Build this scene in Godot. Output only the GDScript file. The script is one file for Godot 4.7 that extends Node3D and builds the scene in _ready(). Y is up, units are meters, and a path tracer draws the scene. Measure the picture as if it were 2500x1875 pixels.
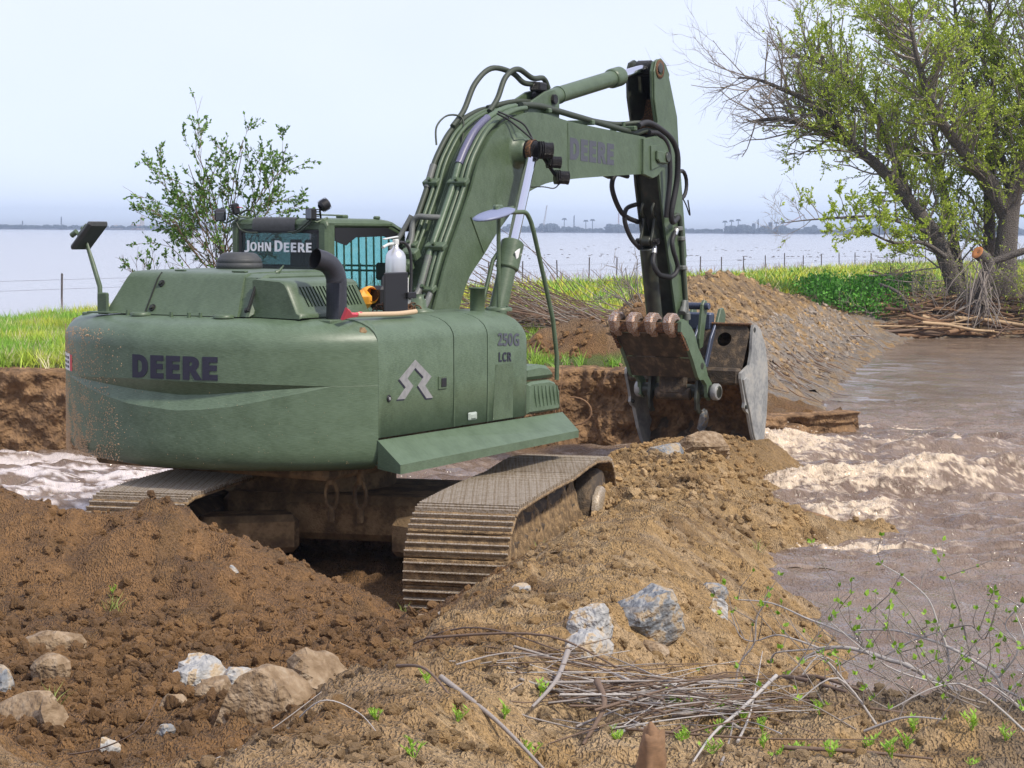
extends Node3D
# Green excavator cutting a levee beside a flooded river.
# X to the right, Y up (river level = 0), -Z away from the camera; D = -Z.

const CAM_H := 2.65
var M := {}
var taken := {}
var rng := RandomNumberGenerator.new()
var n_big := FastNoiseLite.new()
var n_mid := FastNoiseLite.new()
var n_fine := FastNoiseLite.new()
var n_cell := FastNoiseLite.new()
var n_tiny := FastNoiseLite.new()
var EX: Node3D

func _ready():
	rng.seed = 4711
	setup_noise()
	var cam := Camera3D.new()
	cam.name = "camera"
	cam.fov = 21.24
	cam.near = 0.1
	cam.far = 9000.0
	cam.position = Vector3(0, CAM_H, 0)
	cam.rotation_degrees = Vector3(-4.289, 0, 0.34)
	add_child(cam)
	cam.current = true
	var we := WorldEnvironment.new()
	we.name = "environment"
	var env := Environment.new()
	env.background_mode = Environment.BG_SKY
	var sky := Sky.new()
	var sm := ProceduralSkyMaterial.new()
	sm.sky_top_color = Color(0.745, 0.762, 0.862)
	sm.sky_horizon_color = Color(0.835, 0.88, 0.955)
	sm.sky_curve = 0.15
	sm.ground_bottom_color = Color(0.35, 0.3, 0.25)
	sm.ground_horizon_color = Color(0.8, 0.87, 0.96)
	sm.ground_curve = 0.05
	sm.sun_angle_max = 1.0
	# thin broken overcast
	var cn := FastNoiseLite.new()
	cn.seed = 21
	cn.noise_type = FastNoiseLite.TYPE_SIMPLEX
	cn.frequency = 0.9
	cn.fractal_octaves = 5
	var cov := Image.create(768, 384, false, Image.FORMAT_RGBA8)
	for cy in 192:
		for cx in 768:
			var az := TAU * cx / 768.0
			var elv := PI * (0.5 - (cy + 0.5) / 384.0)
			var dv := Vector3(cos(elv) * cos(az), sin(elv), cos(elv) * sin(az))
			var q := dv / (dv.y + 0.22)
			var v := clampf(cn.get_noise_3d(q.x, 0.5, q.z * 1.4) * 0.9 + 0.35, 0.0, 1.0)
			cov.set_pixel(cx, cy, Color(0.36, 0.33, 0.33, v))
	sm.sky_cover = ImageTexture.create_from_image(cov)
	sm.sky_cover_modulate = Color(1, 1, 1, 0.32)
	sky.sky_material = sm
	env.sky = sky
	env.tonemap_mode = Environment.TONE_MAPPER_LINEAR
	env.tonemap_exposure = 1.42
	env.fog_enabled = true
	env.fog_density = 0.00028
	env.fog_light_color = Color(0.8, 0.88, 0.99)
	env.sdfgi_enabled = true
	env.ssao_enabled = true
	env.ssil_enabled = true
	we.environment = env
	add_child(we)
	var sun := DirectionalLight3D.new()
	sun.name = "sun"
	sun.light_energy = 0.9
	sun.light_angular_distance = 5.0
	sun.light_color = Color(1.0, 0.965, 0.91)
	sun.shadow_enabled = true
	sun.rotation_degrees = Vector3(-48, 52, 0)
	add_child(sun)
	make_materials()
	print("materials")
	build_terrain()
	print("terrain")
	build_water()
	print("water")
	build_excavator()
	print("excavator")
	build_gear()
	build_rocks()
	build_clods()
	print("rocks")
	build_grass()
	print("grass")
	build_trees()
	print("trees")
	build_brush()
	print("brush")
	build_far()
	print("done")

# ------------------------------------------------------------------ helpers
func setup_noise():
	var a = [[n_big, 1, 0.55, 3], [n_mid, 2, 1.7, 3], [n_fine, 3, 7.0, 3], [n_tiny, 5, 21.0, 2]]
	for q in a:
		q[0].seed = q[1]
		q[0].noise_type = FastNoiseLite.TYPE_SIMPLEX
		q[0].frequency = q[2]
		q[0].fractal_octaves = q[3]
	n_cell.seed = 9
	n_cell.noise_type = FastNoiseLite.TYPE_CELLULAR
	n_cell.frequency = 9.0
	n_cell.fractal_type = FastNoiseLite.FRACTAL_NONE
	n_cell.cellular_return_type = FastNoiseLite.RETURN_DISTANCE

func numbered(called: String) -> String:
	var n: int = taken.get(called, -1) + 1
	taken[called] = n
	return called if n == 0 else "%s_%03d" % [called, n]

func tag(o: Node, label: String, category: String, group := "", kind := ""):
	if label: o.set_meta("label", label)
	if category: o.set_meta("category", category)
	if group: o.set_meta("group", group)
	if kind: o.set_meta("kind", kind)

func thing(called: String, label: String, category: String, xf := Transform3D.IDENTITY, group := "") -> Node3D:
	var o := Node3D.new()
	o.name = numbered(called)
	add_child(o)
	o.transform = xf
	tag(o, label, category, group)
	return o

func S() -> SurfaceTool:
	var s := SurfaceTool.new()
	s.begin(Mesh.PRIMITIVE_TRIANGLES)
	s.set_smooth_group(-1)
	return s

func mesh_of(s: SurfaceTool, m = null) -> ArrayMesh:
	s.generate_normals()
	if m: s.set_material(m)
	return s.commit()

func inst(called: String, mesh: Mesh, m, parent: Node) -> MeshInstance3D:
	var o := MeshInstance3D.new()
	o.mesh = mesh
	if m: o.material_override = m
	o.name = numbered(called) if parent == self else called
	parent.add_child(o, true)
	return o

func part(parent: Node, called: String, s: SurfaceTool, m) -> MeshInstance3D:
	return inst(called, mesh_of(s), m, parent)

func V(r: float, y: float, f: float) -> Vector3:
	return Vector3(r, y, -f)

func tri(s: SurfaceTool, a: Vector3, b: Vector3, c: Vector3):
	s.add_vertex(a); s.add_vertex(b); s.add_vertex(c)

func quad(s: SurfaceTool, a: Vector3, b: Vector3, c: Vector3, d: Vector3):
	s.add_vertex(a); s.add_vertex(b); s.add_vertex(c)
	s.add_vertex(a); s.add_vertex(c); s.add_vertex(d)

# box with chamfered edges
func box(s: SurfaceTool, c: Vector3, size: Vector3, bv := 0.01, b := Basis.IDENTITY):
	var h := size * 0.5
	bv = min(bv, min(h.x, min(h.y, h.z)) * 0.9)
	s.set_smooth_group(-1)
	var i := h - Vector3.ONE * bv
	for ax in 3:
		var u := (ax + 1) % 3
		var w := (ax + 2) % 3
		for sg in [-1.0, 1.0]:
			var q := []
			for k in [[-1, -1], [1, -1], [1, 1], [-1, 1]]:
				var p := Vector3.ZERO
				p[ax] = sg * h[ax]
				p[u] = k[0] * i[u]
				p[w] = k[1] * i[w]
				q.append(c + b * p)
			if sg > 0: q.reverse()
			quad(s, q[0], q[1], q[2], q[3])
		for s1 in [-1.0, 1.0]:
			for s2 in [-1.0, 1.0]:
				var pts := []
				for e in [-1.0, 1.0]:
					var p1 := Vector3.ZERO
					p1[ax] = e * i[ax]; p1[u] = s1 * h[u]; p1[w] = s2 * i[w]
					var p2 := Vector3.ZERO
					p2[ax] = e * i[ax]; p2[u] = s1 * i[u]; p2[w] = s2 * h[w]
					pts.append(c + b * p1)
					pts.append(c + b * p2)
				if s1 * s2 > 0: quad(s, pts[0], pts[1], pts[3], pts[2])
				else: quad(s, pts[1], pts[0], pts[2], pts[3])
	for sx in [-1.0, 1.0]:
		for sy in [-1.0, 1.0]:
			for sz in [-1.0, 1.0]:
				var a := c + b * Vector3(sx * h.x, sy * i.y, sz * i.z)
				var d := c + b * Vector3(sx * i.x, sy * h.y, sz * i.z)
				var e := c + b * Vector3(sx * i.x, sy * i.y, sz * h.z)
				if sx * sy * sz > 0: tri(s, a, e, d)
				else: tri(s, a, d, e)

# swept tube along points
func tube(s: SurfaceTool, pts: Array, rad, sides := 8, caps := true):
	var n := pts.size()
	if n < 2: return
	var t: Vector3 = (pts[1] - pts[0]).normalized()
	var ref := Vector3.UP if abs(t.y) < 0.9 else Vector3.RIGHT
	var u: Vector3 = t.cross(ref).normalized()
	var rings := []
	for i in n:
		var tn: Vector3
		if i == 0: tn = (pts[1] - pts[0]).normalized()
		elif i == n - 1: tn = (pts[n - 1] - pts[n - 2]).normalized()
		else: tn = (pts[i + 1] - pts[i - 1]).normalized()
		if tn.length_squared() < 0.5: tn = t
		u = (u - tn * u.dot(tn))
		if u.length_squared() < 1e-8: u = tn.cross(Vector3(0.3, 0.5, 0.81))
		u = u.normalized()
		var w := tn.cross(u)
		var r: float = rad[i] if rad is Array else rad
		var ring := PackedVector3Array()
		for k in sides:
			var a := TAU * k / sides
			ring.append(pts[i] + (u * cos(a) + w * sin(a)) * r)
		rings.append(ring)
		t = tn
	s.set_smooth_group(0)
	for i in n - 1:
		var A: PackedVector3Array = rings[i]
		var B: PackedVector3Array = rings[i + 1]
		for k in sides:
			var k2 := (k + 1) % sides
			quad(s, A[k], B[k], B[k2], A[k2])
	s.set_smooth_group(-1)
	if caps:
		for k in range(1, sides - 1):
			tri(s, rings[0][0], rings[0][k], rings[0][k + 1])
			tri(s, rings[n - 1][0], rings[n - 1][k + 1], rings[n - 1][k])

func cyl(s: SurfaceTool, a: Vector3, b: Vector3, r: float, sides := 16, bev := 0.0):
	if bev <= 0.0:
		tube(s, [a, b], r, sides)
	else:
		var d := (b - a).normalized() * bev
		tube(s, [a, a + d, a + d * 1.01, b - d * 1.01, b - d, b], [r - bev, r, r, r, r, r - bev], sides)

# Catmull-Rom
func spl(p: Array, n := 6) -> Array:
	var out := []
	for i in p.size() - 1:
		var a: Vector3 = p[max(i - 1, 0)]
		var b: Vector3 = p[i]
		var c: Vector3 = p[i + 1]
		var d: Vector3 = p[min(i + 2, p.size() - 1)]
		for k in n:
			out.append(b.cubic_interpolate(c, a, d, float(k) / n))
	out.append(p[p.size() - 1])
	return out

# extrude an (f, y) outline between two r values, small chamfer
func prism(s: SurfaceTool, poly: Array, r0: float, r1: float, bv := 0.006):
	var pv := PackedVector2Array()
	for p in poly: pv.append(Vector2(p[0], p[1]))
	if Geometry2D.is_polygon_clockwise(pv): pv.reverse()
	var inn := pv
	if bv > 0.0:
		var o := Geometry2D.offset_polygon(pv, -bv, Geometry2D.JOIN_MITER)
		if o.size() == 1 and o[0].size() == pv.size():
			# align start
			var bi := 0
			var bd := 1e9
			for i in pv.size():
				var d2: float = o[0][i].distance_squared_to(pv[0])
				if d2 < bd: bd = d2; bi = i
			inn = PackedVector2Array()
			for i in pv.size(): inn.append(o[0][(bi + i) % pv.size()])
		else: bv = 0.0
	var n := pv.size()
	s.set_smooth_group(-1)
	var t := Geometry2D.triangulate_polygon(inn)
	for i in range(0, t.size(), 3):
		var a := inn[t[i]]
		var b := inn[t[i + 1]]
		var c := inn[t[i + 2]]
		tri(s, V(r1, a.y, a.x), V(r1, b.y, b.x), V(r1, c.y, c.x))
		tri(s, V(r0, a.y, a.x), V(r0, c.y, c.x), V(r0, b.y, b.x))
	for i in n:
		var j := (i + 1) % n
		var a := pv[i]
		var b := pv[j]
		quad(s, V(r0 + bv, a.y, a.x), V(r1 - bv, a.y, a.x), V(r1 - bv, b.y, b.x), V(r0 + bv, b.y, b.x))
		if bv > 0.0:
			quad(s, V(r1 - bv, a.y, a.x), V(r1, inn[i].y, inn[i].x), V(r1, inn[j].y, inn[j].x), V(r1 - bv, b.y, b.x))
			quad(s, V(r0 + bv, b.y, b.x), V(r0, inn[j].y, inn[j].x), V(r0, inn[i].y, inn[i].x), V(r0 + bv, a.y, a.x))

# grid of points rows[i][j]; groups: smooth group per row band (optional)
func grid(s: SurfaceTool, rows: Array, bands := []):
	for i in rows.size() - 1:
		s.set_smooth_group(bands[i] if bands.size() > i else 0)
		var a: Array = rows[i]
		var b: Array = rows[i + 1]
		for j in a.size() - 1:
			quad(s, a[j], b[j], b[j + 1], a[j + 1])
	s.set_smooth_group(-1)

func lathe(s: SurfaceTool, prof: Array, at: Vector3, axis := Vector3.UP, seg := 24):
	var pts := []
	var rad := []
	for p in prof:
		pts.append(at + axis * p[1])
		rad.append(max(p[0], 0.0005))
	var u := axis.cross(Vector3(0.31, 0.2, 0.93) if abs(axis.z) < 0.9 else Vector3.RIGHT).normalized()
	var w := axis.cross(u)
	s.set_smooth_group(0)
	for i in pts.size() - 1:
		for k in seg:
			var a0 := TAU * k / seg
			var a1 := TAU * (k + 1) / seg
			var d0 := u * cos(a0) + w * sin(a0)
			var d1 := u * cos(a1) + w * sin(a1)
			quad(s, pts[i] + d0 * rad[i], pts[i + 1] + d0 * rad[i + 1], pts[i + 1] + d1 * rad[i + 1], pts[i] + d1 * rad[i])
	s.set_smooth_group(-1)

# lettering: map takes (u 0..1 along, v 0..1 up, depth) to a point
func letters(parent: Node, called: String, txt: String, map: Callable, m, bold := 0.3):
	var tm := TextMesh.new()
	var f := SystemFont.new()
	f.font_names = PackedStringArray(["Droid Sans"])
	f.font_weight = 700
	var fv := FontVariation.new()
	fv.base_font = f
	fv.variation_embolden = bold
	tm.font = fv
	tm.text = txt
	tm.font_size = 64
	tm.pixel_size = 0.01
	tm.depth = 0.02
	tm.curve_step = 1.0
	var ar := tm.get_mesh_arrays()
	var v: PackedVector3Array = ar[Mesh.ARRAY_VERTEX]
	var lo := Vector3(1e9, 1e9, 1e9)
	var hi := -lo
	for p in v:
		lo = lo.min(p); hi = hi.max(p)
	var s := S()
	var ix = ar[Mesh.ARRAY_INDEX]
	var cnt: int = ix.size() if ix != null and ix.size() else v.size()
	for i in cnt:
		var p: Vector3 = v[ix[i]] if ix != null and ix.size() else v[i]
		s.add_vertex(map.call((p.x - lo.x) / (hi.x - lo.x), (p.y - lo.y) / (hi.y - lo.y), (p.z - lo.z) / (hi.z - lo.z)))
	return part(parent, called, s, m)

func lin(r: float, g: float, b: float) -> Color:
	return Color(r, g, b).linear_to_srgb()

func noise_img(size: int, sd: int, freq: float, oct := 4, type := FastNoiseLite.TYPE_SIMPLEX, ret := 0) -> Image:
	var n := FastNoiseLite.new()
	n.seed = sd
	n.noise_type = type
	n.frequency = freq
	n.fractal_octaves = oct
	if type == FastNoiseLite.TYPE_CELLULAR:
		n.cellular_return_type = FastNoiseLite.RETURN_DISTANCE if ret == 0 else ret
		n.fractal_type = FastNoiseLite.FRACTAL_NONE if oct <= 1 else FastNoiseLite.FRACTAL_FBM
	var im := n.get_seamless_image(size, size)
	im.convert(Image.FORMAT_L8)
	return im

# colour ramp texture from a list of grey images mixed: stops [[t, linear Color], ...]
func ramp_tex(im: Image, stops: Array, im2: Image = null, w2 := 0.0) -> ImageTexture:
	var d := im.get_data()
	var d2 := im2.get_data() if im2 else PackedByteArray()
	var lut := PackedByteArray()
	for i in 256:
		var t := i / 255.0
		var c: Color = stops[0][1]
		for k in stops.size() - 1:
			if t >= stops[k][0]:
				var u: float = clamp((t - stops[k][0]) / (stops[k + 1][0] - stops[k][0]), 0.0, 1.0)
				c = stops[k][1].lerp(stops[k + 1][1], u)
		c = c.linear_to_srgb()
		lut.append(int(clamp(c.r * 255.0, 0, 255))); lut.append(int(clamp(c.g * 255.0, 0, 255))); lut.append(int(clamp(c.b * 255.0, 0, 255)))
	var out := PackedByteArray()
	out.resize(d.size() * 3)
	for i in d.size():
		var q: int = d[i]
		if im2: q = int(clamp(q * (1.0 - w2) + d2[i] * w2, 0, 255))
		out[i * 3] = lut[q * 3]
		out[i * 3 + 1] = lut[q * 3 + 1]
		out[i * 3 + 2] = lut[q * 3 + 2]
	var img := Image.create_from_data(im.get_width(), im.get_height(), false, Image.FORMAT_RGB8, out)
	return ImageTexture.create_from_image(img)

func mix_img(a: Image, b: Image, w: float) -> Image:
	var da := a.get_data()
	var db := b.get_data()
	for i in da.size():
		da[i] = int(clamp(da[i] * (1.0 - w) + db[i] * w, 0, 255))
	return Image.create_from_data(a.get_width(), a.get_height(), false, Image.FORMAT_L8, da)

func mk(called: String, col: Color, rough: float, metal := 0.0, tex = null, size := 1.0, bump = null, bscale := 0.0, world := false) -> StandardMaterial3D:
	var m := StandardMaterial3D.new()
	m.albedo_color = col
	m.roughness = rough
	m.metallic = metal
	if tex or bump:
		m.uv1_triplanar = true
		m.uv1_world_triplanar = world
		m.uv1_scale = Vector3.ONE / size
		m.uv1_triplanar_sharpness = 4.0
	if tex: m.albedo_texture = tex
	if bump:
		m.heightmap_enabled = true
		m.heightmap_texture = bump
		m.heightmap_scale = bscale
	M[called] = m
	return m

func grey(g: float) -> Color: return Color(g, g, g)

func make_materials():
	var white := Color(1, 1, 1)
	var simp := noise_img(512, 11, 0.012, 5)
	var simp2 := noise_img(512, 12, 0.035, 4)
	var cell := noise_img(512, 13, 0.05, 2, FastNoiseLite.TYPE_CELLULAR)
	var cell2 := noise_img(512, 14, 0.11, 1, FastNoiseLite.TYPE_CELLULAR)
	var big := noise_img(512, 15, 0.006, 4)
	var fine := noise_img(512, 16, 0.09, 3)
	# streaky scratches: stretched noise
	var sc := noise_img(512, 17, 0.05, 3)
	sc.resize(1024, 64)
	var scr := Image.create(512, 512, false, Image.FORMAT_L8)
	for k in 8:
		scr.blit_rect(sc, Rect2i((k * 37) % 400, 0, 512, 64), Vector2i(0, k * 64))
	var soil_h := mix_img(mix_img(cell, cell2, 0.35), fine, 0.45)
	var soil_bump := ImageTexture.create_from_image(soil_h)
	var soil_tex := ramp_tex(simp2, [[0.0, grey(0.28)], [0.3, grey(0.55)], [0.55, grey(0.85)], [0.75, white], [1.0, white]], soil_h, 0.6)
	var s := mk("soil", white, 0.95, 0.0, soil_tex, 0.8, soil_bump, 6.0, true)
	s.vertex_color_use_as_albedo = true
	s = mk("clod", white, 0.95, 0.0, soil_tex, 0.25, soil_bump, 0.8, false)
	s.vertex_color_use_as_albedo = true
	var bank_tex := ramp_tex(mix_img(simp, cell, 0.4), [[0.0, Color(0.055, 0.031, 0.016)], [0.4, Color(0.15, 0.087, 0.043)], [0.62, Color(0.25, 0.148, 0.072)], [1.0, Color(0.4, 0.25, 0.13)]])
	mk("bank", white, 0.95, 0.0, bank_tex, 1.7, ImageTexture.create_from_image(mix_img(cell, simp2, 0.5)), 5.0, true)
	# paint
	var paint_mix := mix_img(mix_img(big, simp, 0.3), scr, 0.62)
	var paint_tex := ramp_tex(paint_mix, [[0.0, Color(0.5, 0.53, 0.47)], [0.36, Color(0.68, 0.71, 0.66)], [0.47, Color(0.8, 0.82, 0.78)], [0.56, Color(0.92, 0.93, 0.9)], [0.62, Color(1.0, 1.0, 1.0)], [1.0, Color(1.0, 1.0, 1.0)]])
	var pb := ImageTexture.create_from_image(mix_img(big, simp2, 0.25))
	mk("paint_faded", lin(0.118, 0.17, 0.106), 0.42, 0.0, paint_tex, 0.95, pb, 0.25)
	mk("paint", lin(0.096, 0.138, 0.08), 0.42, 0.0, paint_tex, 0.85, pb, 0.25)
	for k in ["paint_faded", "paint"]:
		M[k].metallic_specular = 0.5
	mk("cap_paint", lin(0.06, 0.062, 0.065), 0.6, 0.0, paint_tex, 0.5)
	mk("decal_dark", lin(0.022, 0.022, 0.042), 0.6, 0.0, ramp_tex(scr, [[0.0, grey(0.8)], [0.62, white], [0.68, grey(2.0)], [1.0, grey(2.5)]]), 0.8)
	mk("decal_faded", lin(0.09, 0.098, 0.125), 0.65, 0.0, ramp_tex(simp2, [[0.0, grey(0.7)], [1.0, white]]), 0.6)
	mk("decal_white", lin(0.8, 0.8, 0.82), 0.5)
	mk("emblem", lin(0.3, 0.3, 0.3), 0.4, 0.0, ramp_tex(simp, [[0.0, grey(0.7)], [1.0, white]]), 0.5)
	mk("seam", lin(0.012, 0.014, 0.012), 0.8)
	mk("black", lin(0.014, 0.014, 0.016), 0.5, 0.0, ramp_tex(fine, [[0.0, grey(0.6)], [0.7, white], [1.0, grey(1.0)]]), 0.4)
	mk("soot", lin(0.012, 0.012, 0.012), 0.9)
	mk("rubber", lin(0.022, 0.022, 0.024), 0.6, 0.0, null, 1.0)
	mk("hose", lin(0.055, 0.07, 0.047), 0.55, 0.0, ramp_tex(simp2, [[0.0, grey(0.6)], [1.0, white]]), 0.3)
	mk("hose_grey", lin(0.17, 0.18, 0.165), 0.5, 0.0, ramp_tex(simp2, [[0.0, grey(0.55)], [1.0, white]]), 0.3)
	mk("hose_blue", lin(0.17, 0.17, 0.27), 0.4, 0.0, ramp_tex(simp2, [[0.0, grey(0.5)], [1.0, white]]), 0.3)
	mk("stack", lin(0.045, 0.047, 0.058), 0.45, 0.2, ramp_tex(simp2, [[0.0, grey(0.7)], [1.0, white]]), 0.4)
	mk("chrome", lin(0.72, 0.73, 0.78), 0.12, 1.0)
	mk("silver", lin(0.74, 0.74, 0.72), 0.3, 0.85)
	mk("rust", white, 0.8, 0.1, ramp_tex(simp2, [[0.0, Color(0.03, 0.022, 0.016)], [0.45, Color(0.09, 0.05, 0.028)], [0.7, Color(0.25, 0.11, 0.04)], [1.0, Color(0.4, 0.33, 0.26)]], cell, 0.3), 0.5)
	mk("grease", lin(0.014, 0.012, 0.012), 0.3, 0.0, ramp_tex(cell2, [[0.0, grey(0.5)], [1.0, white]]), 0.2, ImageTexture.create_from_image(cell2), 1.0)
	mk("greasy_steel", white, 0.4, 0.2, ramp_tex(simp, [[0.0, Color(0.022, 0.022, 0.019)], [0.5, Color(0.04, 0.044, 0.034)], [0.7, Color(0.052, 0.06, 0.044)], [1.0, Color(0.085, 0.07, 0.05)]]), 1.4)
	mk("worn_steel", white, 0.55, 0.1, ramp_tex(mix_img(big, simp2, 0.4), [[0.0, Color(0.17, 0.175, 0.175)], [0.42, Color(0.27, 0.275, 0.265)], [0.58, Color(0.34, 0.34, 0.32)], [1.0, Color(0.45, 0.42, 0.36)]]), 1.3, pb, 0.4)
	mk("muddy_steel", white, 0.75, 0.0, ramp_tex(mix_img(simp, cell, 0.3), [[0.0, Color(0.035, 0.027, 0.02)], [0.45, Color(0.06, 0.044, 0.029)], [0.6, Color(0.085, 0.06, 0.038)], [0.72, Color(0.15, 0.105, 0.062)], [1.0, Color(0.19, 0.135, 0.08)]]), 1.1, soil_bump, 0.8)
	mk("tooth", white, 0.45, 0.4, ramp_tex(simp2, [[0.0, Color(0.3, 0.3, 0.31)], [0.35, Color(0.42, 0.4, 0.38)], [0.55, Color(0.33, 0.16, 0.07)], [0.8, Color(0.2, 0.1, 0.05)], [1.0, Color(0.4, 0.36, 0.32)]]), 0.35)
	mk("blue_steel", lin(0.09, 0.11, 0.17), 0.4, 0.3, ramp_tex(simp2, [[0.0, grey(0.5)], [0.6, grey(0.8)], [1.0, white]]), 0.4)
	mk("mud_plate", white, 0.85, 0.0, ramp_tex(mix_img(simp, cell, 0.4), [[0.0, Color(0.08, 0.052, 0.028)], [0.4, Color(0.16, 0.105, 0.053)], [0.6, Color(0.27, 0.178, 0.088)], [0.8, Color(0.36, 0.25, 0.13)], [1.0, Color(0.42, 0.3, 0.17)]]), 0.8, soil_bump, 1.5, true)
	mk("grouser", white, 0.5, 0.25, ramp_tex(mix_img(simp, fine, 0.4), [[0.0, Color(0.14, 0.1, 0.06)], [0.36, Color(0.24, 0.175, 0.105)], [0.5, Color(0.38, 0.32, 0.24)], [1.0, Color(0.56, 0.51, 0.45)]]), 0.16, null, 0.0, true)
	mk("under", white, 0.85, 0.0, ramp_tex(mix_img(big, cell, 0.3), [[0.0, Color(0.08, 0.052, 0.028)], [0.4, Color(0.16, 0.105, 0.053)], [0.6, Color(0.27, 0.178, 0.088)], [1.0, Color(0.4, 0.28, 0.15)]]), 0.9, soil_bump, 1.2)
	# glass
	var g := mk("glass_dark", lin(0.03, 0.045, 0.05), 0.04)
	g.transparency = BaseMaterial3D.TRANSPARENCY_ALPHA
	g.albedo_color.a = 0.62
	g = mk("glass_side", lin(0.03, 0.06, 0.06), 0.03)
	g.transparency = BaseMaterial3D.TRANSPARENCY_ALPHA
	g.albedo_color.a = 0.08
	g = mk("teal_sheen_glass", lin(0.36, 0.92, 0.88), 0.0)  # teal albedo carries the reflection tint of the panes
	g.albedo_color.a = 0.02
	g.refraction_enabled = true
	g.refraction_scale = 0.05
	mk("mirror_back", lin(0.2, 0.23, 0.35), 0.45)
	mk("lens", lin(0.16, 0.17, 0.19), 0.15, 0.4)
	mk("axe_red", lin(0.62, 0.07, 0.1), 0.45)
	mk("axe_wood", lin(0.62, 0.46, 0.29), 0.55, 0.0, ramp_tex(scr, [[0.0, grey(0.75)], [1.0, white]]), 0.5)
	mk("saw_orange", lin(0.82, 0.36, 0.03), 0.4)
	mk("wire_red", lin(0.4, 0.05, 0.05), 0.5)
	mk("label_white", lin(0.75, 0.75, 0.74), 0.5)
	mk("label_red", lin(0.6, 0.03, 0.04), 0.5)
	mk("label_orange", lin(0.75, 0.35, 0.06), 0.5)
	# rock
	var rk := mix_img(simp, cell, 0.35)
	mk("rock_grey", white, 0.85, 0.0, ramp_tex(rk, [[0.0, Color(0.17, 0.175, 0.18)], [0.4, Color(0.36, 0.36, 0.35)], [0.52, Color(0.48, 0.46, 0.42)], [0.6, Color(0.42, 0.31, 0.18)], [1.0, Color(0.52, 0.46, 0.37)]]), 0.8, ImageTexture.create_from_image(simp2), 1.2, true)
	mk("rock_blue", white, 0.8, 0.0, ramp_tex(rk, [[0.0, Color(0.09, 0.1, 0.115)], [0.4, Color(0.17, 0.185, 0.2)], [0.52, Color(0.33, 0.33, 0.32)], [0.6, Color(0.36, 0.27, 0.16)], [1.0, Color(0.45, 0.38, 0.29)]]), 0.8, ImageTexture.create_from_image(simp2), 1.2, true)
	mk("rock_tan", white, 0.9, 0.0, ramp_tex(rk, [[0.0, Color(0.12, 0.075, 0.04)], [0.4, Color(0.22, 0.15, 0.085)], [0.65, Color(0.34, 0.25, 0.16)], [1.0, Color(0.45, 0.38, 0.28)]]), 0.8, ImageTexture.create_from_image(simp2), 1.2, true)
	# plants
	var bark := ramp_tex(mix_img(scr, simp2, 0.5), [[0.0, Color(0.05, 0.042, 0.036)], [0.5, Color(0.16, 0.138, 0.12)], [1.0, Color(0.3, 0.27, 0.24)]])
	mk("bark", white, 0.9, 0.0, bark, 0.8, ImageTexture.create_from_image(mix_img(simp2, cell, 0.5)), 9.0)
	mk("twig", lin(0.24, 0.205, 0.175), 0.85)
	mk("twig_brown", lin(0.17, 0.105, 0.07), 0.85)
	mk("stick_grey", lin(0.36, 0.32, 0.29), 0.8, 0.0, ramp_tex(simp2, [[0.0, grey(0.6)], [1.0, white]]), 0.15)
	mk("stick_brown", lin(0.2, 0.135, 0.095), 0.85, 0.0, ramp_tex(simp2, [[0.0, grey(0.6)], [1.0, white]]), 0.15)
	mk("stick_pale", lin(0.5, 0.46, 0.42), 0.75, 0.0, ramp_tex(simp2, [[0.0, grey(0.65)], [1.0, white]]), 0.15)
	mk("drift", lin(0.33, 0.19, 0.1), 0.85, 0.0, ramp_tex(mix_img(simp2, scr, 0.5), [[0.0, grey(0.4)], [1.0, white]]), 0.6)
	mk("drift_pale", lin(0.6, 0.42, 0.24), 0.8, 0.0, ramp_tex(mix_img(simp2, scr, 0.5), [[0.0, grey(0.5)], [1.0, white]]), 0.6)
	mk("drift_dark", lin(0.14, 0.085, 0.055), 0.9, 0.0, ramp_tex(simp2, [[0.0, grey(0.5)], [1.0, white]]), 0.6)
	mk("cut_wood", lin(0.5, 0.2, 0.07), 0.8)
	for q in [["leaf_tree", 0.46, 0.56, 0.08], ["leaf_bush", 0.13, 0.24, 0.05], ["leaf_green", 0.1, 0.3, 0.03], ["leaf_fresh", 0.25, 0.42, 0.04], ["grass", 1.0, 1.0, 1.0]]:
		var lm := mk(q[0], lin(q[1], q[2], q[3]), 0.65)
		lm.backlight_enabled = true
		lm.backlight = lin(q[1] * 0.9, q[2] * 0.9, q[3] * 0.9) if q[0] != "grass" else Color(0.45, 0.5, 0.3)
		lm.vertex_color_use_as_albedo = true
		lm.cull_mode = BaseMaterial3D.CULL_DISABLED
	# water
	var wb := ImageTexture.create_from_image(mix_img(simp2, fine, 0.4))
	mk("river", white, 0.07, 0.0, null, 1.1, wb, 2.0, true).vertex_color_use_as_albedo = true
	mk("flood", lin(0.27, 0.21, 0.18), 0.1, 0.0, null, 9.0, wb, 0.6, true)
	mk("foam", white, 0.75).vertex_color_use_as_albedo = true
	# far
	mk("far_trees", lin(0.06, 0.08, 0.09), 0.95)
	mk("far_dark", lin(0.05, 0.06, 0.08), 0.9)
	mk("far_pale", lin(0.5, 0.46, 0.42), 0.9)
	mk("far_red", lin(0.45, 0.3, 0.27), 0.9)
	mk("post", lin(0.1, 0.09, 0.085), 0.9)

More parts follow.
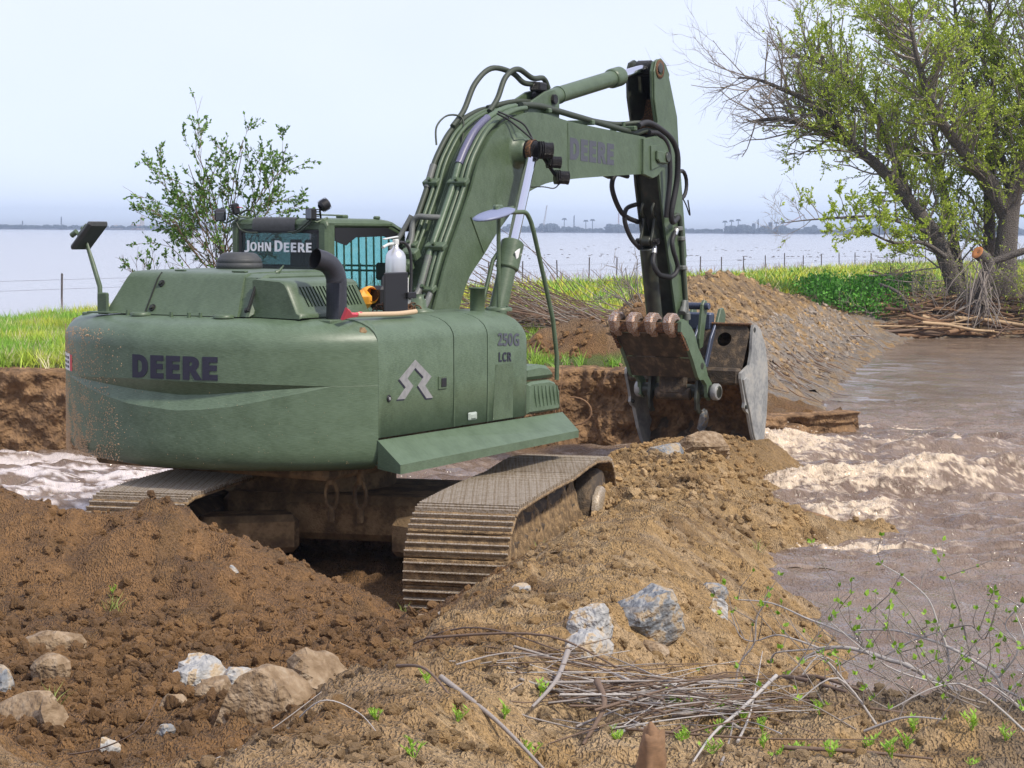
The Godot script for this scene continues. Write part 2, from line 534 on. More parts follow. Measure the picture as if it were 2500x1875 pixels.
# ------------------------------------------------------------------ terrain
# ridges: [half width of the top, slope, points (X, D, height)]
var RIDGES := [
	[2.6, 0.5, [[-3.6, 3.0, 0.62], [-3.4, 8.0, 0.48], [-2.9, 10.3, 0.38], [-2.7, 11.7, 0.12]]],
	[0.10, 0.55, [[-7.0, 13.4, 0.98], [-3.6, 13.1, 0.94], [-3.05, 13.05, 0.90], [-2.66, 13.1, 0.76], [-2.28, 13.0, 0.87], [-1.78, 12.9, 0.66], [-1.19, 12.7, 0.42], [-0.8, 12.3, 0.18]]],
	[0.25, 0.66, [[-1.3, 4.0, 1.05], [-0.75, 5.8, 1.04], [-0.25, 7.5, 0.98], [0.12, 9.5, 0.87], [0.44, 11.5, 0.79], [0.74, 13.5, 0.70], [1.05, 15.5, 0.50], [1.35, 17.5, 0.38], [1.6, 19.5, 0.38]]],
	[0.08, 0.5, [[-2.9, 7.6, 0.82], [-2.2, 7.5, 0.80], [-1.6, 7.1, 0.70]]],
	[2.15, 0.55, [[-1.4, 14.4, -0.12], [-0.9, 17.0, -0.06], [-0.5, 20.2, -0.05]]],
	[0.4, 0.6, [[0.6, 18.6, 0.35], [1.5, 20.2, 0.42], [2.0, 21.6, 0.42], [2.5, 22.9, 0.28]]],
	[0.2, 0.6, [[1.3, 17.0, 0.40], [2.2, 17.6, 0.26], [2.95, 17.9, 0.10]]],
	[0.9, 0.8, [[0.9, 3.0, 0.85], [1.2, 7.2, 0.80]]],
	[1.0, 1.3, [[1.5, 7.3, 0.76], [3.2, 7.2, 0.66], [6.5, 7.0, 0.5]]],
]
var HEAP := [0.2, 0.62, [[-0.1, 27.0, 1.05], [0.5, 26.9, 1.3], [1.3, 26.9, 1.42], [1.9, 28.0, 1.5], [2.5, 33.0, 1.6], [3.45, 38.0, 1.7], [4.6, 42.0, 1.88], [5.5, 44.0, 1.74], [7.1, 47.0, 1.2], [8.7, 49.5, 0.8]]]
# far bank water line: X, D, slope of the bank there
var BANK := [[-16.0, 24.0, 7.0], [-8.0, 24.15, 7.0], [-3.0, 24.5, 7.0], [0.0, 25.1, 7.0], [1.0, 25.4, 7.0], [1.9, 25.0, 7.0], [2.5, 25.3, 6.5], [3.2, 26.3, 6.0], [4.5, 27.1, 5.5], [4.25, 28.3, 1.5], [4.4, 30.0, 0.5], [5.2, 33.5, 0.4], [6.3, 38.7, 0.34], [8.0, 45.0, 0.3], [9.9, 51.6, 0.3], [14.0, 52.6, 0.4], [26.0, 54.0, 0.4], [70.0, 58.0, 0.4]]
var bank_poly := PackedVector2Array()

func smax(a: float, b: float, k: float) -> float:
	var h: float = clamp(0.5 + 0.5 * (a - b) / k, 0.0, 1.0)
	return b + (a - b) * h + k * h * (1.0 - h)

func ridge(R: Array, x: float, d: float) -> float:
	var best := -9.0
	var pts: Array = R[2]
	for i in pts.size() - 1:
		var a: Array = pts[i]
		var b: Array = pts[i + 1]
		var ex: float = b[0] - a[0]
		var ed: float = b[1] - a[1]
		var t: float = clamp(((x - a[0]) * ex + (d - a[1]) * ed) / (ex * ex + ed * ed), 0.0, 1.0)
		var dx: float = x - a[0] - ex * t
		var dd: float = d - a[1] - ed * t
		var dist: float = max(0.0, sqrt(dx * dx + dd * dd) - R[0])
		var y: float = a[2] + (b[2] - a[2]) * t - R[1] * dist
		if y > best: best = y
	return best

# [signed distance inside the far bank, slope]
func bank_sd(x: float, d: float) -> Vector2:
	var best := 1e9
	var sl := 1.0
	for i in BANK.size() - 1:
		var a: Array = BANK[i]
		var b: Array = BANK[i + 1]
		var ex: float = b[0] - a[0]
		var ed: float = b[1] - a[1]
		var t: float = clamp(((x - a[0]) * ex + (d - a[1]) * ed) / (ex * ex + ed * ed), 0.0, 1.0)
		var dx: float = x - a[0] - ex * t
		var dd: float = d - a[1] - ed * t
		var q: float = dx * dx + dd * dd
		if q < best:
			best = q
			sl = lerp(float(a[2]), float(b[2]), t)
	best = sqrt(best)
	if not Geometry2D.is_point_in_polygon(Vector2(x, d), bank_poly): best = -best
	return Vector2(best, sl)

func field_top(x: float, d: float) -> float:
	var u: float = d - 2.33 * x
	var t: float = clamp((u - 57.0) / 8.0, 0.0, 1.0)
	return 0.95 - 0.75 * t * t * (3.0 - 2.0 * t) + 0.06 * n_big.get_noise_2d(x * 0.3, d * 0.3)

func macro(x: float, d: float) -> float:
	var wx: float = x + 0.12 * n_big.get_noise_2d(x * 1.6, d * 1.6)
	var wd: float = d + 0.12 * n_big.get_noise_2d(x * 1.6 + 50.0, d * 1.6)
	var h := -0.7
	if d < 27.0:
		for R in RIDGES:
			h = smax(h, ridge(R, wx, wd), 0.10)
	if d > 20.0:
		var b := bank_sd(x, d)
		if b.x > -1.0:
			var top := field_top(x, d)
			var y: float = min(top, b.y * b.x)
			if b.y < 6.0 and b.x > 0.0 and b.x < 6.0:
				y = min(top, b.y * b.x + 0.10 * n_mid.get_noise_2d(x, d) * min(1.0, b.x))
			if x > 2.3 and d < 31.0: y = min(y, 0.27 + 0.28 * max(0.0, b.x - 0.25))
			h = smax(h, y, 0.05)
			if b.x > 0.0 and d < 54.0:
				var hp := ridge(HEAP, wx, wd)
				hp += 0.16 * n_mid.get_noise_2d(x * 0.5, d * 0.5) + 0.10 * (-n_cell.get_noise_2d(x * 0.16, d * 0.16) - 0.4)
				hp = min(hp, 0.95 + 2.2 * max(0.0, b.x)) if b.y > 5.0 and x < 2.4 else min(hp, 0.02 + 0.72 * max(0.0, b.x - 0.3))
				h = smax(h, hp, 0.15)
	return h

# [0 tan, 1 dark brown], grey silt, grass
func soil_colour(x: float, d: float, y: float) -> Color:
	var tan_c := Color(0.47, 0.305, 0.135)
	var pale := Color(0.58, 0.42, 0.24)
	var brown := Color(0.275, 0.152, 0.06)
	var dark := Color(0.14, 0.082, 0.04)
	var silt := Color(0.36, 0.31, 0.255)
	var n1: float = n_big.get_noise_2d(x * 1.3, d * 1.3)
	var n2: float = n_mid.get_noise_2d(x * 1.5 + 9.0, d * 1.5)
	var c := tan_c
	if d < 20.5:
		# earth runs from tan to browner toward the left berm and hollow
		var k: float = clamp((-0.35 - x + 0.045 * (d - 6.0) + 0.5 * n1) * 1.6 + 0.5, 0.0, 1.0)
		c = tan_c.lerp(brown, k)
		c = c.lerp(dark, clamp((n_mid.get_noise_2d(x * 0.6 + 31.0, d * 0.6) - 0.1) * 1.5, 0.0, 0.55))
		c = c.lerp(pale, clamp((n2 - 0.12) * 2.2, 0.0, 0.55) * (1.0 - k))
		if d < 8.0: c = c.lerp(pale, clamp((n1 + 0.3) * 1.6, 0.0, 0.85) * (1.0 - k * 0.4) * clamp((8.0 - d) * 1.5, 0.0, 1.0))
		if x > 1.1 and d < 9.5: c = c.lerp(Color(0.2, 0.15, 0.1), clamp((x - 1.1) * 1.2 + n1, 0.0, 0.9))
	else:
		if d > 27.5 and x > 1.8:
			var b := bank_sd(x, d)
			c = tan_c.lerp(Color(0.43, 0.31, 0.185), clamp(0.5 + n1 * 1.2, 0.0, 1.0))
			c = c.lerp(Color(0.22, 0.155, 0.095), clamp(0.35 + n2 * 2.2, 0.0, 0.9) * clamp(1.0 + 2.0 * n1, 0.2, 1.0))
			if b.x < 1.6: c = c.lerp(silt, clamp(0.6 + n2 * 1.5, 0.0, 1.0))
		elif d > 24.0:
			c = brown.lerp(Color(0.33, 0.24, 0.15), clamp(n1 + 0.3, 0.0, 1.0))
		else:
			c = tan_c.lerp(brown, 0.3)
	return c

func is_grass(x: float, d: float, y: float) -> float:
	if d < 24.0: return 0.0
	var b := bank_sd(x, d)
	if b.x < 0.0: return 0.0
	var top := field_top(x, d)
	if y > top + 0.07 or y < top - 0.07: return 0.0
	if x > 8.0 and d < 60.0 and d > 49.0: return 0.0
	if b.y < 5.0 and b.x * b.y < 1.3: return 0.0
	if d - 2.33 * x > 64.5: return 0.0
	return 1.0

func patch(called: String, x0: float, x1: float, d0: float, d1: float, step: float, cstep: float, m, detail := 1.0) -> MeshInstance3D:
	var nx := int(round((x1 - x0) / step)) + 1
	var nd := int(round((d1 - d0) / step)) + 1
	var cx := int(ceil((x1 - x0) / cstep)) + 3
	var cd := int(ceil((d1 - d0) / cstep)) + 3
	var C := PackedFloat32Array()
	C.resize(cx * cd)
	for j in cd:
		for i in cx:
			C[j * cx + i] = macro(x0 + (i - 1) * cstep, d0 + (j - 1) * cstep)
	var P := PackedVector3Array()
	var N := PackedVector3Array()
	var K := PackedColorArray()
	P.resize(nx * nd); N.resize(nx * nd); K.resize(nx * nd)
	for j in nd:
		var d: float = d0 + j * step
		var gv: float = (d - d0) / cstep + 1.0
		var jj: int = min(int(gv), cd - 2)
		var fv: float = gv - jj
		for i in nx:
			var x: float = x0 + i * step
			var gu: float = (x - x0) / cstep + 1.0
			var ii: int = min(int(gu), cx - 2)
			var fu: float = gu - ii
			var o := jj * cx + ii
			var a: float = lerp(C[o], C[o + 1], fu)
			var b: float = lerp(C[o + cx], C[o + cx + 1], fu)
			var y: float = lerp(a, b, fv)
			if y > -0.35 and d < 60.0:
				y += detail * fine_relief(x, d)
			P[j * nx + i] = Vector3(x, y, -d)
	for j in nd:
		for i in nx:
			var l := P[j * nx + max(i - 1, 0)]
			var r := P[j * nx + min(i + 1, nx - 1)]
			var u := P[max(j - 1, 0) * nx + i]
			var w := P[min(j + 1, nd - 1) * nx + i]
			N[j * nx + i] = (w - u).cross(r - l).normalized() * -1.0
			if N[j * nx + i].y < 0.0: N[j * nx + i] = -N[j * nx + i]
	# colours on a coarser lattice
	var q: int = max(1, int(round(0.12 / step)))
	for j in range(0, nd, q):
		for i in range(0, nx, q):
			var p := P[j * nx + i]
			var c: Color
			if true:
				c = soil_colour(p.x, -p.z, p.y)
				if -p.z > 24.0:
					var gr := is_grass(p.x, -p.z, p.y - fine_relief(p.x, -p.z) * detail)
					if gr > 0.5: c = Color(0.16, 0.19, 0.05)
			for jj in range(j, min(j + q, nd)):
				for ii in range(i, min(i + q, nx)): K[jj * nx + ii] = c
	var I := PackedInt32Array()
	for j in nd - 1:
		for i in nx - 1:
			var o := j * nx + i
			if max(max(P[o].y, P[o + 1].y), max(P[o + nx].y, P[o + nx + 1].y)) < -0.55: continue
			I.append_array([o, o + nx, o + 1, o + 1, o + nx, o + nx + 1])
	var ar := []
	ar.resize(Mesh.ARRAY_MAX)
	ar[Mesh.ARRAY_VERTEX] = P
	ar[Mesh.ARRAY_NORMAL] = N
	ar[Mesh.ARRAY_COLOR] = K
	ar[Mesh.ARRAY_INDEX] = I
	var am := ArrayMesh.new()
	am.add_surface_from_arrays(Mesh.PRIMITIVE_TRIANGLES, ar)
	var o := inst(called, am, m, self)
	o.set_meta("kind", "structure")
	return o

func fine_relief(x: float, d: float) -> float:
	var r: float = 0.055 * n_mid.get_noise_2d(x, d)
	# some stretches are raked smooth, others lumpy
	var m: float = clamp(0.55 + 1.4 * n_big.get_noise_2d(x * 1.4 + 11.0, d * 1.4), 0.2, 1.3)
	# rubble lies thickest on the floor of the hollow
	if x < -0.3: m = clamp(m + 0.7 * exp(-pow((d - 9.3) / 1.1, 2.0)), 0.2, 1.4)
	var lump: float = n_cell.get_noise_2d(x * 0.55 + 0.08 * n_fine.get_noise_2d(x, d), d * 0.55)
	r += 0.05 * m * (-lump - 0.4)
	r += 0.026 * m * (-n_cell.get_noise_2d(x * 1.6, d * 1.6 + 30.0) - 0.4)
	r += 0.010 * (-n_cell.get_noise_2d(x * 3.4 + 7.0, d * 3.4) - 0.4)
	# runnels down the fall line of the slopes
	if d < 21.0:
		if x > 0.3: r += 0.022 * n_fine.get_noise_2d(x * 0.22, d * 0.9)
		elif d > 10.5: r += 0.022 * n_fine.get_noise_2d(x * 0.9, d * 0.2)
	r += 0.018 * n_fine.get_noise_2d(x, d) + 0.009 * n_tiny.get_noise_2d(x, d)
	return r

func ground(x: float, d: float) -> float:
	return macro(x, d) + fine_relief(x, d)

func build_terrain():
	for b in BANK: bank_poly.append(Vector2(b[0], b[1]))
	bank_poly.append(Vector2(70, 400))
	bank_poly.append(Vector2(-16, 400))
	patch("ground", -4.2, 4.2, 4.4, 12.0, 0.02, 0.1, M.soil)
	patch("ground", -6.8, 6.8, 12.0, 20.4, 0.034, 0.12, M.soil)
	patch("ground", -16.0, 9.0, 20.4, 32.4, 0.075, 0.15, M.soil)
	patch("ground", -16.0, 1.5, 32.4, 60.0, 0.25, 0.5, M.soil)
	patch("ground", 1.5, 12.0, 32.4, 60.0, 0.075, 0.3, M.soil, 1.5)
	patch("ground", 12.0, 26.0, 32.4, 60.0, 0.25, 0.5, M.soil)
	patch("ground", -16.0, 70.0, 60.0, 190.0, 1.0, 1.0, M.soil)
	# the fresh vertical cut in the far bank
	var rows := []
	var line := []
	for i in 10: line.append(Vector3(BANK[i][0], 0, -BANK[i][1]))
	var L := spl(line.slice(1), 40)
	var path := [L[0]]
	for i in range(1, L.size()):
		var gap: float = path[path.size() - 1].distance_to(L[i])
		var k := int(ceil(gap / 0.045))
		for q in k: path.append(path[path.size() - 1].lerp(L[i], 1.0 / (k - q)))
	var nv := 34
	for v in nv + 1:
		var row := []
		for i in path.size():
			var p: Vector3 = path[i]
			var t: Vector3 = (path[min(i + 1, path.size() - 1)] - path[max(i - 1, 0)]).normalized()
			var nrm := t.cross(Vector3.UP)
			if nrm.z < 0.0: nrm = -nrm
			var inside := p - nrm * 0.2
			var top: float = macro(inside.x, -inside.z) + 0.02
			if p.x > 2.3: top = min(top, 0.33)
			var f := float(v) / nv
			var y: float = lerp(-0.3, top, f)
			var s := p.x * 1.0 + p.z
			var o: float = 0.10 * n_big.get_noise_2d(s * 1.5, y * 1.5) + 0.09 * n_mid.get_noise_2d(s, y * 1.4) + 0.05 * n_fine.get_noise_2d(s * 0.6, y * 0.5) - 0.05 * n_cell.get_noise_2d(s * 0.3, y * 0.3 + 4.0) + 0.16 * (1.0 - f) * (1.0 - f) * top
			if f > 0.72: o += 0.06 * smoothstep(0.72, 0.78, f)
			if v == nv: o = -0.25
			row.append(Vector3(p.x, y, p.z) + nrm * (o + 0.05))
		rows.append(row)
	var s := S()
	grid(s, rows)
	var w := part(self, "cut_bank", s, M.bank)
	w.set_meta("kind", "structure")

# ------------------------------------------------------------------ water
# standing waves: centre X, D, half length, half width, height, turn
var WAVES := [
	[3.9, 21.1, 1.5, 0.42, 0.26, 0.12], [5.9, 21.6, 1.5, 0.4, 0.24, 0.05], [3.0, 24.3, 0.9, 0.45, 0.2, -0.1], [4.8, 24.6, 1.5, 0.4, 0.17, 0.1],
	[3.2, 19.0, 0.55, 0.3, 0.08, 0.0], [4.9, 19.4, 1.8, 0.5, 0.06, 0.15], [5.0, 17.8, 2.0, 0.5, 0.05, 0.2], [6.0, 26.4, 2.0, 0.4, 0.06, 0.1],
	[-4.6, 21.5, 1.6, 0.4, 0.06, -0.1], [-5.5, 23.2, 1.6, 0.3, 0.07, 0.05], [-4.2, 19.0, 1.2, 0.4, 0.05, -0.1], [3.0, 16.3, 1.0, 0.3, 0.05, 0.3]]

func wave_sum(x: float, d: float) -> float:
	var y := 0.0
	for w in WAVES:
		var dx: float = x - w[0]
		var dd: float = d - w[1]
		var c: float = cos(w[5])
		var sn: float = sin(w[5])
		var u: float = (dx * c + dd * sn) / w[2]
		var v: float = (-dx * sn + dd * c + 0.15 * n_big.get_noise_2d(x * 2.0, d)) / w[3]
		var e := u * u + v * v
		if e < 6.0:
			y += w[4] * exp(-e) * (1.0 - 0.5 * v)
	return y

func water_y(x: float, d: float) -> float:
	var rough: float = 0.6 + 0.5 * exp(-pow((d - 21.0) / 6.5, 2.0))
	if d > 32.0: rough *= clamp((50.0 - d) / 18.0, 0.25, 1.0)
	var y: float = wave_sum(x, d)
	y += rough * (0.06 * n_big.get_noise_2d(x * 1.1 + 3.0, d * 2.2) + 0.06 * n_mid.get_noise_2d(x * 0.45, d * 1.2) + 0.024 * n_fine.get_noise_2d(x * 0.3, d * 0.8))
	if x > 1.0 and x < 7.4 and d > 15.8 and d < 29.3:
		var f := foam_mask(x, d)
		if f > 0.05:
			y += f * (0.06 * (-n_cell.get_noise_2d(x * 0.9, d * 1.1) - 0.35) + 0.035 * (-n_cell.get_noise_2d(x * 2.2, d * 2.5) - 0.4) + 0.02 * n_tiny.get_noise_2d(x, d))
	return y

func sheet(called: String, x0: float, x1: float, d0: float, d1: float, sx: float, sd: float, m, keep: Callable, height: Callable, tint = null) -> MeshInstance3D:
	var nx := int(round((x1 - x0) / sx)) + 1
	var nd := int(round((d1 - d0) / sd)) + 1
	var P := PackedVector3Array()
	var N := PackedVector3Array()
	P.resize(nx * nd); N.resize(nx * nd)
	for j in nd:
		for i in nx:
			var x := x0 + i * sx
			var d := d0 + j * sd
			P[j * nx + i] = Vector3(x, height.call(x, d), -d)
	for j in nd:
		for i in nx:
			var l := P[j * nx + max(i - 1, 0)]
			var r := P[j * nx + min(i + 1, nx - 1)]
			var u := P[max(j - 1, 0) * nx + i]
			var w := P[min(j + 1, nd - 1) * nx + i]
			var nn := (r - l).cross(u - w).normalized()
			N[j * nx + i] = nn if nn.y > 0.0 else -nn
	var K := PackedColorArray()
	if tint:
		for p in P: K.append(tint.call(p.x, -p.z))
	var I := PackedInt32Array()
	for j in nd - 1:
		for i in nx - 1:
			var o := j * nx + i
			if not keep.call(P[o].x, -P[o].z): continue
			I.append_array([o, o + nx, o + 1, o + 1, o + nx, o + nx + 1])
	if I.is_empty(): return null
	var ar := []
	ar.resize(Mesh.ARRAY_MAX)
	ar[Mesh.ARRAY_VERTEX] = P
	ar[Mesh.ARRAY_NORMAL] = N
	ar[Mesh.ARRAY_INDEX] = I
	if tint: ar[Mesh.ARRAY_COLOR] = K
	var am := ArrayMesh.new()
	am.add_surface_from_arrays(Mesh.PRIMITIVE_TRIANGLES, ar)
	return inst(called, am, m, self)

func foam_mask(x: float, d: float) -> float:
	var f := 0.0
	# breaking crests
	for q in [[3.75, 21.0, 1.25, 0.33, 0.12], [3.0, 24.2, 0.95, 0.5, -0.1], [3.15, 19.0, 0.45, 0.4, 0.0], [4.6, 24.75, 1.4, 0.22, 0.12], [2.6, 20.6, 0.8, 0.25, 0.15], [2.7, 17.0, 0.8, 0.16, 0.05], [3.2, 27.9, 0.6, 0.2, 0.0], [5.0, 27.6, 0.8, 0.12, 0.1], [2.3, 25.2, 0.5, 0.3, 0.0]]:
		var dx: float = x - q[0]
		var dd: float = d - q[1]
		var u: float = (dx * cos(q[4]) + dd * sin(q[4])) / q[2]
		var v: float = (-dx * sin(q[4]) + dd * cos(q[4]) + 0.22 * n_mid.get_noise_2d(x, d)) / q[3]
		f = max(f, exp(-(u * u * u * u + v * v)))
	return f

func streak(x: float, d: float) -> float:
	# foam drawn out along the current in the channel behind the machine
	var e: float = n_mid.get_noise_2d(x * 0.35, d * 1.6) + 0.6 * n_fine.get_noise_2d(x * 0.22, d * 0.9) + 0.6 * n_tiny.get_noise_2d(x * 0.3, d * 0.9)
	return clamp((e + 0.02 - 0.25 * n_big.get_noise_2d(x, d * 1.5)) * 4.5, 0.0, 1.0)

func water_tint(x: float, d: float) -> Color:
	var c := Color(0.155, 0.105, 0.07).lerp(Color(0.215, 0.155, 0.11), clamp(0.5 + n_big.get_noise_2d(x * 0.6, d * 1.2), 0.0, 1.0))
	if x < -2.0:
		return c.lerp(Color(0.72, 0.64, 0.6), 0.92 * streak(x, d) * clamp((24.6 - d) / 2.0, 0.2, 1.0))
	var f := foam_mask(x, d)
	if f > 0.02:
		var k: float = clamp((f * 1.4 + 0.9 * n_fine.get_noise_2d(x * 0.5, d * 1.2) + 0.7 * n_tiny.get_noise_2d(x * 0.5, d * 0.9) - 0.42) * 1.8, 0.0, 1.0)
		c = c.lerp(Color(0.66, 0.53, 0.38), k)
	# thin lines of froth
	var q: float = n_fine.get_noise_2d(x * 0.16, d * 0.75) + 0.4 * n_tiny.get_noise_2d(x * 0.3, d * 0.8)
	c = c.lerp(Color(0.42, 0.33, 0.25), clamp((q - 0.42) * 4.0, 0.0, 0.7) * exp(-pow((d - 22.0) / 6.0, 2.0)))
	return c

func build_water():
	var fine_a := func(x, d): return x > 1.0 and x < 7.3 and d > 15.9 and d < 29.1
	var fine_b := func(x, d): return x > -9.3 and x < -2.3 and d > 15.1 and d < 24.7
	var dry := func(x, d): return x > -2.95 and x < 1.1 and d < 19.3
	var r := sheet("river_water", -10.0, 9.5, 8.0, 32.0, 0.08, 0.08, M.river, func(x, d): return not fine_a.call(x, d) and not fine_b.call(x, d) and not dry.call(x, d), water_y, water_tint)
	r.set_meta("kind", "structure")
	r = sheet("river_water", 0.95, 7.4, 15.85, 29.2, 0.026, 0.026, M.river, func(x, d): return x < 7.36 and d < 29.16, water_y, water_tint)
	r.set_meta("kind", "structure")
	r = sheet("river_water", -9.4, -2.2, 15.05, 24.8, 0.045, 0.04, M.river, func(_x, _d): return true, water_y, water_tint)
	r.set_meta("kind", "structure")
	r = sheet("river_water", 1.0, 40.0, 32.0, 62.0, 0.25, 0.2, M.river, func(_x, _d): return true, water_y, water_tint)
	r.set_meta("kind", "structure")
	# froth balls and splashes on the breaking crests
	var g := RandomNumberGenerator.new()
	g.seed = 222
	var xf := []
	var cl := []
	for k in 26000:
		var x := g.randf_range(1.3, 6.6)
		var d := g.randf_range(16.2, 28.6)
		var f := foam_mask(x, d)
		if f + 0.5 * n_fine.get_noise_2d(x * 0.8, d * 1.2) < 0.36 + 0.35 * g.randf(): continue
		var rad := 0.003 + 0.006 * pow(g.randf(), 2.5)
		var lift := 0.0 if g.randf() < 0.4 else 0.09 * pow(g.randf(), 2.0) * f
		xf.append(Transform3D(Basis(Vector3.UP, g.randf() * TAU) * Basis.from_scale(Vector3(rad * g.randf_range(0.8, 1.8), rad * 0.8, rad)), Vector3(x, water_y(x, d) + lift, -d)))
		var v := g.randf()
		cl.append(Color(0.55, 0.43, 0.3).lerp(Color(0.75, 0.65, 0.52), v))
	var fo := scatter("river_foam", lumpy(66, 0.3, 5), M.foam, xf, cl, "tan froth churning on breaking waves beside the bucket", "foam")
	print("foam ", xf.size())
	# flooded field
	var poly := [[-3000, 28], [-13, 28], [0, 59], [14.5, 93], [60, 200], [300, 760], [1300, 3200], [-3000, 3200]]
	var pv := PackedVector2Array()
	for p in poly: pv.append(Vector2(p[0], p[1]))
	var t := Geometry2D.triangulate_polygon(pv)
	var s := S()
	for i in range(0, t.size(), 3):
		var a := pv[t[i]]
		var b := pv[t[i + 1]]
		var c := pv[t[i + 2]]
		tri(s, Vector3(a.x, 0.4, -a.y), Vector3(b.x, 0.4, -b.y), Vector3(c.x, 0.4, -c.y))
	var fl := part(self, "flood_water", s, M.flood)
	fl.set_meta("kind", "structure")

# ------------------------------------------------------------------ excavator
func cw_edge(tab: Array, a: float) -> float:
	for i in tab.size() - 1:
		if a <= tab[i + 1][0]:
			return lerp(float(tab[i][1]), float(tab[i + 1][1]), clamp((a - tab[i][0]) / (tab[i + 1][0] - tab[i][0]), 0.0, 1.0))
	return tab[tab.size() - 1][1]

const CWR := 1.84
func cw_pt(a: float, y: float, inset := 0.0) -> Vector3:
	var q := deg_to_rad(a)
	return V(sin(q) * (CWR - inset), y, -cos(q) * (CWR - inset))

func build_excavator():
	EX = thing("excavator", "olive green tracked excavator digging with its boom over the muddy levee", "excavator", Transform3D(Basis(Vector3.UP, deg_to_rad(-30.0)), Vector3(-1.815, -0.25, -16.93)))
	build_counterweight()
	build_body()
	build_hood()
	build_cab()
	build_boom()
	build_arm()
	build_bucket()
	build_tracks()
	build_mirrors()

func build_counterweight():
	var U := [[-36.0, 1.732], [-17.0, 1.759], [-5.7, 1.769], [7.5, 1.767], [18.8, 1.76], [29.3, 1.754], [45.0, 1.738]]
	var W := [[-36.0, 1.731], [-29.4, 1.735], [-17.0, 1.713], [-5.7, 1.685], [7.5, 1.658], [15.2, 1.667], [22.3, 1.688], [32.7, 1.714], [45.0, 1.737]]
	var Lo := [[-36.0, 1.730], [-31.8, 1.716], [-17.0, 1.633], [-5.7, 1.575], [7.5, 1.545], [15.1, 1.559], [22.3, 1.588], [32.7, 1.655], [45.0, 1.736]]
	var s := S()
	var rows := []
	var bands := []
	var cols := 96
	var add := func(fn: Callable, band: int):
		var row := []
		for j in cols + 1:
			var a: float = lerp(-56.3, 56.3, float(j) / cols)
			row.append(fn.call(a))
		rows.append(row)
		bands.append(band)
	for p in [[0.9, 1.085], [0.16, 1.09], [0.085, 1.105], [0.04, 1.135], [0.012, 1.18], [0.0, 1.25]]:
		add.call(func(a): return cw_pt(a, p[1] + 0.03 * clamp((-a - 5.0) / 40.0, 0.0, 1.0) * clamp((1.5 - p[1]) * 3.0, 0.0, 1.0), p[0]), 0)
	for k in 4:
		add.call(func(a): return cw_pt(a, lerp(1.28, cw_edge(Lo, a), (k + 1) / 5.0)), 0)
	bands[bands.size() - 1] = 0
	add.call(func(a): return cw_pt(a, cw_edge(Lo, a)), 1)
	add.call(func(a): return cw_pt(a, lerp(cw_edge(Lo, a), cw_edge(W, a), 0.5), 0.30 * (cw_edge(U, a) - cw_edge(W, a))), 1)
	add.call(func(a): return cw_pt(a, cw_edge(W, a), 0.62 * (cw_edge(U, a) - cw_edge(W, a))), 2)
	add.call(func(a): return cw_pt(a, cw_edge(U, a)), 3)
	for y in [1.83, 1.92, 2.0]:
		add.call(func(a): return cw_pt(a, y), 3)
	for p in [[0.0, 2.05], [0.012, 2.085], [0.035, 2.125], [0.075, 2.165], [0.13, 2.195], [0.21, 2.218], [0.5, 2.232], [1.0, 2.236]]:
		add.call(func(a): return cw_pt(a, p[1], p[0]), 3)
	grid(s, rows, bands)
	var cw := part(EX, "counterweight", s, M.paint_faded)
	letters(cw, "lettering", "DEERE", func(u, v, z): return cw_pt(lerp(-4.7, 18.6, u), lerp(1.778, 1.953, v), -0.002 - 0.003 * z), M.decal_dark, 1.1)
	# warning label at the left end
	var lb := S()
	for q in [[-58.0, -36.0, 1.765, 1.905, 0.002]]:
		var r1 := []
		var r2 := []
		for j in 9:
			var a: float = lerp(-55.0, -36.5, j / 8.0)
			r1.append(cw_pt(a, 1.77, -0.003)); r2.append(cw_pt(a, 1.905, -0.003))
		grid(lb, [r1, r2])
	part(cw, "warning_label", lb, M.label_white)
	lb = S()
	grid(lb, [[cw_pt(-36.5, 1.77, -0.003), cw_pt(-34.0, 1.77, -0.003)], [cw_pt(-36.5, 1.9, -0.003), cw_pt(-34.0, 1.9, -0.003)]])
	part(cw, "warning_label", lb, M.label_red)
	lb = S()
	grid(lb, [[cw_pt(-55.0, 1.906, -0.003), cw_pt(-46.0, 1.906, -0.003), cw_pt(-37.0, 1.906, -0.003)], [cw_pt(-55.0, 1.925, -0.003), cw_pt(-46.0, 1.925, -0.003), cw_pt(-37.0, 1.925, -0.003)]])
	part(cw, "warning_label", lb, M.label_orange)
	lb = S()
	for k in 9:
		var a: float = -47.0 + (k % 3) * 3.6
		var y: float = 1.79 + (k / 3) * 0.036
		grid(lb, [[cw_pt(a, y, -0.0045), cw_pt(a + 2.4, y, -0.0045)], [cw_pt(a, y + 0.02, -0.0045), cw_pt(a + 2.4, y + 0.02, -0.0045)]])
	part(cw, "warning_label", lb, M.decal_dark).set_meta("kind", "stuff")
	# clinging grit, thickest at the left corner
	var g := RandomNumberGenerator.new()
	g.seed = 77
	var gs := S()
	for k in 26000:
		var a: float = -50.0 + 42.0 * pow(g.randf(), 0.85) + g.randfn(0.0, 2.5)
		var y: float = 1.13 + 1.0 * pow(g.randf(), 1.25)
		var thin: float = clamp(1.1 - (y - 1.15) * 0.7, 0.2, 1.0) * clamp(1.0 - (a + 40.0) / 34.0, 0.03, 1.0) * clamp(0.7 + 1.2 * n_mid.get_noise_2d(a * 0.06, y * 1.5), 0.1, 1.0)
		if g.randf() > thin or a < -62.0 or a > 2.0: continue
		if y > 1.6 and y < 1.77 and g.randf() < 0.5: continue
		grit(gs, cw_pt(a, y), cw_pt(a, y, -1.0) - cw_pt(a, y), 0.0028 + 0.0065 * pow(g.randf(), 3.0), g)
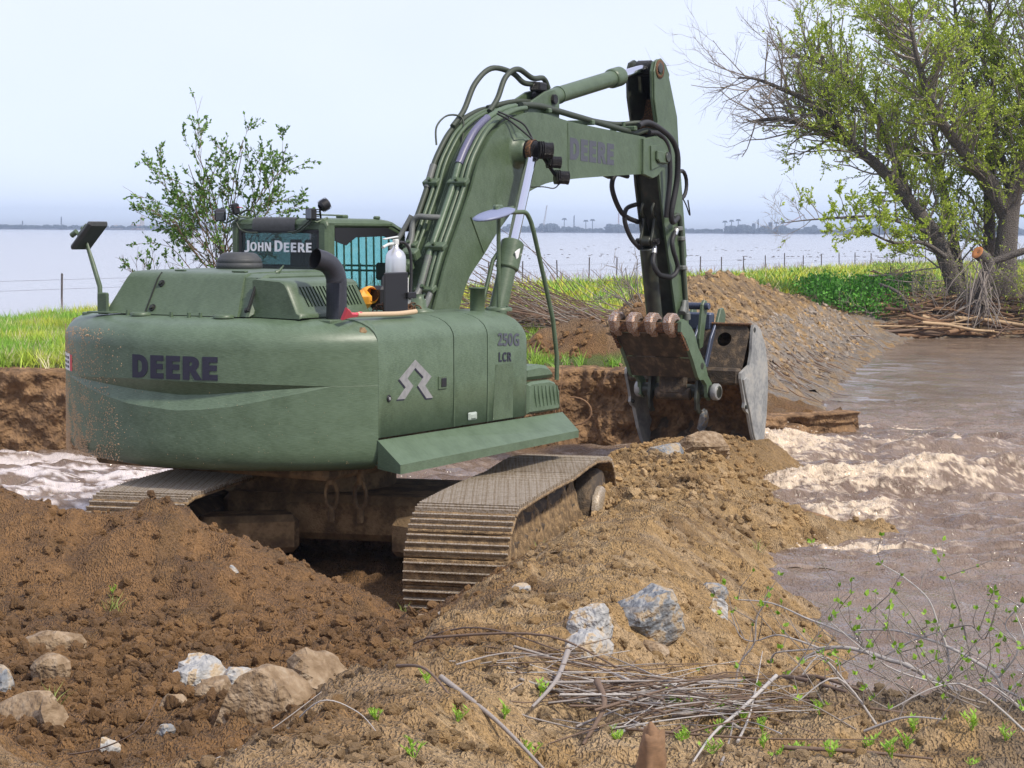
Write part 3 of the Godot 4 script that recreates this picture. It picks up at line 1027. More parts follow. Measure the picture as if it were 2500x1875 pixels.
	for k in 200:
		var a: float = g.randf_range(-30.0, 50.0)
		grit(gs, cw_pt(a, g.randf_range(1.15, 1.7)), cw_pt(a, 1.0, -1.0) - cw_pt(a, 1.0), 0.0015 + 0.002 * g.randf(), g)
	var go := part(cw, "grit", gs, mk("grit", lin(0.5, 0.34, 0.2), 0.95))
	go.set_meta("kind", "stuff")
	# hatch lids and bolts on its top
	s = S()
	for q in [[-0.38, -1.47, 0.08], [0.42, -1.46, 0.08]]:
		s = S()
		lathe(s, [[q[2], 0.0], [q[2], 0.018], [q[2] * 0.8, 0.026], [0.0, 0.026]], V(q[0], 2.228, q[1]), Vector3.UP, 20)
		part(cw, "lifting_lid", s, M.paint)
	for q in [[-0.55, -1.42], [-0.05, -1.5], [0.12, -1.5], [0.2, -1.46]]:
		s = S()
		cyl(s, V(q[0], 2.22, q[1]), V(q[0], 2.262, q[1]), 0.014, 8)
		part(cw, "bolt", s, M.paint)

func grit(s: SurfaceTool, p: Vector3, n: Vector3, r: float, g: RandomNumberGenerator):
	n = n.normalized()
	var u := n.cross(Vector3.UP).normalized()
	var w := n.cross(u)
	var a0 := g.randf() * TAU
	var q := []
	for k in 4:
		var a := a0 + TAU * k / 4.0
		q.append(p + (u * cos(a) + w * sin(a)) * r * g.randf_range(0.7, 1.2) - n * 0.001)
	var t := p + n * r * g.randf_range(0.5, 0.9)
	for k in 4: tri(s, q[k], q[(k + 1) % 4], t)

# side panel skin between f0 and f1 with the rounded shoulder; round_front shrinks the front end
func panel(f0: float, f1: float, round_front := 0.0) -> SurfaceTool:
	var s := S()
	var prof := [[1.50, 1.335], [1.53, 1.34], [1.533, 1.7], [1.53, 2.05], [1.522, 2.09], [1.495, 2.135], [1.45, 2.172], [1.39, 2.2], [1.31, 2.222], [1.2, 2.23]]
	var rows := []
	var n := 24
	for i in n + 1:
		var f: float = lerp(f0, f1, float(i) / n)
		var row := []
		for p in prof:
			var r: float = p[0]
			var y: float = p[1]
			var ff := f
			if round_front > 0.0:
				# top front corner rolls down and the front edge rolls in
				var e: float = clamp((f - (f1 - round_front)) / round_front, 0.0, 1.0)
				var drop: float = round_front * (1.0 - sqrt(max(0.0, 1.0 - e * e)))
				y = 1.335 + (y - 1.335) * (1.0 - 0.9 * drop / 0.9 * 0.95) if y > 2.0 else y
				r -= 0.25 * drop * drop / round_front
			row.append(V(r, y, ff))
		rows.append(row)
	grid(s, rows)
	# end flanges
	for i in [0, n]:
		var a: Array = rows[i]
		for j in a.size() - 1:
			var b := Vector3(a[j].x - 0.06, a[j].y - (0.05 if j > 4 else 0.0), a[j].z)
			var c := Vector3(a[j + 1].x - 0.06, a[j + 1].y - (0.05 if j > 3 else 0.0), a[j + 1].z)
			quad(s, a[j], b, c, a[j + 1])
	return s

func build_body():
	# inner structure
	var s := S()
	box(s, V(0, 1.66, 0.05), Vector3(2.9, 1.02, 2.3), 0.03)
	box(s, V(0, 1.25, 0.3), Vector3(2.4, 0.3, 3.0), 0.03)
	box(s, V(-0.95, 1.5, 1.4), Vector3(1.0, 0.6, 1.6), 0.03)
	box(s, V(1.1, 1.5, 1.3), Vector3(0.72, 0.34, 1.0), 0.03)
	box(s, V(0.16, 1.75, 1.45), Vector3(0.62, 0.7, 0.7), 0.03)
	part(EX, "main_frame", s, M.under)
	s = S()
	box(s, V(0.0, 2.2, -0.1), Vector3(2.45, 0.05, 2.2), 0.01)
	box(s, V(0.98, 2.2, 1.15), Vector3(0.5, 0.045, 0.4), 0.01)
	part(EX, "deck", s, M.paint)
	# right side doors
	var door := part(EX, "side_door", panel(-1.022, 0.045), M.paint_faded)
	var d2 := part(EX, "side_door", panel(0.058, 0.568), M.paint_faded)
	var tank := part(EX, "tank_panel", panel(0.58, 1.27, 0.2), M.paint_faded)
	s = S()
	box(s, V(1.44, 1.72, 0.1), Vector3(0.12, 0.74, 2.1), 0.005)
	part(EX, "inner_panel", s, M.seam)
	# emblem: broken arrowhead outline
	var em := [[-0.52, 1.905], [-0.745, 1.768], [-0.655, 1.70], [-0.77, 1.615], [-0.665, 1.612], [-0.548, 1.704], [-0.632, 1.768], [-0.52, 1.842], [-0.402, 1.764], [-0.482, 1.702], [-0.36, 1.596], [-0.262, 1.594], [-0.378, 1.695], [-0.288, 1.762]]
	s = S()
	prism(s, em, 1.534, 1.538, 0.0)
	part(door, "emblem", s, M.emblem)
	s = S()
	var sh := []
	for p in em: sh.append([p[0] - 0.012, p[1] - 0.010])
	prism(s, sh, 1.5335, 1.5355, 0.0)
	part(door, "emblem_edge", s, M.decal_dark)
	# latches
	s = S()
	box(s, V(1.536, 1.705, -0.125), Vector3(0.014, 0.105, 0.12), 0.004)
	part(door, "latch", s, M.paint)
	s = S()
	box(s, V(1.543, 1.705, -0.115), Vector3(0.012, 0.07, 0.075), 0.004)
	part(door, "latch_handle", s, M.black)
	s = S()
	cyl(s, V(1.53, 1.63, -0.885), V(1.542, 1.63, -0.885), 0.028, 16, 0.004)
	part(door, "lock", s, M.black)
	s = S()
	cyl(s, V(1.54, 1.63, -0.885), V(1.546, 1.63, -0.885), 0.012, 10)
	part(door, "lock_barrel", s, M.silver)
	s = S()
	box(s, V(1.538, 1.405, 0.33), Vector3(0.02, 0.065, 0.13), 0.01)
	box(s, V(1.545, 1.405, 0.33), Vector3(0.024, 0.05, 0.085), 0.012)
	part(d2, "vent_cover", s, mk("vent_grey", lin(0.35, 0.4, 0.35), 0.5))
	s = S()
	quad(s, V(1.5338, 1.345, 0.66), V(1.5345, 1.8, 0.70), V(1.5345, 1.8, 0.99), V(1.5338, 1.345, 0.99))
	part(tank, "paint_patch", s, M.paint)
	letters(tank, "lettering", "250G", func(u, v, z): return V(1.5335 + 0.002 * z, lerp(1.955, 2.062, v) - 0.02 * u, lerp(0.735, 1.09, u)), M.decal_faded)
	letters(tank, "lettering", "LCR", func(u, v, z): return V(1.5345 + 0.002 * z, lerp(1.822, 1.9, v) - 0.008 * u, lerp(0.75, 0.96, u)), M.decal_dark)
	# skirt that flares over the track
	s = S()
	var a0 := V(1.53, 1.325, -1.03); var a1 := V(1.53, 1.325, 1.86)
	var b0 := V(1.80, 1.165, -1.13); var b1 := V(1.80, 1.195, 1.66)
	quad(s, a0, b0, b1, a1)
	quad(s, b0, V(1.80, 1.095, -1.13), V(1.80, 1.135, 1.66), b1)
	quad(s, V(1.80, 1.095, -1.13), V(1.5, 1.14, -1.03), V(1.5, 1.14, 1.86), V(1.80, 1.135, 1.66))
	tri(s, a0, V(1.53, 1.11, -1.03), b0)
	tri(s, b0, V(1.53, 1.11, -1.03), V(1.80, 1.095, -1.13))
	quad(s, a1, b1, V(1.80, 1.135, 1.66), V(1.5, 1.14, 1.86))
	part(EX, "skirt", s, M.paint_faded)
	# step box with ribbed side in front of the tank
	s = S()
	prism(s, [[1.285, 1.345], [1.285, 1.6], [1.36, 1.618], [1.66, 1.618], [1.77, 1.59], [1.845, 1.52], [1.855, 1.345]], 1.1, 1.515, 0.02)
	var sb := part(EX, "step_box", s, M.paint_faded)
	for k in 7:
		s = S()
		var f0: float = 1.385 + k * 0.066
		tube(s, [V(1.517, 1.585 - 0.004 * k, f0), V(1.519, 1.5, f0 + 0.012), V(1.517, 1.40, f0 + 0.04)], [0.004, 0.011, 0.006], 6)
		part(sb, "rib", s, M.paint_faded)
	s = S()
	prism(s, [[1.26, 1.632], [1.26, 1.745], [1.5, 1.76], [1.66, 1.74], [1.75, 1.69], [1.79, 1.632]], 1.1, 1.5, 0.03)
	part(EX, "step_cover", s, M.paint_faded)
	# left body side, seen from elsewhere
	s = S()
	box(s, V(-1.49, 1.72, -0.3), Vector3(0.06, 0.8, 1.4), 0.02)
	part(EX, "side_door", s, M.paint_faded)
	s = S()
	box(s, V(-1.55, 1.2, 0.35), Vector3(0.24, 0.08, 2.2), 0.02)
	part(EX, "skirt", s, M.paint_faded)
	# filler pot and flange on the tank top
	s = S()
	lathe(s, [[0.062, 0.0], [0.062, 0.185], [0.072, 0.185], [0.072, 0.2], [0.06, 0.2], [0.055, 0.15], [0.0, 0.15]], V(1.22, 2.225, 0.93), Vector3.UP, 20)
	part(EX, "filler_neck", s, M.paint)
	s = S()
	lathe(s, [[0.115, 0.0], [0.115, 0.022], [0.1, 0.032], [0.0, 0.034]], V(1.28, 2.222, 1.18), Vector3.UP, 24)
	for k in 6:
		var an := TAU * k / 6.0
		cyl(s, V(1.28 + 0.085 * cos(an), 2.24, 1.18 + 0.085 * sin(an)), V(1.28 + 0.085 * cos(an), 2.262, 1.18 + 0.085 * sin(an)), 0.012, 6)
	part(EX, "tank_cap", s, M.paint)

func bolt(parent: Node, p: Vector3, n: Vector3, r := 0.02):
	var s := S()
	cyl(s, p, p + n * 0.008, r * 1.5, 16, 0.003)
	part(parent, "bolt_washer", s, M.seam)
	s = S()
	cyl(s, p + n * 0.006, p + n * 0.022, r * 0.8, 6)
	part(parent, "bolt", s, M.greasy_steel)

func build_hood():
	# engine hood: slanted rear face, rounded top edge
	var s := S()
	var secs := [] # left to right stations: r, inset factor
	var prof := [[-1.40, 2.235], [-1.385, 2.25], [-1.23, 2.51], [-1.2, 2.545], [-1.15, 2.562], [-1.0, 2.568], [-0.2, 2.575]]
	var rows := []
	for q in [[-0.79, -0.92], [-0.45, -0.58]]: pass
	for st in [[-0.80, -0.70, 0.0], [-0.40, -0.40, 0.0], [0.0, 0.0, 0.0], [0.50, 0.42, 0.0]]:
		var row := []
		for p in prof:
			var t: float = clamp((p[1] - 2.235) / 0.33, 0.0, 1.0)
			row.append(V(lerp(float(st[0]), float(st[1]), t), p[1], p[0]))
		rows.append(row)
	grid(s, rows)
	# left and right ends
	for e in [rows[0], rows[3]]:
		var n: int = e.size()
		for i in range(1, n - 1):
			tri(s, Vector3(e[0].x, 2.235, 0.2), e[i], e[i + 1])
		tri(s, Vector3(e[0].x, 2.235, 0.2), e[0], e[1])
	var hood := part(EX, "engine_hood", s, M.paint)
	s = S()
	tube(s, [V(-0.40, 2.25, -1.39), V(-0.40, 2.51, -1.235), V(-0.40, 2.556, -1.185)], 0.006, 6)
	part(hood, "seam", s, M.seam)
	var nn := V(0, 0.5, -0.86).normalized()
	bolt(hood, V(-0.345, 2.47, -1.255), nn)
	bolt(hood, V(-0.345, 2.285, -1.368), nn)
	# right return face of the hood
	s = S()
	prism(s, [[-1.36, 2.235], [-1.2, 2.53], [-1.12, 2.556], [-0.1, 2.556], [-0.1, 2.235]], 0.40, 0.60, 0.02)
	var ret := part(EX, "hood_side", s, M.paint)
	bolt(ret, V(0.57, 2.47, -1.26), nn, 0.016)
	bolt(ret, V(0.57, 2.285, -1.365), nn, 0.016)
	# louvred cover over the muffler, real slots between bars
	s = S()
	var lo := [] # cross sections along f: profile r,y
	var pr := [[1.03, 2.235], [1.03, 2.262], [1.0, 2.275], [0.915, 2.45], [0.89, 2.49], [0.85, 2.51], [0.62, 2.525]]
	for f in [-1.31, -1.295, -1.17]:
		var row := []
		for p in pr:
			var ins := 0.015 if f < -1.3 else 0.0
			row.append(V(p[0] - ins, p[1] - ins * 0.5, f))
		lo.append(row)
	grid(s, lo)
	for i in pr.size() - 1:
		tri(s, V(0.58, 2.235, -1.31), lo[0][i], lo[0][i + 1])
	tri(s, V(0.58, 2.235, -1.31), lo[0][pr.size() - 1], V(0.58, 2.51, -1.31))
	# solid front end and top band
	grid(s, [[V(0.89, 2.49, -1.17), V(0.85, 2.51, -1.17), V(0.62, 2.525, -1.17)], [V(0.89, 2.49, -0.38), V(0.85, 2.51, -0.38), V(0.62, 2.525, -0.38)]])
	grid(s, [[V(1.03, 2.235, -1.17), V(1.03, 2.262, -1.17), V(1.0, 2.275, -1.17)], [V(1.03, 2.235, -0.38), V(1.03, 2.262, -0.38), V(1.0, 2.275, -0.38)]])
	grid(s, [[V(1.0, 2.275, -1.17), V(0.98, 2.316, -1.17)], [V(1.0, 2.275, -0.38), V(0.98, 2.316, -0.38)]])
	grid(s, [[V(0.905, 2.465, -1.17), V(0.89, 2.49, -1.17)], [V(0.905, 2.465, -0.38), V(0.89, 2.49, -0.38)]])
	grid(s, [[V(1.03, 2.235, -0.38), V(1.0, 2.275, -0.38), V(0.89, 2.49, -0.38), V(0.62, 2.525, -0.38)], [V(0.95, 2.235, -0.31), V(0.93, 2.27, -0.31), V(0.83, 2.46, -0.31), V(0.6, 2.5, -0.31)]])
	var lv := part(EX, "muffler_cover", s, M.paint)
	var x0 := -1.17
	for k in 18:
		s = S()
		var fa: float = x0 + k * 0.0438
		var wdt := 0.023
		if k == 17: wdt = 0.046
		# bars between the slots, slanted like the slots
		var sl := 0.02
		quad(s, V(0.98, 2.316, fa), V(0.905, 2.465, fa - sl), V(0.905, 2.465, fa + wdt - sl), V(0.98, 2.316, fa + wdt))
		quad(s, V(0.98, 2.316, fa + wdt), V(0.905, 2.465, fa + wdt - sl), V(0.885, 2.46, fa + wdt - sl), V(0.96, 2.31, fa + wdt))
		quad(s, V(0.98, 2.316, fa), V(0.96, 2.31, fa), V(0.885, 2.46, fa - sl), V(0.905, 2.465, fa - sl))
		part(lv, "louvre_bar", s, M.paint)
	s = S()
	box(s, V(0.74, 2.36, -0.78), Vector3(0.2, 0.22, 0.76), 0.01)
	part(EX, "muffler", s, M.stack)
	s = S()
	box(s, V(0.6, 2.40, -1.33), Vector3(0.018, 0.28, 0.03), 0.004, Basis(Vector3.RIGHT, -0.5))
	part(EX, "hood_rail", s, M.seam)
	# exhaust stack, bent to the rear left, open end
	s = S()
	var c := V(1.15, 2.1, -1.02)
	var path := []
	path.append(c)
	path.append(V(1.15, 2.50, -1.02))
	for k in 9:
		var t := k / 8.0 * 1.42
		path.append(V(1.15, 2.50, -1.02) + Vector3(-0.36 * 0.17 * (1.0 - cos(t)), 0.17 * sin(t), 0.93 * 0.17 * (1.0 - cos(t))))
	var last: Vector3 = path[path.size() - 1]
	var dir: Vector3 = (last - path[path.size() - 2]).normalized()
	path.append(last + dir * 0.05)
	tube(s, path, 0.078, 24, false)
	var stk := part(EX, "exhaust_stack", s, M.stack)
	s = S()
	tube(s, path, 0.072, 24, false)
	part(stk, "inner_pipe", s, M.soot)
	# air pre-cleaner dome
	s = S()
	lathe(s, [[0.17, 0.0], [0.19, 0.012], [0.19, 0.052], [0.182, 0.056], [0.186, 0.06], [0.178, 0.095], [0.168, 0.098], [0.166, 0.102], [0.145, 0.128], [0.115, 0.14], [0.0, 0.144]], V(-0.36, 2.565, -0.25), Vector3.UP, 40)
	part(EX, "air_precleaner", s, M.cap_paint)
	# small hood fittings
	s = S()
	box(s, V(0.30, 2.572, -1.1), Vector3(0.13, 0.014, 0.05), 0.005)
	part(hood, "lid_catch", s, M.paint)
	s = S()
	box(s, V(-0.30, 2.572, -1.08), Vector3(0.1, 0.012, 0.03), 0.004)
	part(hood, "lid_catch", s, M.paint)
	s = S()
	tube(s, [V(0.5, 2.56, -0.9), V(0.52, 2.58, -0.88), V(0.54, 2.62, -0.86)], [0.025, 0.012, 0.004], 8)
	part(hood, "lid_catch", s, M.paint)

func build_cab():
	var cab := Node3D.new()
	cab.name = "cab"
	EX.add_child(cab)
	var rl := -1.24
	var rr := -0.2
	var fb := 0.78
	var ft := 2.02
	var s := S()
	# pillars: rear pair, front pair
	box(s, V(rl + 0.045, 2.3, fb + 0.05), Vector3(0.09, 1.35, 0.12), 0.025)
	box(s, V(rr - 0.055, 2.3, fb + 0.06), Vector3(0.11, 1.35, 0.14), 0.025)
	box(s, V(rl + 0.035, 2.2, ft - 0.02), Vector3(0.07, 1.3, 0.07), 0.02)
	tube(s, spl([V(rr - 0.05, 2.93, ft - 0.26), V(rr - 0.05, 2.86, ft - 0.06), V(rr - 0.05, 2.72, ft + 0.0), V(rr - 0.05, 1.75, ft + 0.06)], 6), 0.04, 8)
	# sill and rear lower wall
	box(s, V((rl + rr) / 2, 2.2, fb + 0.04), Vector3(rr - rl, 0.78, 0.06), 0.02)
	box(s, V(rr - 0.04, 1.95, (fb + ft) / 2), Vector3(0.08, 0.7, ft - fb), 0.02)
	box(s, V(rl + 0.04, 2.0, (fb + ft) / 2), Vector3(0.08, 0.7, ft - fb), 0.02)
	# rear header
	box(s, V((rl + rr) / 2, 2.925, fb + 0.05), Vector3(rr - rl - 0.02, 0.11, 0.1), 0.03)
	box(s, V(rr - 0.05, 2.945, (fb + ft) / 2 - 0.1), Vector3(0.1, 0.05, ft - fb - 0.22), 0.015)
	part(cab, "frame", s, M.paint)
	# roof with rolled front
	s = S()
	var rows := []
	for p in [[fb - 0.01, 2.94], [fb - 0.01, 2.972], [fb + 0.02, 2.992], [fb + 0.2, 2.998], [ft - 0.35, 2.995], [ft - 0.2, 2.98], [ft - 0.06, 2.93], [ft + 0.02, 2.84]]:
		rows.append([V(rl, p[1] - 0.05, p[0]), V(rl + 0.015, p[1] - 0.015, p[0]), V(rl + 0.06, p[1], p[0]), V(rr - 0.06, p[1], p[0]), V(rr - 0.015, p[1] - 0.015, p[0]), V(rr, p[1] - 0.05, p[0])])
	grid(s, rows)
	part(cab, "roof", s, M.paint)
	# grey visor panel at the rear of the roof
	s = S()
	grid(s, [[V(-0.99, 2.885, fb - 0.022), V(-0.53, 2.885, fb - 0.022)], [V(-0.99, 2.93, fb - 0.028), V(-0.53, 2.93, fb - 0.028)], [V(-0.99, 2.985, fb - 0.012), V(-0.53, 2.985, fb - 0.012)], [V(-0.99, 3.004, fb + 0.03), V(-0.53, 3.004, fb + 0.03)], [V(-0.99, 3.006, fb + 0.3), V(-0.53, 3.006, fb + 0.3)]])
	part(cab, "roof_hatch", s, M.cap_paint)
	# rear window: black border and dark pane with white lettering
	s = S()
	box(s, V(-0.715, 2.72, fb + 0.005), Vector3(0.86, 0.34, 0.014), 0.004)
	var rw := part(cab, "rear_window", s, M.glass_dark)
	s = S()
	for q in [[-1.135, 2.72, 0.03, 0.34], [-0.295, 2.72, 0.03, 0.34], [-0.715, 2.88, 0.86, 0.03]]:
		box(s, V(q[0], q[1], fb - 0.005), Vector3(q[2], q[3], 0.012), 0.003)
	part(rw, "seal", s, M.black)
	letters(rw, "lettering", "J", func(u, v, z): return V(lerp(-1.09, -1.035, u), lerp(2.695, 2.80, v), fb - 0.006 - 0.002 * z), M.decal_white)
	letters(rw, "lettering", "OHN", func(u, v, z): return V(lerp(-1.025, -0.80, u), lerp(2.705, 2.785, v), fb - 0.006 - 0.002 * z), M.decal_white)
	letters(rw, "lettering", "D", func(u, v, z): return V(lerp(-0.76, -0.675, u), lerp(2.703, 2.80, v), fb - 0.006 - 0.002 * z), M.decal_white)
	letters(rw, "lettering", "EERE", func(u, v, z): return V(lerp(-0.66, -0.365, u), lerp(2.7, 2.782, v), fb - 0.006 - 0.002 * z), M.decal_white)
	# right side window with black surround
	s = S()
	prism(s, [[fb + 0.13, 2.3], [fb + 0.13, 2.915], [ft - 0.28, 2.915], [ft - 0.1, 2.86], [ft - 0.04, 2.75], [ft - 0.02, 2.3]], rr - 0.03, rr - 0.018, 0.002)
	var sw := part(cab, "side_window", s, M.glass_side)
	s = S()
	prism(s, [[fb + 0.13, 2.915], [ft - 0.28, 2.915], [ft - 0.1, 2.86], [ft - 0.05, 2.77], [ft - 0.16, 2.80], [ft - 0.35, 2.84], [fb + 0.45, 2.83], [fb + 0.3, 2.76], [fb + 0.2, 2.78], [fb + 0.13, 2.8]], rr - 0.017, rr - 0.012, 0.0)
	part(sw, "sun_band", s, M.black)
	# front windscreen and left window, turquoise reflection put into their glass colour
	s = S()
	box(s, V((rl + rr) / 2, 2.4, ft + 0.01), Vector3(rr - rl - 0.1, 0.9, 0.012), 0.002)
	part(cab, "windscreen", s, M.teal_sheen_glass)
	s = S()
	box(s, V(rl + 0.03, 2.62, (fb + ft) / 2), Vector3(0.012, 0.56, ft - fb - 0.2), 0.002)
	part(cab, "side_window", s, M.teal_sheen_glass)
	# window guard bars in front
	var gd := Node3D.new()
	gd.name = "window_guard"
	cab.add_child(gd)
	for k in 12:
		s = S()
		var r: float = lerp(rl + 0.06, rr - 0.06, k / 11.0)
		cyl(s, V(r, 1.9, ft + 0.09), V(r, 2.9, ft + 0.06), 0.009, 6)
		part(gd, "guard_bar", s, M.paint)
	for y in [2.52, 2.565, 2.9]:
		s = S()
		cyl(s, V(rl, y, ft + 0.085), V(rr, y, ft + 0.085), 0.011, 6)
		part(gd, "guard_bar", s, M.paint)
	# seat, headrest and monitor inside
	s = S()
	box(s, V(-0.72, 2.25, 1.2), Vector3(0.5, 0.65, 0.14), 0.06)
	box(s, V(-0.72, 2.6, 1.22), Vector3(0.26, 0.2, 0.1), 0.04)
	box(s, V(-0.72, 1.95, 1.45), Vector3(0.52, 0.14, 0.5), 0.05)
	part(cab, "seat", s, M.black)
	s = S()
	box(s, V(-0.32, 2.52, ft - 0.16), Vector3(0.2, 0.16, 0.05), 0.02)
	cyl(s, V(-0.32, 2.1, ft - 0.16), V(-0.32, 2.5, ft - 0.16), 0.02, 8)
	part(cab, "monitor", s, M.black)
	# air con duct drawn as pale box behind the rear glass
	s = S()
	box(s, V(-0.62, 2.66, fb + 0.12), Vector3(0.12, 0.3, 0.03), 0.01)
	box(s, V(-0.45, 2.66, fb + 0.12), Vector3(0.16, 0.3, 0.03), 0.03)
	part(cab, "seat_frame", s, mk("inner_grey", lin(0.3, 0.38, 0.36), 0.6))
	# roof ledge tube at the front
	s = S()
	cyl(s, V(rr - 0.02, 2.92, ft + 0.0), V(rr + 0.06, 2.925, ft + 0.13), 0.036, 14, 0.006)
	part(cab, "roof_lamp", s, M.black)
	s = S()
	box(s, V(-0.36, 3.012, fb + 0.45), Vector3(0.09, 0.035, 0.08), 0.01)
	part(cab, "roof_bracket", s, M.paint)
	s = S()
	box(s, V(-0.26, 3.006, fb + 0.85), Vector3(0.05, 0.03, 0.06), 0.01)
	part(cab, "roof_bracket", s, M.paint)
	s = S()
	tube(s, [V(-0.50, 3.03, fb + 0.06), V(-0.33, 3.022, fb + 0.45)], 0.008, 6)
	part(cab, "roof_bracket", s, M.paint)
	# work lights on brackets
	for q in [[-1.285, 3.02, 0.68, 0.6, 0.3], [-1.15, 3.075, 0.72, 2.4, -0.2], [-0.33, 3.03, 0.72, -0.25, 0.0]]:
		var b := Basis(Vector3.UP, q[3]) * Basis(Vector3.RIGHT, q[4])
		s = S()
		box(s, V(q[0], q[1], q[2]), Vector3(0.1, 0.1, 0.06), 0.012, b)
		for k in 5: box(s, V(q[0], q[1] - 0.04 + k * 0.02, q[2]) + b * Vector3(0, 0, -0.04), Vector3(0.09, 0.008, 0.03), 0.002, b)
		var wl := part(cab, "work_light", s, M.black)
		s = S()
		box(s, V(q[0], q[1], q[2]) + b * Vector3(0, 0, 0.031), Vector3(0.075, 0.075, 0.006), 0.002, b)
		part(wl, "lens", s, M.lens)
		s = S()
		tube(s, [V(q[0], q[1] - 0.05, q[2]), V(q[0] + 0.04, q[1] - 0.07, q[2] + 0.03), V(q[0] + 0.09, 3.0, q[2] + 0.12)], 0.01, 6)
		part(wl, "bracket", s, M.paint)
	s = S()
	lathe(s, [[0.03, 0.0], [0.045, 0.015], [0.05, 0.03], [0.05, 0.07], [0.04, 0.09], [0.0, 0.09]], V(-0.26, 3.085, 0.75), V(0.45, 0.5, 0.75).normalized(), 18)
	for k in 5: lathe(s, [[0.056, 0.02 + k * 0.014], [0.056, 0.026 + k * 0.014]], V(-0.26, 3.085, 0.75), V(0.45, 0.5, 0.75).normalized(), 18)
	tube(s, [V(-0.26, 3.07, 0.75), V(-0.3, 3.0, 0.82)], 0.009, 6)
	part(cab, "work_light", s, M.black)
	s = S()
	tube(s, spl([V(-1.16, 2.96, fb - 0.03), V(-1.12, 2.9, fb - 0.035), V(-1.03, 2.87, fb - 0.04), V(-0.93, 2.868, fb - 0.03)], 6), 0.008, 6)
	tube(s, spl([V(-1.15, 2.97, fb - 0.03), V(-1.14, 3.03, fb), V(-1.08, 3.065, fb + 0.02), V(-1.02, 3.05, fb + 0.04), V(-1.01, 3.0, fb + 0.05)], 6), 0.009, 6)
	tube(s, spl([V(-0.35, 2.99, fb - 0.03), V(-0.42, 2.93, fb - 0.045), V(-0.5, 2.885, fb - 0.045), V(-0.6, 2.87, fb - 0.03)], 6), 0.008, 6)
	tube(s, spl([V(-0.33, 2.985, fb - 0.03), V(-0.40, 2.915, fb - 0.045), V(-0.49, 2.872, fb - 0.045), V(-0.55, 2.868, fb - 0.03)], 6), 0.008, 6)
	part(cab, "cable", s, M.hose)
	s = S()
	tube(s, [V(-1.18, 2.94, fb - 0.02), V(-1.3, 2.75, fb - 0.1), V(-1.45, 2.55, fb - 0.2)], 0.004, 5)
	part(cab, "antenna_wire", s, M.hose)
	s = S()
	tube(s, [V(-1.13, 3.07, 0.7), V(-1.1, 3.09, 0.69), V(-1.06, 3.085, 0.71)], 0.004, 5)
	part(cab, "light_wire", s, M.wire_red)

# boom back edge (f, y)
const BT := [[1.42, 1.9], [1.62, 2.29], [1.79, 2.63], [2.02, 2.98], [2.19, 3.25], [2.3, 3.46], [2.4, 3.59], [2.56, 3.75], [2.77, 3.87], [3.05, 3.965], [3.27, 4.0], [3.56, 4.0], [4.01, 3.955], [4.61, 3.92], [5.71, 3.87]]
const BL := [[5.72, 3.52], [4.61, 3.46], [4.02, 3.42], [3.63, 3.38], [3.4, 3.33], [3.2, 3.27], [3.03, 3.17], [2.62, 2.88], [2.41, 2.7], [2.2, 2.54], [2.1, 2.44], [2.02, 2.31], [1.8, 1.9]]

func back_line(r: float, off: float, y0: float, y1: float, f1 := 9.0) -> Array:
	var out := []
	for i in BT.size():
		var a: Array = BT[max(i - 1, 0)]
		var b: Array = BT[min(i + 1, BT.size() - 1)]
		var t := Vector2(b[0] - a[0], b[1] - a[1]).normalized()
		var n := Vector2(-t.y, t.x)
		var p := Vector2(BT[i][0], BT[i][1]) + n * off
		if BT[i][0] < 3.0 and (p.y < y0 or p.y > y1): continue
		if p.x > f1: continue
		out.append(V(r, p.y, p.x))
	return out

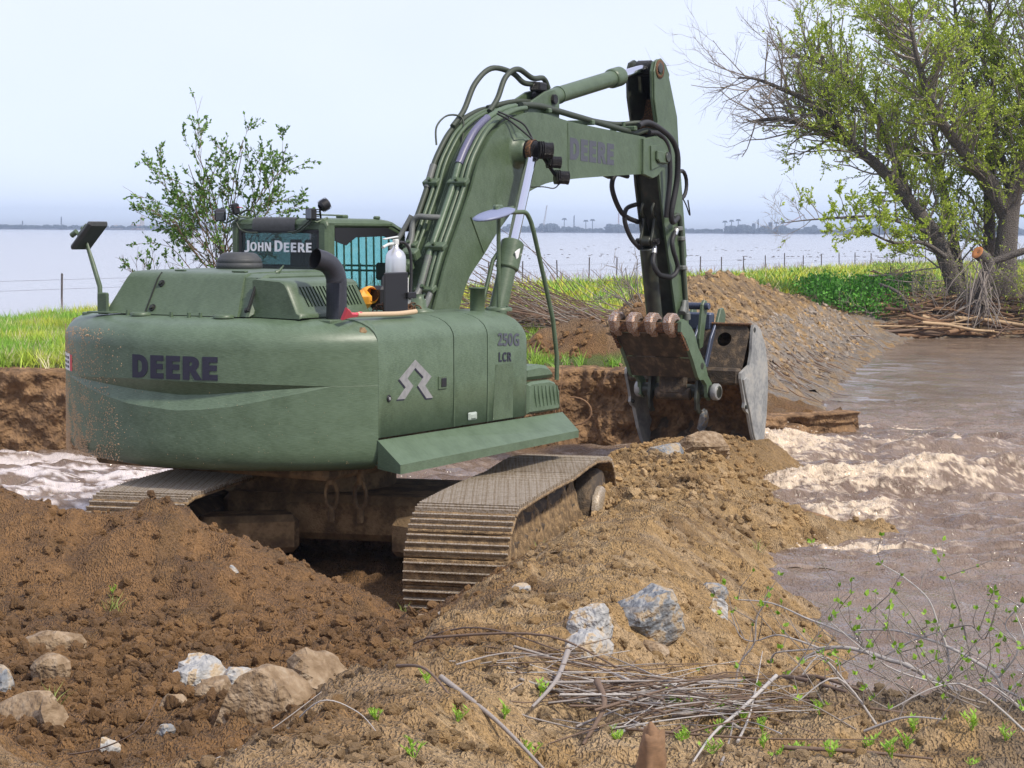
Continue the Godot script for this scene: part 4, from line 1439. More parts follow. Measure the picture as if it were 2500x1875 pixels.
func build_boom():
	var boom := Node3D.new()
	boom.name = "boom"
	EX.add_child(boom)
	var s := S()
	# rounded outline for the side plates
	var side := []
	for p in spl2(BT, 4): side.append(p)
	for p in spl2(BL, 4): side.append(p)
	prism(s, side, -0.055, 0.375, 0.0)
	part(boom, "box", s, M.paint)
	for q in [[0.375, 0.4], [-0.08, -0.055]]:
		s = S()
		var ou := []
		for p in spl2(BT, 4): ou.append(p)
		for p in spl2(BL, 4): ou.append(p)
		var pv := PackedVector2Array()
		for p in ou: pv.append(Vector2(p[0], p[1]))
		var o := Geometry2D.offset_polygon(pv, 0.018, Geometry2D.JOIN_ROUND)
		var ol := []
		for p in o[0]: ol.append([p.x, p.y])
		prism(s, ol, q[0], q[1], 0.004)
		part(boom, "side_plate", s, M.paint)
	# nose lugs
	for q in [[0.385, 0.43], [-0.11, -0.065]]:
		s = S()
		prism(s, [[5.62, 3.865], [5.9, 3.905], [6.1, 3.88], [6.22, 3.79], [6.24, 3.68], [6.14, 3.58], [5.95, 3.48], [5.84, 3.455], [5.62, 3.495]], q[0], q[1], 0.008)
		part(boom, "nose_lug", s, M.paint)
	s = S()
	prism(s, [[5.76, 3.8], [5.98, 3.82], [6.12, 3.74], [6.12, 3.62], [5.78, 3.54]], 0.43, 0.445, 0.006)
	part(boom, "lug_cover", s, M.paint)
	s = S()
	prism(s, [[5.86, 3.75], [6.1, 3.745], [6.13, 3.62], [5.93, 3.62], [5.86, 3.66]], 0.445, 0.475, 0.01)
	part(boom, "pin_keeper", s, M.paint)
	s = S()
	cyl(s, V(-0.14, 3.69, 6.1), V(0.49, 3.69, 6.1), 0.055, 20, 0.006)
	part(boom, "arm_pin", s, M.greasy_steel)
	# weld seams on the side plate
	s = S()
	tube(s, [V(0.401, 3.43, 4.02), V(0.401, 3.955, 4.0)], 0.006, 6)
	part(boom, "weld_seam", s, M.paint)
	s = S()
	tube(s, [V(0.401, 3.53, 5.62), V(0.401, 3.865, 5.61)], 0.006, 6)
	part(boom, "weld_seam", s, M.paint)
	s = S()
	tube(s, [V(0.402, 3.02, 2.17), V(0.402, 2.7, 2.40)], 0.009, 6)
	part(boom, "weld_seam", s, M.paint)
	letters(boom, "lettering", "DEERE", func(u, v, z): return V(0.4005 + 0.002 * z, lerp(3.60, 3.815, v) - 0.03 * u, lerp(4.045, 4.99, u)), M.decal_faded, 1.2)
	# cylinder boss
	s = S()
	lathe(s, [[0.19, 0.0], [0.17, 0.012], [0.13, 0.02], [0.12, 0.1], [0.1, 0.12]], V(0.39, 3.645, 3.02), Vector3.RIGHT, 28)
	part(boom, "pin_boss", s, M.paint)
	s = S()
	cyl(s, V(0.42, 3.645, 3.02), V(0.60, 3.645, 3.02), 0.095, 22, 0.012)
	cyl(s, V(0.58, 3.645, 3.02), V(0.72, 3.645, 3.02), 0.06, 18, 0.01)
	part(boom, "cylinder_pin", s, M.grease)
	s = S()
	lathe(s, [[0.1, 0.0], [0.106, 0.01], [0.106, 0.05], [0.1, 0.06]], V(0.53, 3.645, 3.02), Vector3.RIGHT, 20)
	part(boom, "rust_ring", s, M.rust)
	s = S()
	for q in [[0.70, 3.645, 3.02, 0.075], [0.72, 3.54, 3.15, 0.055], [0.74, 3.40, 3.27, 0.062]]:
		var la := V(0.72, -0.05, 0.7).normalized()
		var lp := V(q[0], q[1], q[2])
		cyl(s, lp - la * 0.05, lp + la * 0.045, q[3], 18, 0.006)
		for e in 3: cyl(s, lp - la * (0.07 - 0.02 * e), lp - la * (0.062 - 0.02 * e), q[3] * 1.12, 18)
		lathe(s, [[q[3], 0.04], [q[3] * 1.06, 0.06], [q[3] * 0.85, 0.062], [q[3] * 0.8, 0.03], [0.0, 0.028]], lp, la, 18)
	tube(s, [V(0.66, 3.62, 3.0), V(0.68, 3.52, 3.1), V(0.70, 3.40, 3.24)], 0.018, 8)
	part(boom, "boom_light", s, M.grease)
	s = S()
	tube(s, spl([V(0.42, 3.97, 2.6), V(0.43, 3.92, 2.8), V(0.5, 3.83, 2.92), V(0.58, 3.74, 3.0)], 6), 0.009, 6)
	part(boom, "light_cable", s, M.rubber)
	s = S()
	tube(s, spl([V(0.42, 3.99, 2.62), V(0.44, 3.94, 2.86), V(0.5, 3.88, 2.97), V(0.56, 3.75, 3.02)], 6), 0.009, 6)
	part(boom, "light_cable", s, M.rubber)
	s = S()
	tube(s, spl([V(0.74, 3.38, 3.26), V(0.70, 3.3, 3.2), V(0.62, 3.31, 3.1), V(0.45, 3.30, 3.02)], 6), 0.006, 6)
	part(boom, "light_cable", s, M.rubber)
	# pipes running up the back
	var pipes := [[-0.045, 0.065, 2.35, 0.027, "hose"], [0.02, 0.06, 2.25, 0.02, "paint"], [0.07, 0.055, 2.2, 0.018, "paint"], [0.235, 0.075, 2.25, 0.032, "paint_faded"], [0.29, 0.055, 2.2, 0.022, "paint"], [0.345, 0.06, 2.2, 0.024, "paint"]]
	for q in pipes:
		s = S()
		var l := back_line(q[0], q[1], q[2], 9.0, 3.4 if q[0] < 0.2 else 3.3)
		tube(s, spl(l, 4), q[3], 8)
		part(boom, "hydraulic_pipe", s, M[q[4]])
	for k in 3:
		s = S()
		tube(s, spl(back_line(0.125 + 0.018 * k, 0.03, 2.4 + 0.05 * k, 9.0, 3.2), 4), 0.006, 5)
		part(boom, "thin_line", s, M.paint)
	# grey and blue hose sleeves on the upper stretch
	s = S()
	tube(s, spl(back_line(0.235, 0.08, 3.3, 3.98, 2.9), 4), 0.037, 10)
	part(boom, "blue_hose", s, M.hose_blue)
	for q in [[-0.045, 0.065, 3.2, 3.5, 0.034], [0.235, 0.078, 3.15, 3.45, 0.043], [0.345, 0.062, 3.2, 3.48, 0.034], [0.235, 0.075, 2.2, 2.8, 0.034]]:
		s = S()
		tube(s, spl(back_line(q[0], q[1], q[2], q[3], 2.6), 4), q[4], 10)
		part(boom, "hose_sleeve", s, M.hose_grey)
	# clamps
	for q in [[-0.01, 0.09, 2.22, 3.30, 0.16], [0.28, 0.09, 2.21, 3.30, 0.2], [0.28, 0.09, 1.83, 2.72, 0.2], [0.0, 0.09, 1.86, 2.73, 0.14], [0.28, 0.07, 1.66, 2.34, 0.2], [0.02, 0.07, 1.73, 2.52, 0.14]]:
		s = S()
		var bs := Basis(Vector3.RIGHT, 0.5)
		box(s, V(q[0], q[3] + 0.035, q[2] - 0.06), Vector3(q[4], 0.05, 0.09), 0.008, bs)
		cyl(s, V(q[0], q[3] + 0.05, q[2] - 0.09), V(q[0], q[3] + 0.07, q[2] - 0.125), 0.018, 6)
		part(boom, "pipe_clamp", s, M.paint)
	# branch pipe crossing the back
	s = S()
	tube(s, spl([V(0.0, 2.72, 1.74), V(0.0, 2.82, 1.8), V(-0.015, 2.96, 1.85), V(0.03, 3.015, 1.86), V(0.12, 3.015, 1.88), V(0.235, 3.01, 1.95)], 5), 0.028, 10)
	part(boom, "branch_hose", s, M.hose_grey)
	s = S()
	tube(s, spl([V(-0.16, 2.72, 1.7), V(-0.11, 2.86, 1.8), V(-0.03, 3.03, 1.85)], 5), 0.024, 8)
	part(boom, "branch_hose", s, M.hose_grey)
	s = S()
	box(s, V(0.08, 2.68, 1.66), Vector3(0.17, 0.09, 0.1), 0.012, Basis(Vector3.RIGHT, 0.5))
	box(s, V(0.08, 2.58, 1.6), Vector3(0.11, 0.1, 0.09), 0.012, Basis(Vector3.RIGHT, 0.5))
	cyl(s, V(0.09, 2.58, 1.56), V(0.11, 2.52, 1.5), 0.03, 10)
	part(boom, "valve_block", s, M.paint)
	# hoses curving into the deck
	s = S()
	tube(s, spl([V(0.345, 2.36, 1.59), V(0.36, 2.27, 1.5), V(0.5, 2.2, 1.2), V(0.75, 2.25, 0.75), V(0.9, 2.27, 0.5)], 6), 0.028, 10)
	part(boom, "base_hose", s, M.hose_grey)
	s = S()
	tube(s, spl([V(0.25, 2.4, 1.57), V(0.24, 2.28, 1.45), V(0.2, 2.15, 1.2)], 6), 0.03, 10)
	part(boom, "base_hose", s, M.hose_grey)
	# top pipes along the fore part
	var tp := [V(0.30, 4.09, 3.25), V(0.30, 4.1, 3.6), V(0.30, 4.06, 4.1), V(0.30, 4.0, 4.8), V(0.32, 3.945, 5.4), V(0.34, 3.925, 5.6), V(0.37, 3.96, 5.78), V(0.41, 3.95, 5.95)]
	s = S()
	tube(s, spl(tp, 5), 0.03, 10)
	part(boom, "top_pipe", s, M.hose)
	s = S()
	var tp2 := [V(0.02, 4.06, 3.1), V(0.08, 4.14, 3.5), V(0.12, 4.14, 3.9), V(0.12, 4.06, 4.6), V(0.14, 4.02, 5.3), V(0.2, 4.02, 5.55), V(0.3, 4.04, 5.75), V(0.38, 4.02, 5.95)]
	tube(s, spl(tp2, 5), 0.026, 10)
	part(boom, "top_pipe", s, M.hose)
	for q in [[4.65, 3.99, 0.2], [5.5, 3.97, 0.25], [3.75, 4.06, 0.2]]:
		s = S()
		box(s, V(q[2], q[1], q[0]), Vector3(0.3, 0.05, 0.06), 0.01)
		cyl(s, V(q[2], q[1], q[0]), V(q[2], q[1] + 0.07, q[0]), 0.02, 6)
		part(boom, "pipe_clamp", s, M.paint)
	# two feed hoses looping to the arm cylinder
	s = S()
	tube(s, spl([V(-0.03, 3.86, 2.55), V(-0.03, 4.02, 2.75), V(-0.03, 4.28, 2.95), V(0.0, 4.44, 3.2), V(0.05, 4.42, 3.5), V(0.1, 4.33, 3.65), V(0.12, 4.33, 3.85)], 6), 0.027, 10)
	tube(s, spl([V(0.1, 4.02, 3.0), V(0.1, 4.15, 3.15), V(0.1, 4.36, 3.3), V(0.12, 4.45, 3.5), V(0.14, 4.38, 3.75), V(0.15, 4.39, 3.95), V(0.15, 4.3, 4.05)], 6), 0.027, 10)
	part(boom, "feed_hose", s, M.hose)
	s = S()
	tube(s, spl([V(-0.05, 3.68, 2.3), V(-0.08, 3.85, 2.35), V(-0.05, 3.96, 2.5), V(0.02, 3.93, 2.65), V(0.1, 3.7, 2.5), V(0.12, 3.5, 2.36)], 6), 0.009, 6)
	part(boom, "light_cable", s, M.hose)
	# mount of the arm cylinder
	for r in [0.03, 0.25]:
		s = S()
		prism(s, [[3.35, 3.98], [3.5, 4.14], [3.78, 4.25], [3.95, 4.28], [4.05, 4.2], [4.05, 3.95]], r, r + 0.03, 0.006)
		part(boom, "cylinder_lug", s, M.paint)
	s = S()
	cyl(s, V(0.0, 4.18, 3.92), V(0.31, 4.18, 3.92), 0.05, 16, 0.006)
	cyl(s, V(0.07, 4.18, 3.92), V(0.24, 4.18, 3.92), 0.09, 18, 0.01)
	box(s, V(0.15, 4.3, 3.85), Vector3(0.12, 0.09, 0.16), 0.015)
	part(boom, "cylinder_pin", s, M.grease)
	# arm cylinder
	var ac := Node3D.new()
	ac.name = "arm_cylinder"
	EX.add_child(ac)
	s = S()
	var p0 := V(0.155, 4.19, 3.98)
	var p1 := V(0.155, 4.645, 6.18)
	var ax := (p1 - p0).normalized()
	cyl(s, p0, p0 + ax * 1.62, 0.083, 24, 0.008)
	part(ac, "barrel", s, M.paint)
	s = S()
	cyl(s, p0 + ax * 1.44, p0 + ax * 1.64, 0.103, 24, 0.014)
	part(ac, "gland", s, M.paint)
	s = S()
	cyl(s, p0 + ax * 0.26, p0 + ax * 0.285, 0.09, 24)
	part(ac, "band", s, M.paint)
	s = S()
	cyl(s, p0 + ax * 1.6, p1 - ax * 0.06, 0.052, 20)
	part(ac, "rod", s, M.chrome)
	s = S()
	cyl(s, V(0.07, 4.645, 6.18), V(0.24, 4.645, 6.18), 0.085, 18, 0.01)
	part(ac, "rod_eye", s, M.grease)
	# boom cylinders, right one in view
	for r in [0.56, -0.24]:
		var bc := Node3D.new()
		bc.name = "boom_cylinder"
		EX.add_child(bc, true)
		var b0 := V(r, 1.62, 1.92)
		var b1 := V(r, 3.645, 3.02)
		var bx := V(0, 2.02, 0.86).normalized()
		b0 = b1 - bx * 2.2
		s = S()
		cyl(s, b0, b0 + bx * 1.22, 0.085, 24, 0.01)
		part(bc, "barrel", s, M.paint)
		s = S()
		cyl(s, b0 + bx * 1.0, b0 + bx * 1.28, 0.108, 24, 0.014)
		part(bc, "gland", s, M.paint)
		s = S()
		cyl(s, b0 + bx * 1.2, b1 - bx * 0.08, 0.053, 20)
		part(bc, "rod", s, M.chrome)
		s = S()
		tube(s, [b0 + V(-0.12, 0.1, -0.05), b0 + V(-0.125, 0.5, 0.12), b0 + V(-0.13, 1.0, 0.36), b0 + V(-0.1, 1.1, 0.44)], 0.02, 8)
		part(bc, "feed_pipe", s, M.paint)
		s = S()
		box(s, b0 + bx * 1.16 + V(0.1, 0, -0.03), Vector3(0.012, 0.07, 0.1), 0.003, Basis(Vector3.RIGHT, 0.4))
		part(bc, "decal", s, M.label_white)

func spl2(p: Array, n: int) -> Array:
	var v := []
	for q in p: v.append(Vector3(q[0], q[1], 0))
	var out := []
	for q in spl(v, n): out.append([q.x, q.y])
	return out

func build_arm():
	var arm := Node3D.new()
	arm.name = "arm"
	EX.add_child(arm)
	var front := [[6.3, 4.71], [6.43, 4.61], [6.56, 4.36], [6.67, 4.15], [6.72, 3.81], [6.80, 3.45], [6.86, 3.0], [6.94, 2.6], [7.03, 1.96], [7.06, 1.3]]
	var rear := [[6.88, 1.3], [6.75, 1.75], [6.71, 1.98], [6.55, 2.46], [6.41, 2.89], [6.26, 3.4], [6.22, 3.6], [6.14, 4.06], [6.05, 4.33], [6.03, 4.60], [6.08, 4.7], [6.19, 4.74]]
	var ou: Array = front.duplicate()
	ou.append_array(rear)
	for q in [[0.285, 0.31], [0.0, 0.025]]:
		var s := S()
		prism(s, ou, q[0], q[1], 0.005)
		part(arm, "side_plate", s, M.paint if q[0] > 0.1 else M.greasy_steel)
	var s := S()
	# closed box between the plates, below and behind the clevis
	prism(s, [[6.62, 4.1], [6.7, 3.8], [6.83, 3.1], [7.0, 2.0], [7.03, 1.35], [6.93, 1.35], [6.76, 1.98], [6.6, 2.46], [6.46, 2.89], [6.31, 3.4], [6.28, 3.62], [6.36, 4.0]], 0.026, 0.284, 0.0)
	part(arm, "box", s, M.greasy_steel)
	s = S()
	prism(s, [[6.5, 4.4], [6.62, 4.15], [6.55, 4.0], [6.3, 3.95], [6.25, 4.05], [6.42, 4.15]], 0.026, 0.284, 0.0)
	part(arm, "web_plate", s, M.rust)
	s = S()
	prism(s, [[6.36, 4.66], [6.42, 4.58], [6.55, 4.33], [6.655, 4.1], [6.6, 4.08], [6.5, 4.3], [6.34, 4.6]], 0.026, 0.284, 0.0)
	part(arm, "web_plate", s, M.grease)
	# doubler with pin at the top right
	s = S()
	prism(s, [[6.05, 4.6], [6.1, 4.72], [6.22, 4.75], [6.33, 4.7], [6.43, 4.59], [6.36, 4.4], [6.22, 4.12], [6.15, 4.06], [6.07, 4.3]], 0.31, 0.33, 0.006)
	part(arm, "doubler", s, M.paint)
	s = S()
	cyl(s, V(-0.03, 4.645, 6.18), V(0.345, 4.645, 6.18), 0.06, 20, 0.006)
	part(arm, "cylinder_pin", s, M.greasy_steel)
	s = S()
	lathe(s, [[0.1, 0.0], [0.1, 0.012], [0.065, 0.012]], V(0.328, 4.63, 6.18), Vector3.RIGHT, 24)
	part(arm, "rust_patch", s, M.rust)
	# lug of the thumb cylinder
	for r in [0.07, 0.2]:
		s = S()
		prism(s, [[6.33, 3.08], [6.28, 2.9], [6.24, 2.8], [6.28, 2.72], [6.36, 2.74], [6.5, 2.8]], r, r + 0.028, 0.005)
		part(arm, "thumb_lug", s, M.greasy_steel)
		s = S()
		tube(s, [V(r + 0.014, 3.2, 6.31), V(r + 0.014, 3.14, 6.27), V(r + 0.014, 3.08, 6.29), V(r + 0.014, 3.05, 6.33)], 0.018, 8)
		part(arm, "eye_hook", s, M.greasy_steel)
	s = S()
	cyl(s, V(0.02, 2.79, 6.29), V(0.29, 2.79, 6.29), 0.035, 14, 0.005)
	part(arm, "thumb_pin", s, M.grease)
	# thumb cylinder
	s = S()
	var t0 := V(0.145, 2.72, 6.31)
	var t1 := V(0.145, 1.85, 6.53)
	cyl(s, t0, t1, 0.088, 22, 0.012)
	cyl(s, V(0.1, 2.79, 6.29), V(0.2, 2.79, 6.29), 0.06, 16, 0.008)
	part(EX, "thumb_cylinder", s, M.greasy_steel)
	# hoses on the arm
	s = S()
	tube(s, spl([V(0.41, 4.0, 5.53), V(0.42, 4.04, 5.73), V(0.43, 3.98, 6.03), V(0.44, 3.88, 6.28), V(0.45, 3.72, 6.4), V(0.44, 3.45, 6.41), V(0.42, 3.12, 6.33), V(0.40, 3.0, 6.4), V(0.38, 3.05, 6.57)], 8), 0.03, 10)
	tube(s, spl([V(0.41, 3.94, 5.78), V(0.42, 3.93, 6.0), V(0.42, 3.8, 6.22), V(0.41, 3.5, 6.3), V(0.39, 3.2, 6.29), V(0.37, 3.05, 6.3)], 8), 0.027, 10)
	ribs(s, spl([V(0.45, 3.70, 6.4), V(0.44, 3.45, 6.41), V(0.42, 3.14, 6.33)], 14), 0.034)
	part(arm, "hydraulic_hose", s, M.rubber)
	s = S()
	tube(s, spl([V(0.36, 2.92, 6.58), V(0.37, 2.81, 6.46), V(0.38, 2.7, 6.46), V(0.38, 2.51, 6.58), V(0.36, 2.41, 6.48), V(0.3, 2.43, 6.3), V(0.26, 2.55, 6.22), V(0.24, 2.66, 6.28)], 8), 0.026, 10)
	ribs(s, spl([V(0.36, 2.40, 6.46), V(0.3, 2.43, 6.3), V(0.265, 2.52, 6.23)], 10), 0.032)
	part(arm, "hydraulic_hose", s, M.rubber)
	s = S()
	tube(s, [V(0.24, 2.66, 6.28), V(0.22, 2.73, 6.32)], 0.03, 10)
	tube(s, [V(0.36, 2.92, 6.58), V(0.365, 2.86, 6.52)], 0.03, 10)
	part(arm, "hose_fitting", s, M.silver)
	s = S()
	tube(s, spl([V(0.0, 3.49, 6.1), V(-0.02, 3.5, 5.85), V(-0.02, 3.34, 5.78), V(-0.02, 3.09, 6.02), V(0.0, 3.0, 6.36)], 8), 0.027, 10)
	tube(s, spl([V(0.0, 3.19, 6.31), V(-0.02, 3.14, 6.12), V(-0.02, 3.01, 6.08), V(0.0, 2.83, 6.19), V(0.06, 2.71, 6.3)], 8), 0.025, 10)
	part(arm, "hydraulic_hose", s, M.rubber)
	# side tubing with fittings
	s = S()
	tube(s, spl([V(0.33, 3.05, 6.57), V(0.335, 3.08, 6.68), V(0.335, 2.98, 6.74), V(0.335, 2.6, 6.8), V(0.335, 2.2, 6.88), V(0.335, 2.12, 6.88)], 6), 0.024, 10)
	part(arm, "side_tube", s, M.hose)
	s = S()
	for q in [[2.93, 6.68, 0.06], [2.5, 6.8, 0.045], [2.82, 6.76, 0.045]]:
		box(s, V(0.335, q[0], q[1]), Vector3(0.07, 0.05, q[2] * 2.0), 0.01)
	cyl(s, V(0.34, 2.13, 6.85), V(0.36, 2.02, 6.78), 0.03, 12, 0.004)
	cyl(s, V(0.36, 2.06, 6.79), V(0.37, 2.0, 6.74), 0.042, 12, 0.006)
	cyl(s, V(0.34, 2.14, 6.88), V(0.345, 1.98, 6.9), 0.03, 12, 0.004)
	cyl(s, V(0.345, 2.0, 6.9), V(0.345, 1.92, 6.91), 0.042, 12, 0.006)
	part(arm, "tube_fitting", s, M.hose_grey)
	# coiled spare hose at the front edge
	s = S()
	var coil := []
	for k in 22:
		var a := TAU * k / 18.0
		coil.append(V(0.25, 3.42 + 0.15 * sin(a), 6.93 + 0.13 * cos(a)))
	tube(s, coil, 0.022, 8)
	tube(s, spl([V(0.25, 3.3, 6.92), V(0.25, 3.2, 7.05), V(0.25, 3.08, 7.16), V(0.25, 3.25, 7.1)], 5), 0.008, 5)
	part(arm, "coiled_hose", s, M.rubber)
	# bucket cylinder on the far side of the arm
	s = S()
	cyl(s, V(0.155, 3.95, 6.85), V(0.155, 2.6, 7.12), 0.075, 18, 0.01)
	part(EX, "bucket_cylinder", s, M.paint)

func ribs(s: SurfaceTool, pts: Array, r: float):
	for i in range(0, pts.size() - 1):
		var a: Vector3 = pts[i]
		var b: Vector3 = pts[i + 1]
		tube(s, [a, a.lerp(b, 0.5)], r, 8, false)

func build_bucket():
	var bk := Node3D.new()
	bk.name = "bucket"
	EX.add_child(bk)
	var L := -0.55
	var R := 0.87
	# curved shell from the top edge round the back to the lip
	var shell := [[7.52, 1.86], [7.70, 1.80], [7.84, 1.62], [7.92, 1.40], [7.94, 1.15], [7.92, 0.85], [7.86, 0.60], [7.80, 0.38]]
	var sp := spl2(shell, 4)
	var s := S()
	var ra := []
	var rb := []
	var rc := []
	var rd := []
	for p in sp:
		ra.append(V(L + 0.02, p[1], p[0])); rb.append(V(R - 0.02, p[1], p[0]))
		rc.append(V(L + 0.02, p[1], p[0] - 0.025)); rd.append(V(R - 0.02, p[1], p[0] - 0.025))
	grid(s, [ra, rb])
	grid(s, [rc, rd])
	var sh := part(bk, "shell", s, M.muddy_steel)
	s = S()
	box(s, V((L + R) / 2, 0.36, 7.76), Vector3(R - L, 0.06, 0.12), 0.015, Basis(Vector3.RIGHT, 0.2))
	part(bk, "cutting_edge", s, M.worn_steel)
	for k in 5:
		s = S()
		var r: float = lerp(L + 0.12, R - 0.12, k / 4.0)
		prism(s, [[7.84, 0.40], [7.72, 0.40], [7.68, 0.30], [7.70, 0.22], [7.74, 0.24]], r - 0.05, r + 0.05, 0.012)
		part(bk, "tooth", s, M.tooth)
	# side plates with wear edge and lugs
	for r in [L, R]:
		s = S()
		var pl := [[7.52, 1.86], [7.60, 1.855], [7.73, 1.79], [7.86, 1.62], [7.94, 1.38], [7.96, 1.15], [7.93, 0.8], [7.87, 0.55], [7.82, 0.37], [7.70, 0.38], [7.64, 0.44], [7.52, 0.62], [7.41, 0.86], [7.33, 0.90], [7.29, 0.94], [7.30, 1.0], [7.26, 1.1], [7.185, 1.27], [7.19, 1.33], [7.30, 1.37], [7.42, 1.41], [7.47, 1.55], [7.49, 1.75]]
		prism(s, pl, r - 0.016, r + 0.016, 0.004)
		var sd := part(bk, "side_plate", s, M.worn_steel)
		s = S()
		prism(s, [[7.30, 1.28], [7.40, 1.25], [7.50, 1.0], [7.66, 0.66], [7.75, 0.46], [7.72, 0.40], [7.64, 0.46], [7.53, 0.63], [7.42, 0.87], [7.30, 1.08], [7.22, 1.26]], r + (0.016 if r > 0 else -0.036), r + (0.036 if r > 0 else -0.016), 0.006)
		part(sd, "side_cutter", s, M.worn_steel)
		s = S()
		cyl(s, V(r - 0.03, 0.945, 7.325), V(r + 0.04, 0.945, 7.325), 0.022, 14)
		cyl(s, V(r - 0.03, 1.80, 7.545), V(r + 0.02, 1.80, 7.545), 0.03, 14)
		part(sd, "lug_hole_stub", s, M.greasy_steel)  # dark stubs added in place of the shaded open lug holes
	# torque tube beam
	s = S()
	box(s, V((L + R) / 2, 1.285, 7.26), Vector3(R - L - 0.04, 0.19, 0.16), 0.03)
	part(bk, "torque_beam", s, M.muddy_steel)
	# closing plate above the beam with the round hole
	s = S()
	var hx := 0.56
	var a0 := V(L + 0.02, 1.375, 7.30); var a1 := V(R - 0.02, 1.375, 7.30)
	var b0 := V(L + 0.02, 1.85, 7.53); var b1 := V(R - 0.02, 1.85, 7.53)
	var up := (b0 - a0)
	var cx := a0 + Vector3(hx - L - 0.02, 0, 0) + up * 0.66
	var un := up.normalized()
	var ringp := []
	for k in 20:
		var an := TAU * k / 20.0
		ringp.append(cx + (Vector3.RIGHT * cos(an) + un * sin(an)) * 0.085)
	var outer := []
	for k in 20:
		var an := TAU * k / 20.0
		var dx := cos(an)
		var dy := sin(an)
		var hw := 0.22
		var hh: float = up.length()
		var t := 1e9
		if dx > 0.001: t = min(t, (a1.x - cx.x) / dx)
		if dx < -0.001: t = min(t, (cx.x - (cx.x - hw)) / -dx)
		if dy > 0.001: t = min(t, hh * 0.34 / dy)
		if dy < -0.001: t = min(t, hh * 0.66 / -dy)
		outer.append(cx + (Vector3.RIGHT * dx + un * dy) * t)
	for k in 20:
		var k2 := (k + 1) % 20
		quad(s, ringp[k], outer[k], outer[k2], ringp[k2])
	quad(s, a0, b0, Vector3(cx.x - 0.22, b0.y, b0.z), Vector3(cx.x - 0.22, a0.y, a0.z))
	for c in [[Vector3(a1.x, b1.y, b1.z), 2, 3], [Vector3(cx.x - 0.22, b1.y, b1.z), 7, 8], [Vector3(cx.x - 0.22, a1.y, a1.z), 12, 14], [Vector3(a1.x, a1.y, a1.z), 16, 18]]:
		for k in range(c[1], c[2] + 2): tri(s, c[0], outer[k % 20], outer[(k + 1) % 20])
	part(bk, "top_plate", s, M.muddy_steel)
	s = S()
	cyl(s, V(L + 0.02, 1.855, 7.53), V(R - 0.02, 1.855, 7.53), 0.02, 10)
	part(bk, "rim", s, M.rust)
	# dirt held in the bowl
	var rows := []
	var gn := RandomNumberGenerator.new()
	gn.seed = 5
	for i in 26:
		var row := []
		for j in 40:
			var r: float = lerp(L + 0.02, R - 0.02, j / 39.0)
			var t := i / 25.0
			var f: float = lerp(7.68, 7.45, t) + 0.22 * sin(t * PI)
			var y: float = lerp(0.30, 1.2, t)
			var n: float = 0.05 * n_mid.get_noise_2d(r * 2.0, y * 2.0) + 0.035 * n_fine.get_noise_2d(r, y) - 0.06 * n_cell.get_noise_2d(r * 0.6, y * 0.6)
			row.append(V(r, y, f - n + 0.06))
		rows.append(row)
	s = S()
	grid(s, rows)
	part(bk, "dirt_load", s, M.bank)
	# ears and coupler between arm and bucket
	for r in [-0.14, 0.44]:
		s = S()
		prism(s, [[6.95, 1.32], [7.02, 1.3], [7.2, 1.32], [7.22, 1.15], [7.08, 1.1], [7.0, 1.0], [7.02, 0.93], [7.07, 0.9], [7.05, 0.87], [6.99, 0.87], [6.93, 0.92], [6.91, 1.05]], r, r + 0.035, 0.008)
		part(bk, "hook", s, M.greasy_steel)
	s = S()
	cyl(s, V(-0.34, 1.12, 7.07), V(0.68, 1.12, 7.07), 0.075, 24, 0.012)
	part(bk, "bucket_pin", s, M.greasy_steel)
	for r in [-0.34, 0.60]:
		s = S()
		lathe(s, [[0.0, 0.0], [0.085, 0.0], [0.095, 0.015], [0.095, 0.06], [0.085, 0.075], [0.0, 0.075]], V(r, 1.12, 7.07), Vector3.RIGHT, 22)
		part(bk, "pin_collar", s, M.worn_steel)
	s = S()
	box(s, V(0.15, 1.21, 6.98), Vector3(0.33, 0.26, 0.08), 0.02, Basis(Vector3.RIGHT, -0.15))
	cyl(s, V(-0.06, 1.085, 7.0), V(0.36, 1.085, 7.0), 0.07, 20, 0.01)
	part(bk, "coupler_block", s, M.muddy_steel)
	# raised ears at the back carrying the link
	for r in [0.20, 0.40]:
		s = S()
		prism(s, [[7.22, 1.36], [7.42, 1.36], [7.56, 1.62], [7.62, 1.78], [7.5, 1.85], [7.38, 1.7]], r, r + 0.03, 0.006)
		part(bk, "ear", s, M.blue_steel)
	# links
	for r in [-0.02, 0.33]:
		s = S()
		prism(s, [[7.28, 2.08], [7.33, 2.13], [7.39, 2.12], [7.41, 2.05], [7.33, 1.76], [7.30, 1.6], [7.22, 1.58], [7.20, 1.7]], r, r + 0.04, 0.008)
		part(EX, "tipping_link", s, M.paint)
		s = S()
		prism(s, [[7.66, 2.02], [7.74, 2.03], [7.80, 1.95], [7.78, 1.85], [7.55, 1.55], [7.42, 1.38], [7.36, 1.42], [7.44, 1.62]], r + 0.05, r + 0.09, 0.008)
		part(EX, "push_link", s, M.paint)
	s = S()
	cyl(s, V(-0.06, 2.06, 7.34), V(0.42, 2.06, 7.34), 0.04, 18, 0.005)
	cyl(s, V(-0.02, 1.52, 7.50), V(0.46, 1.52, 7.50), 0.06, 18, 0.006)
	box(s, V(0.2, 1.88, 7.55), Vector3(0.34, 0.2, 0.12), 0.02)
	part(EX, "link_pin", s, M.blue_steel)
	# hydraulic thumb folded back
	var th := Node3D.new()
	th.name = "thumb"
	EX.add_child(th)
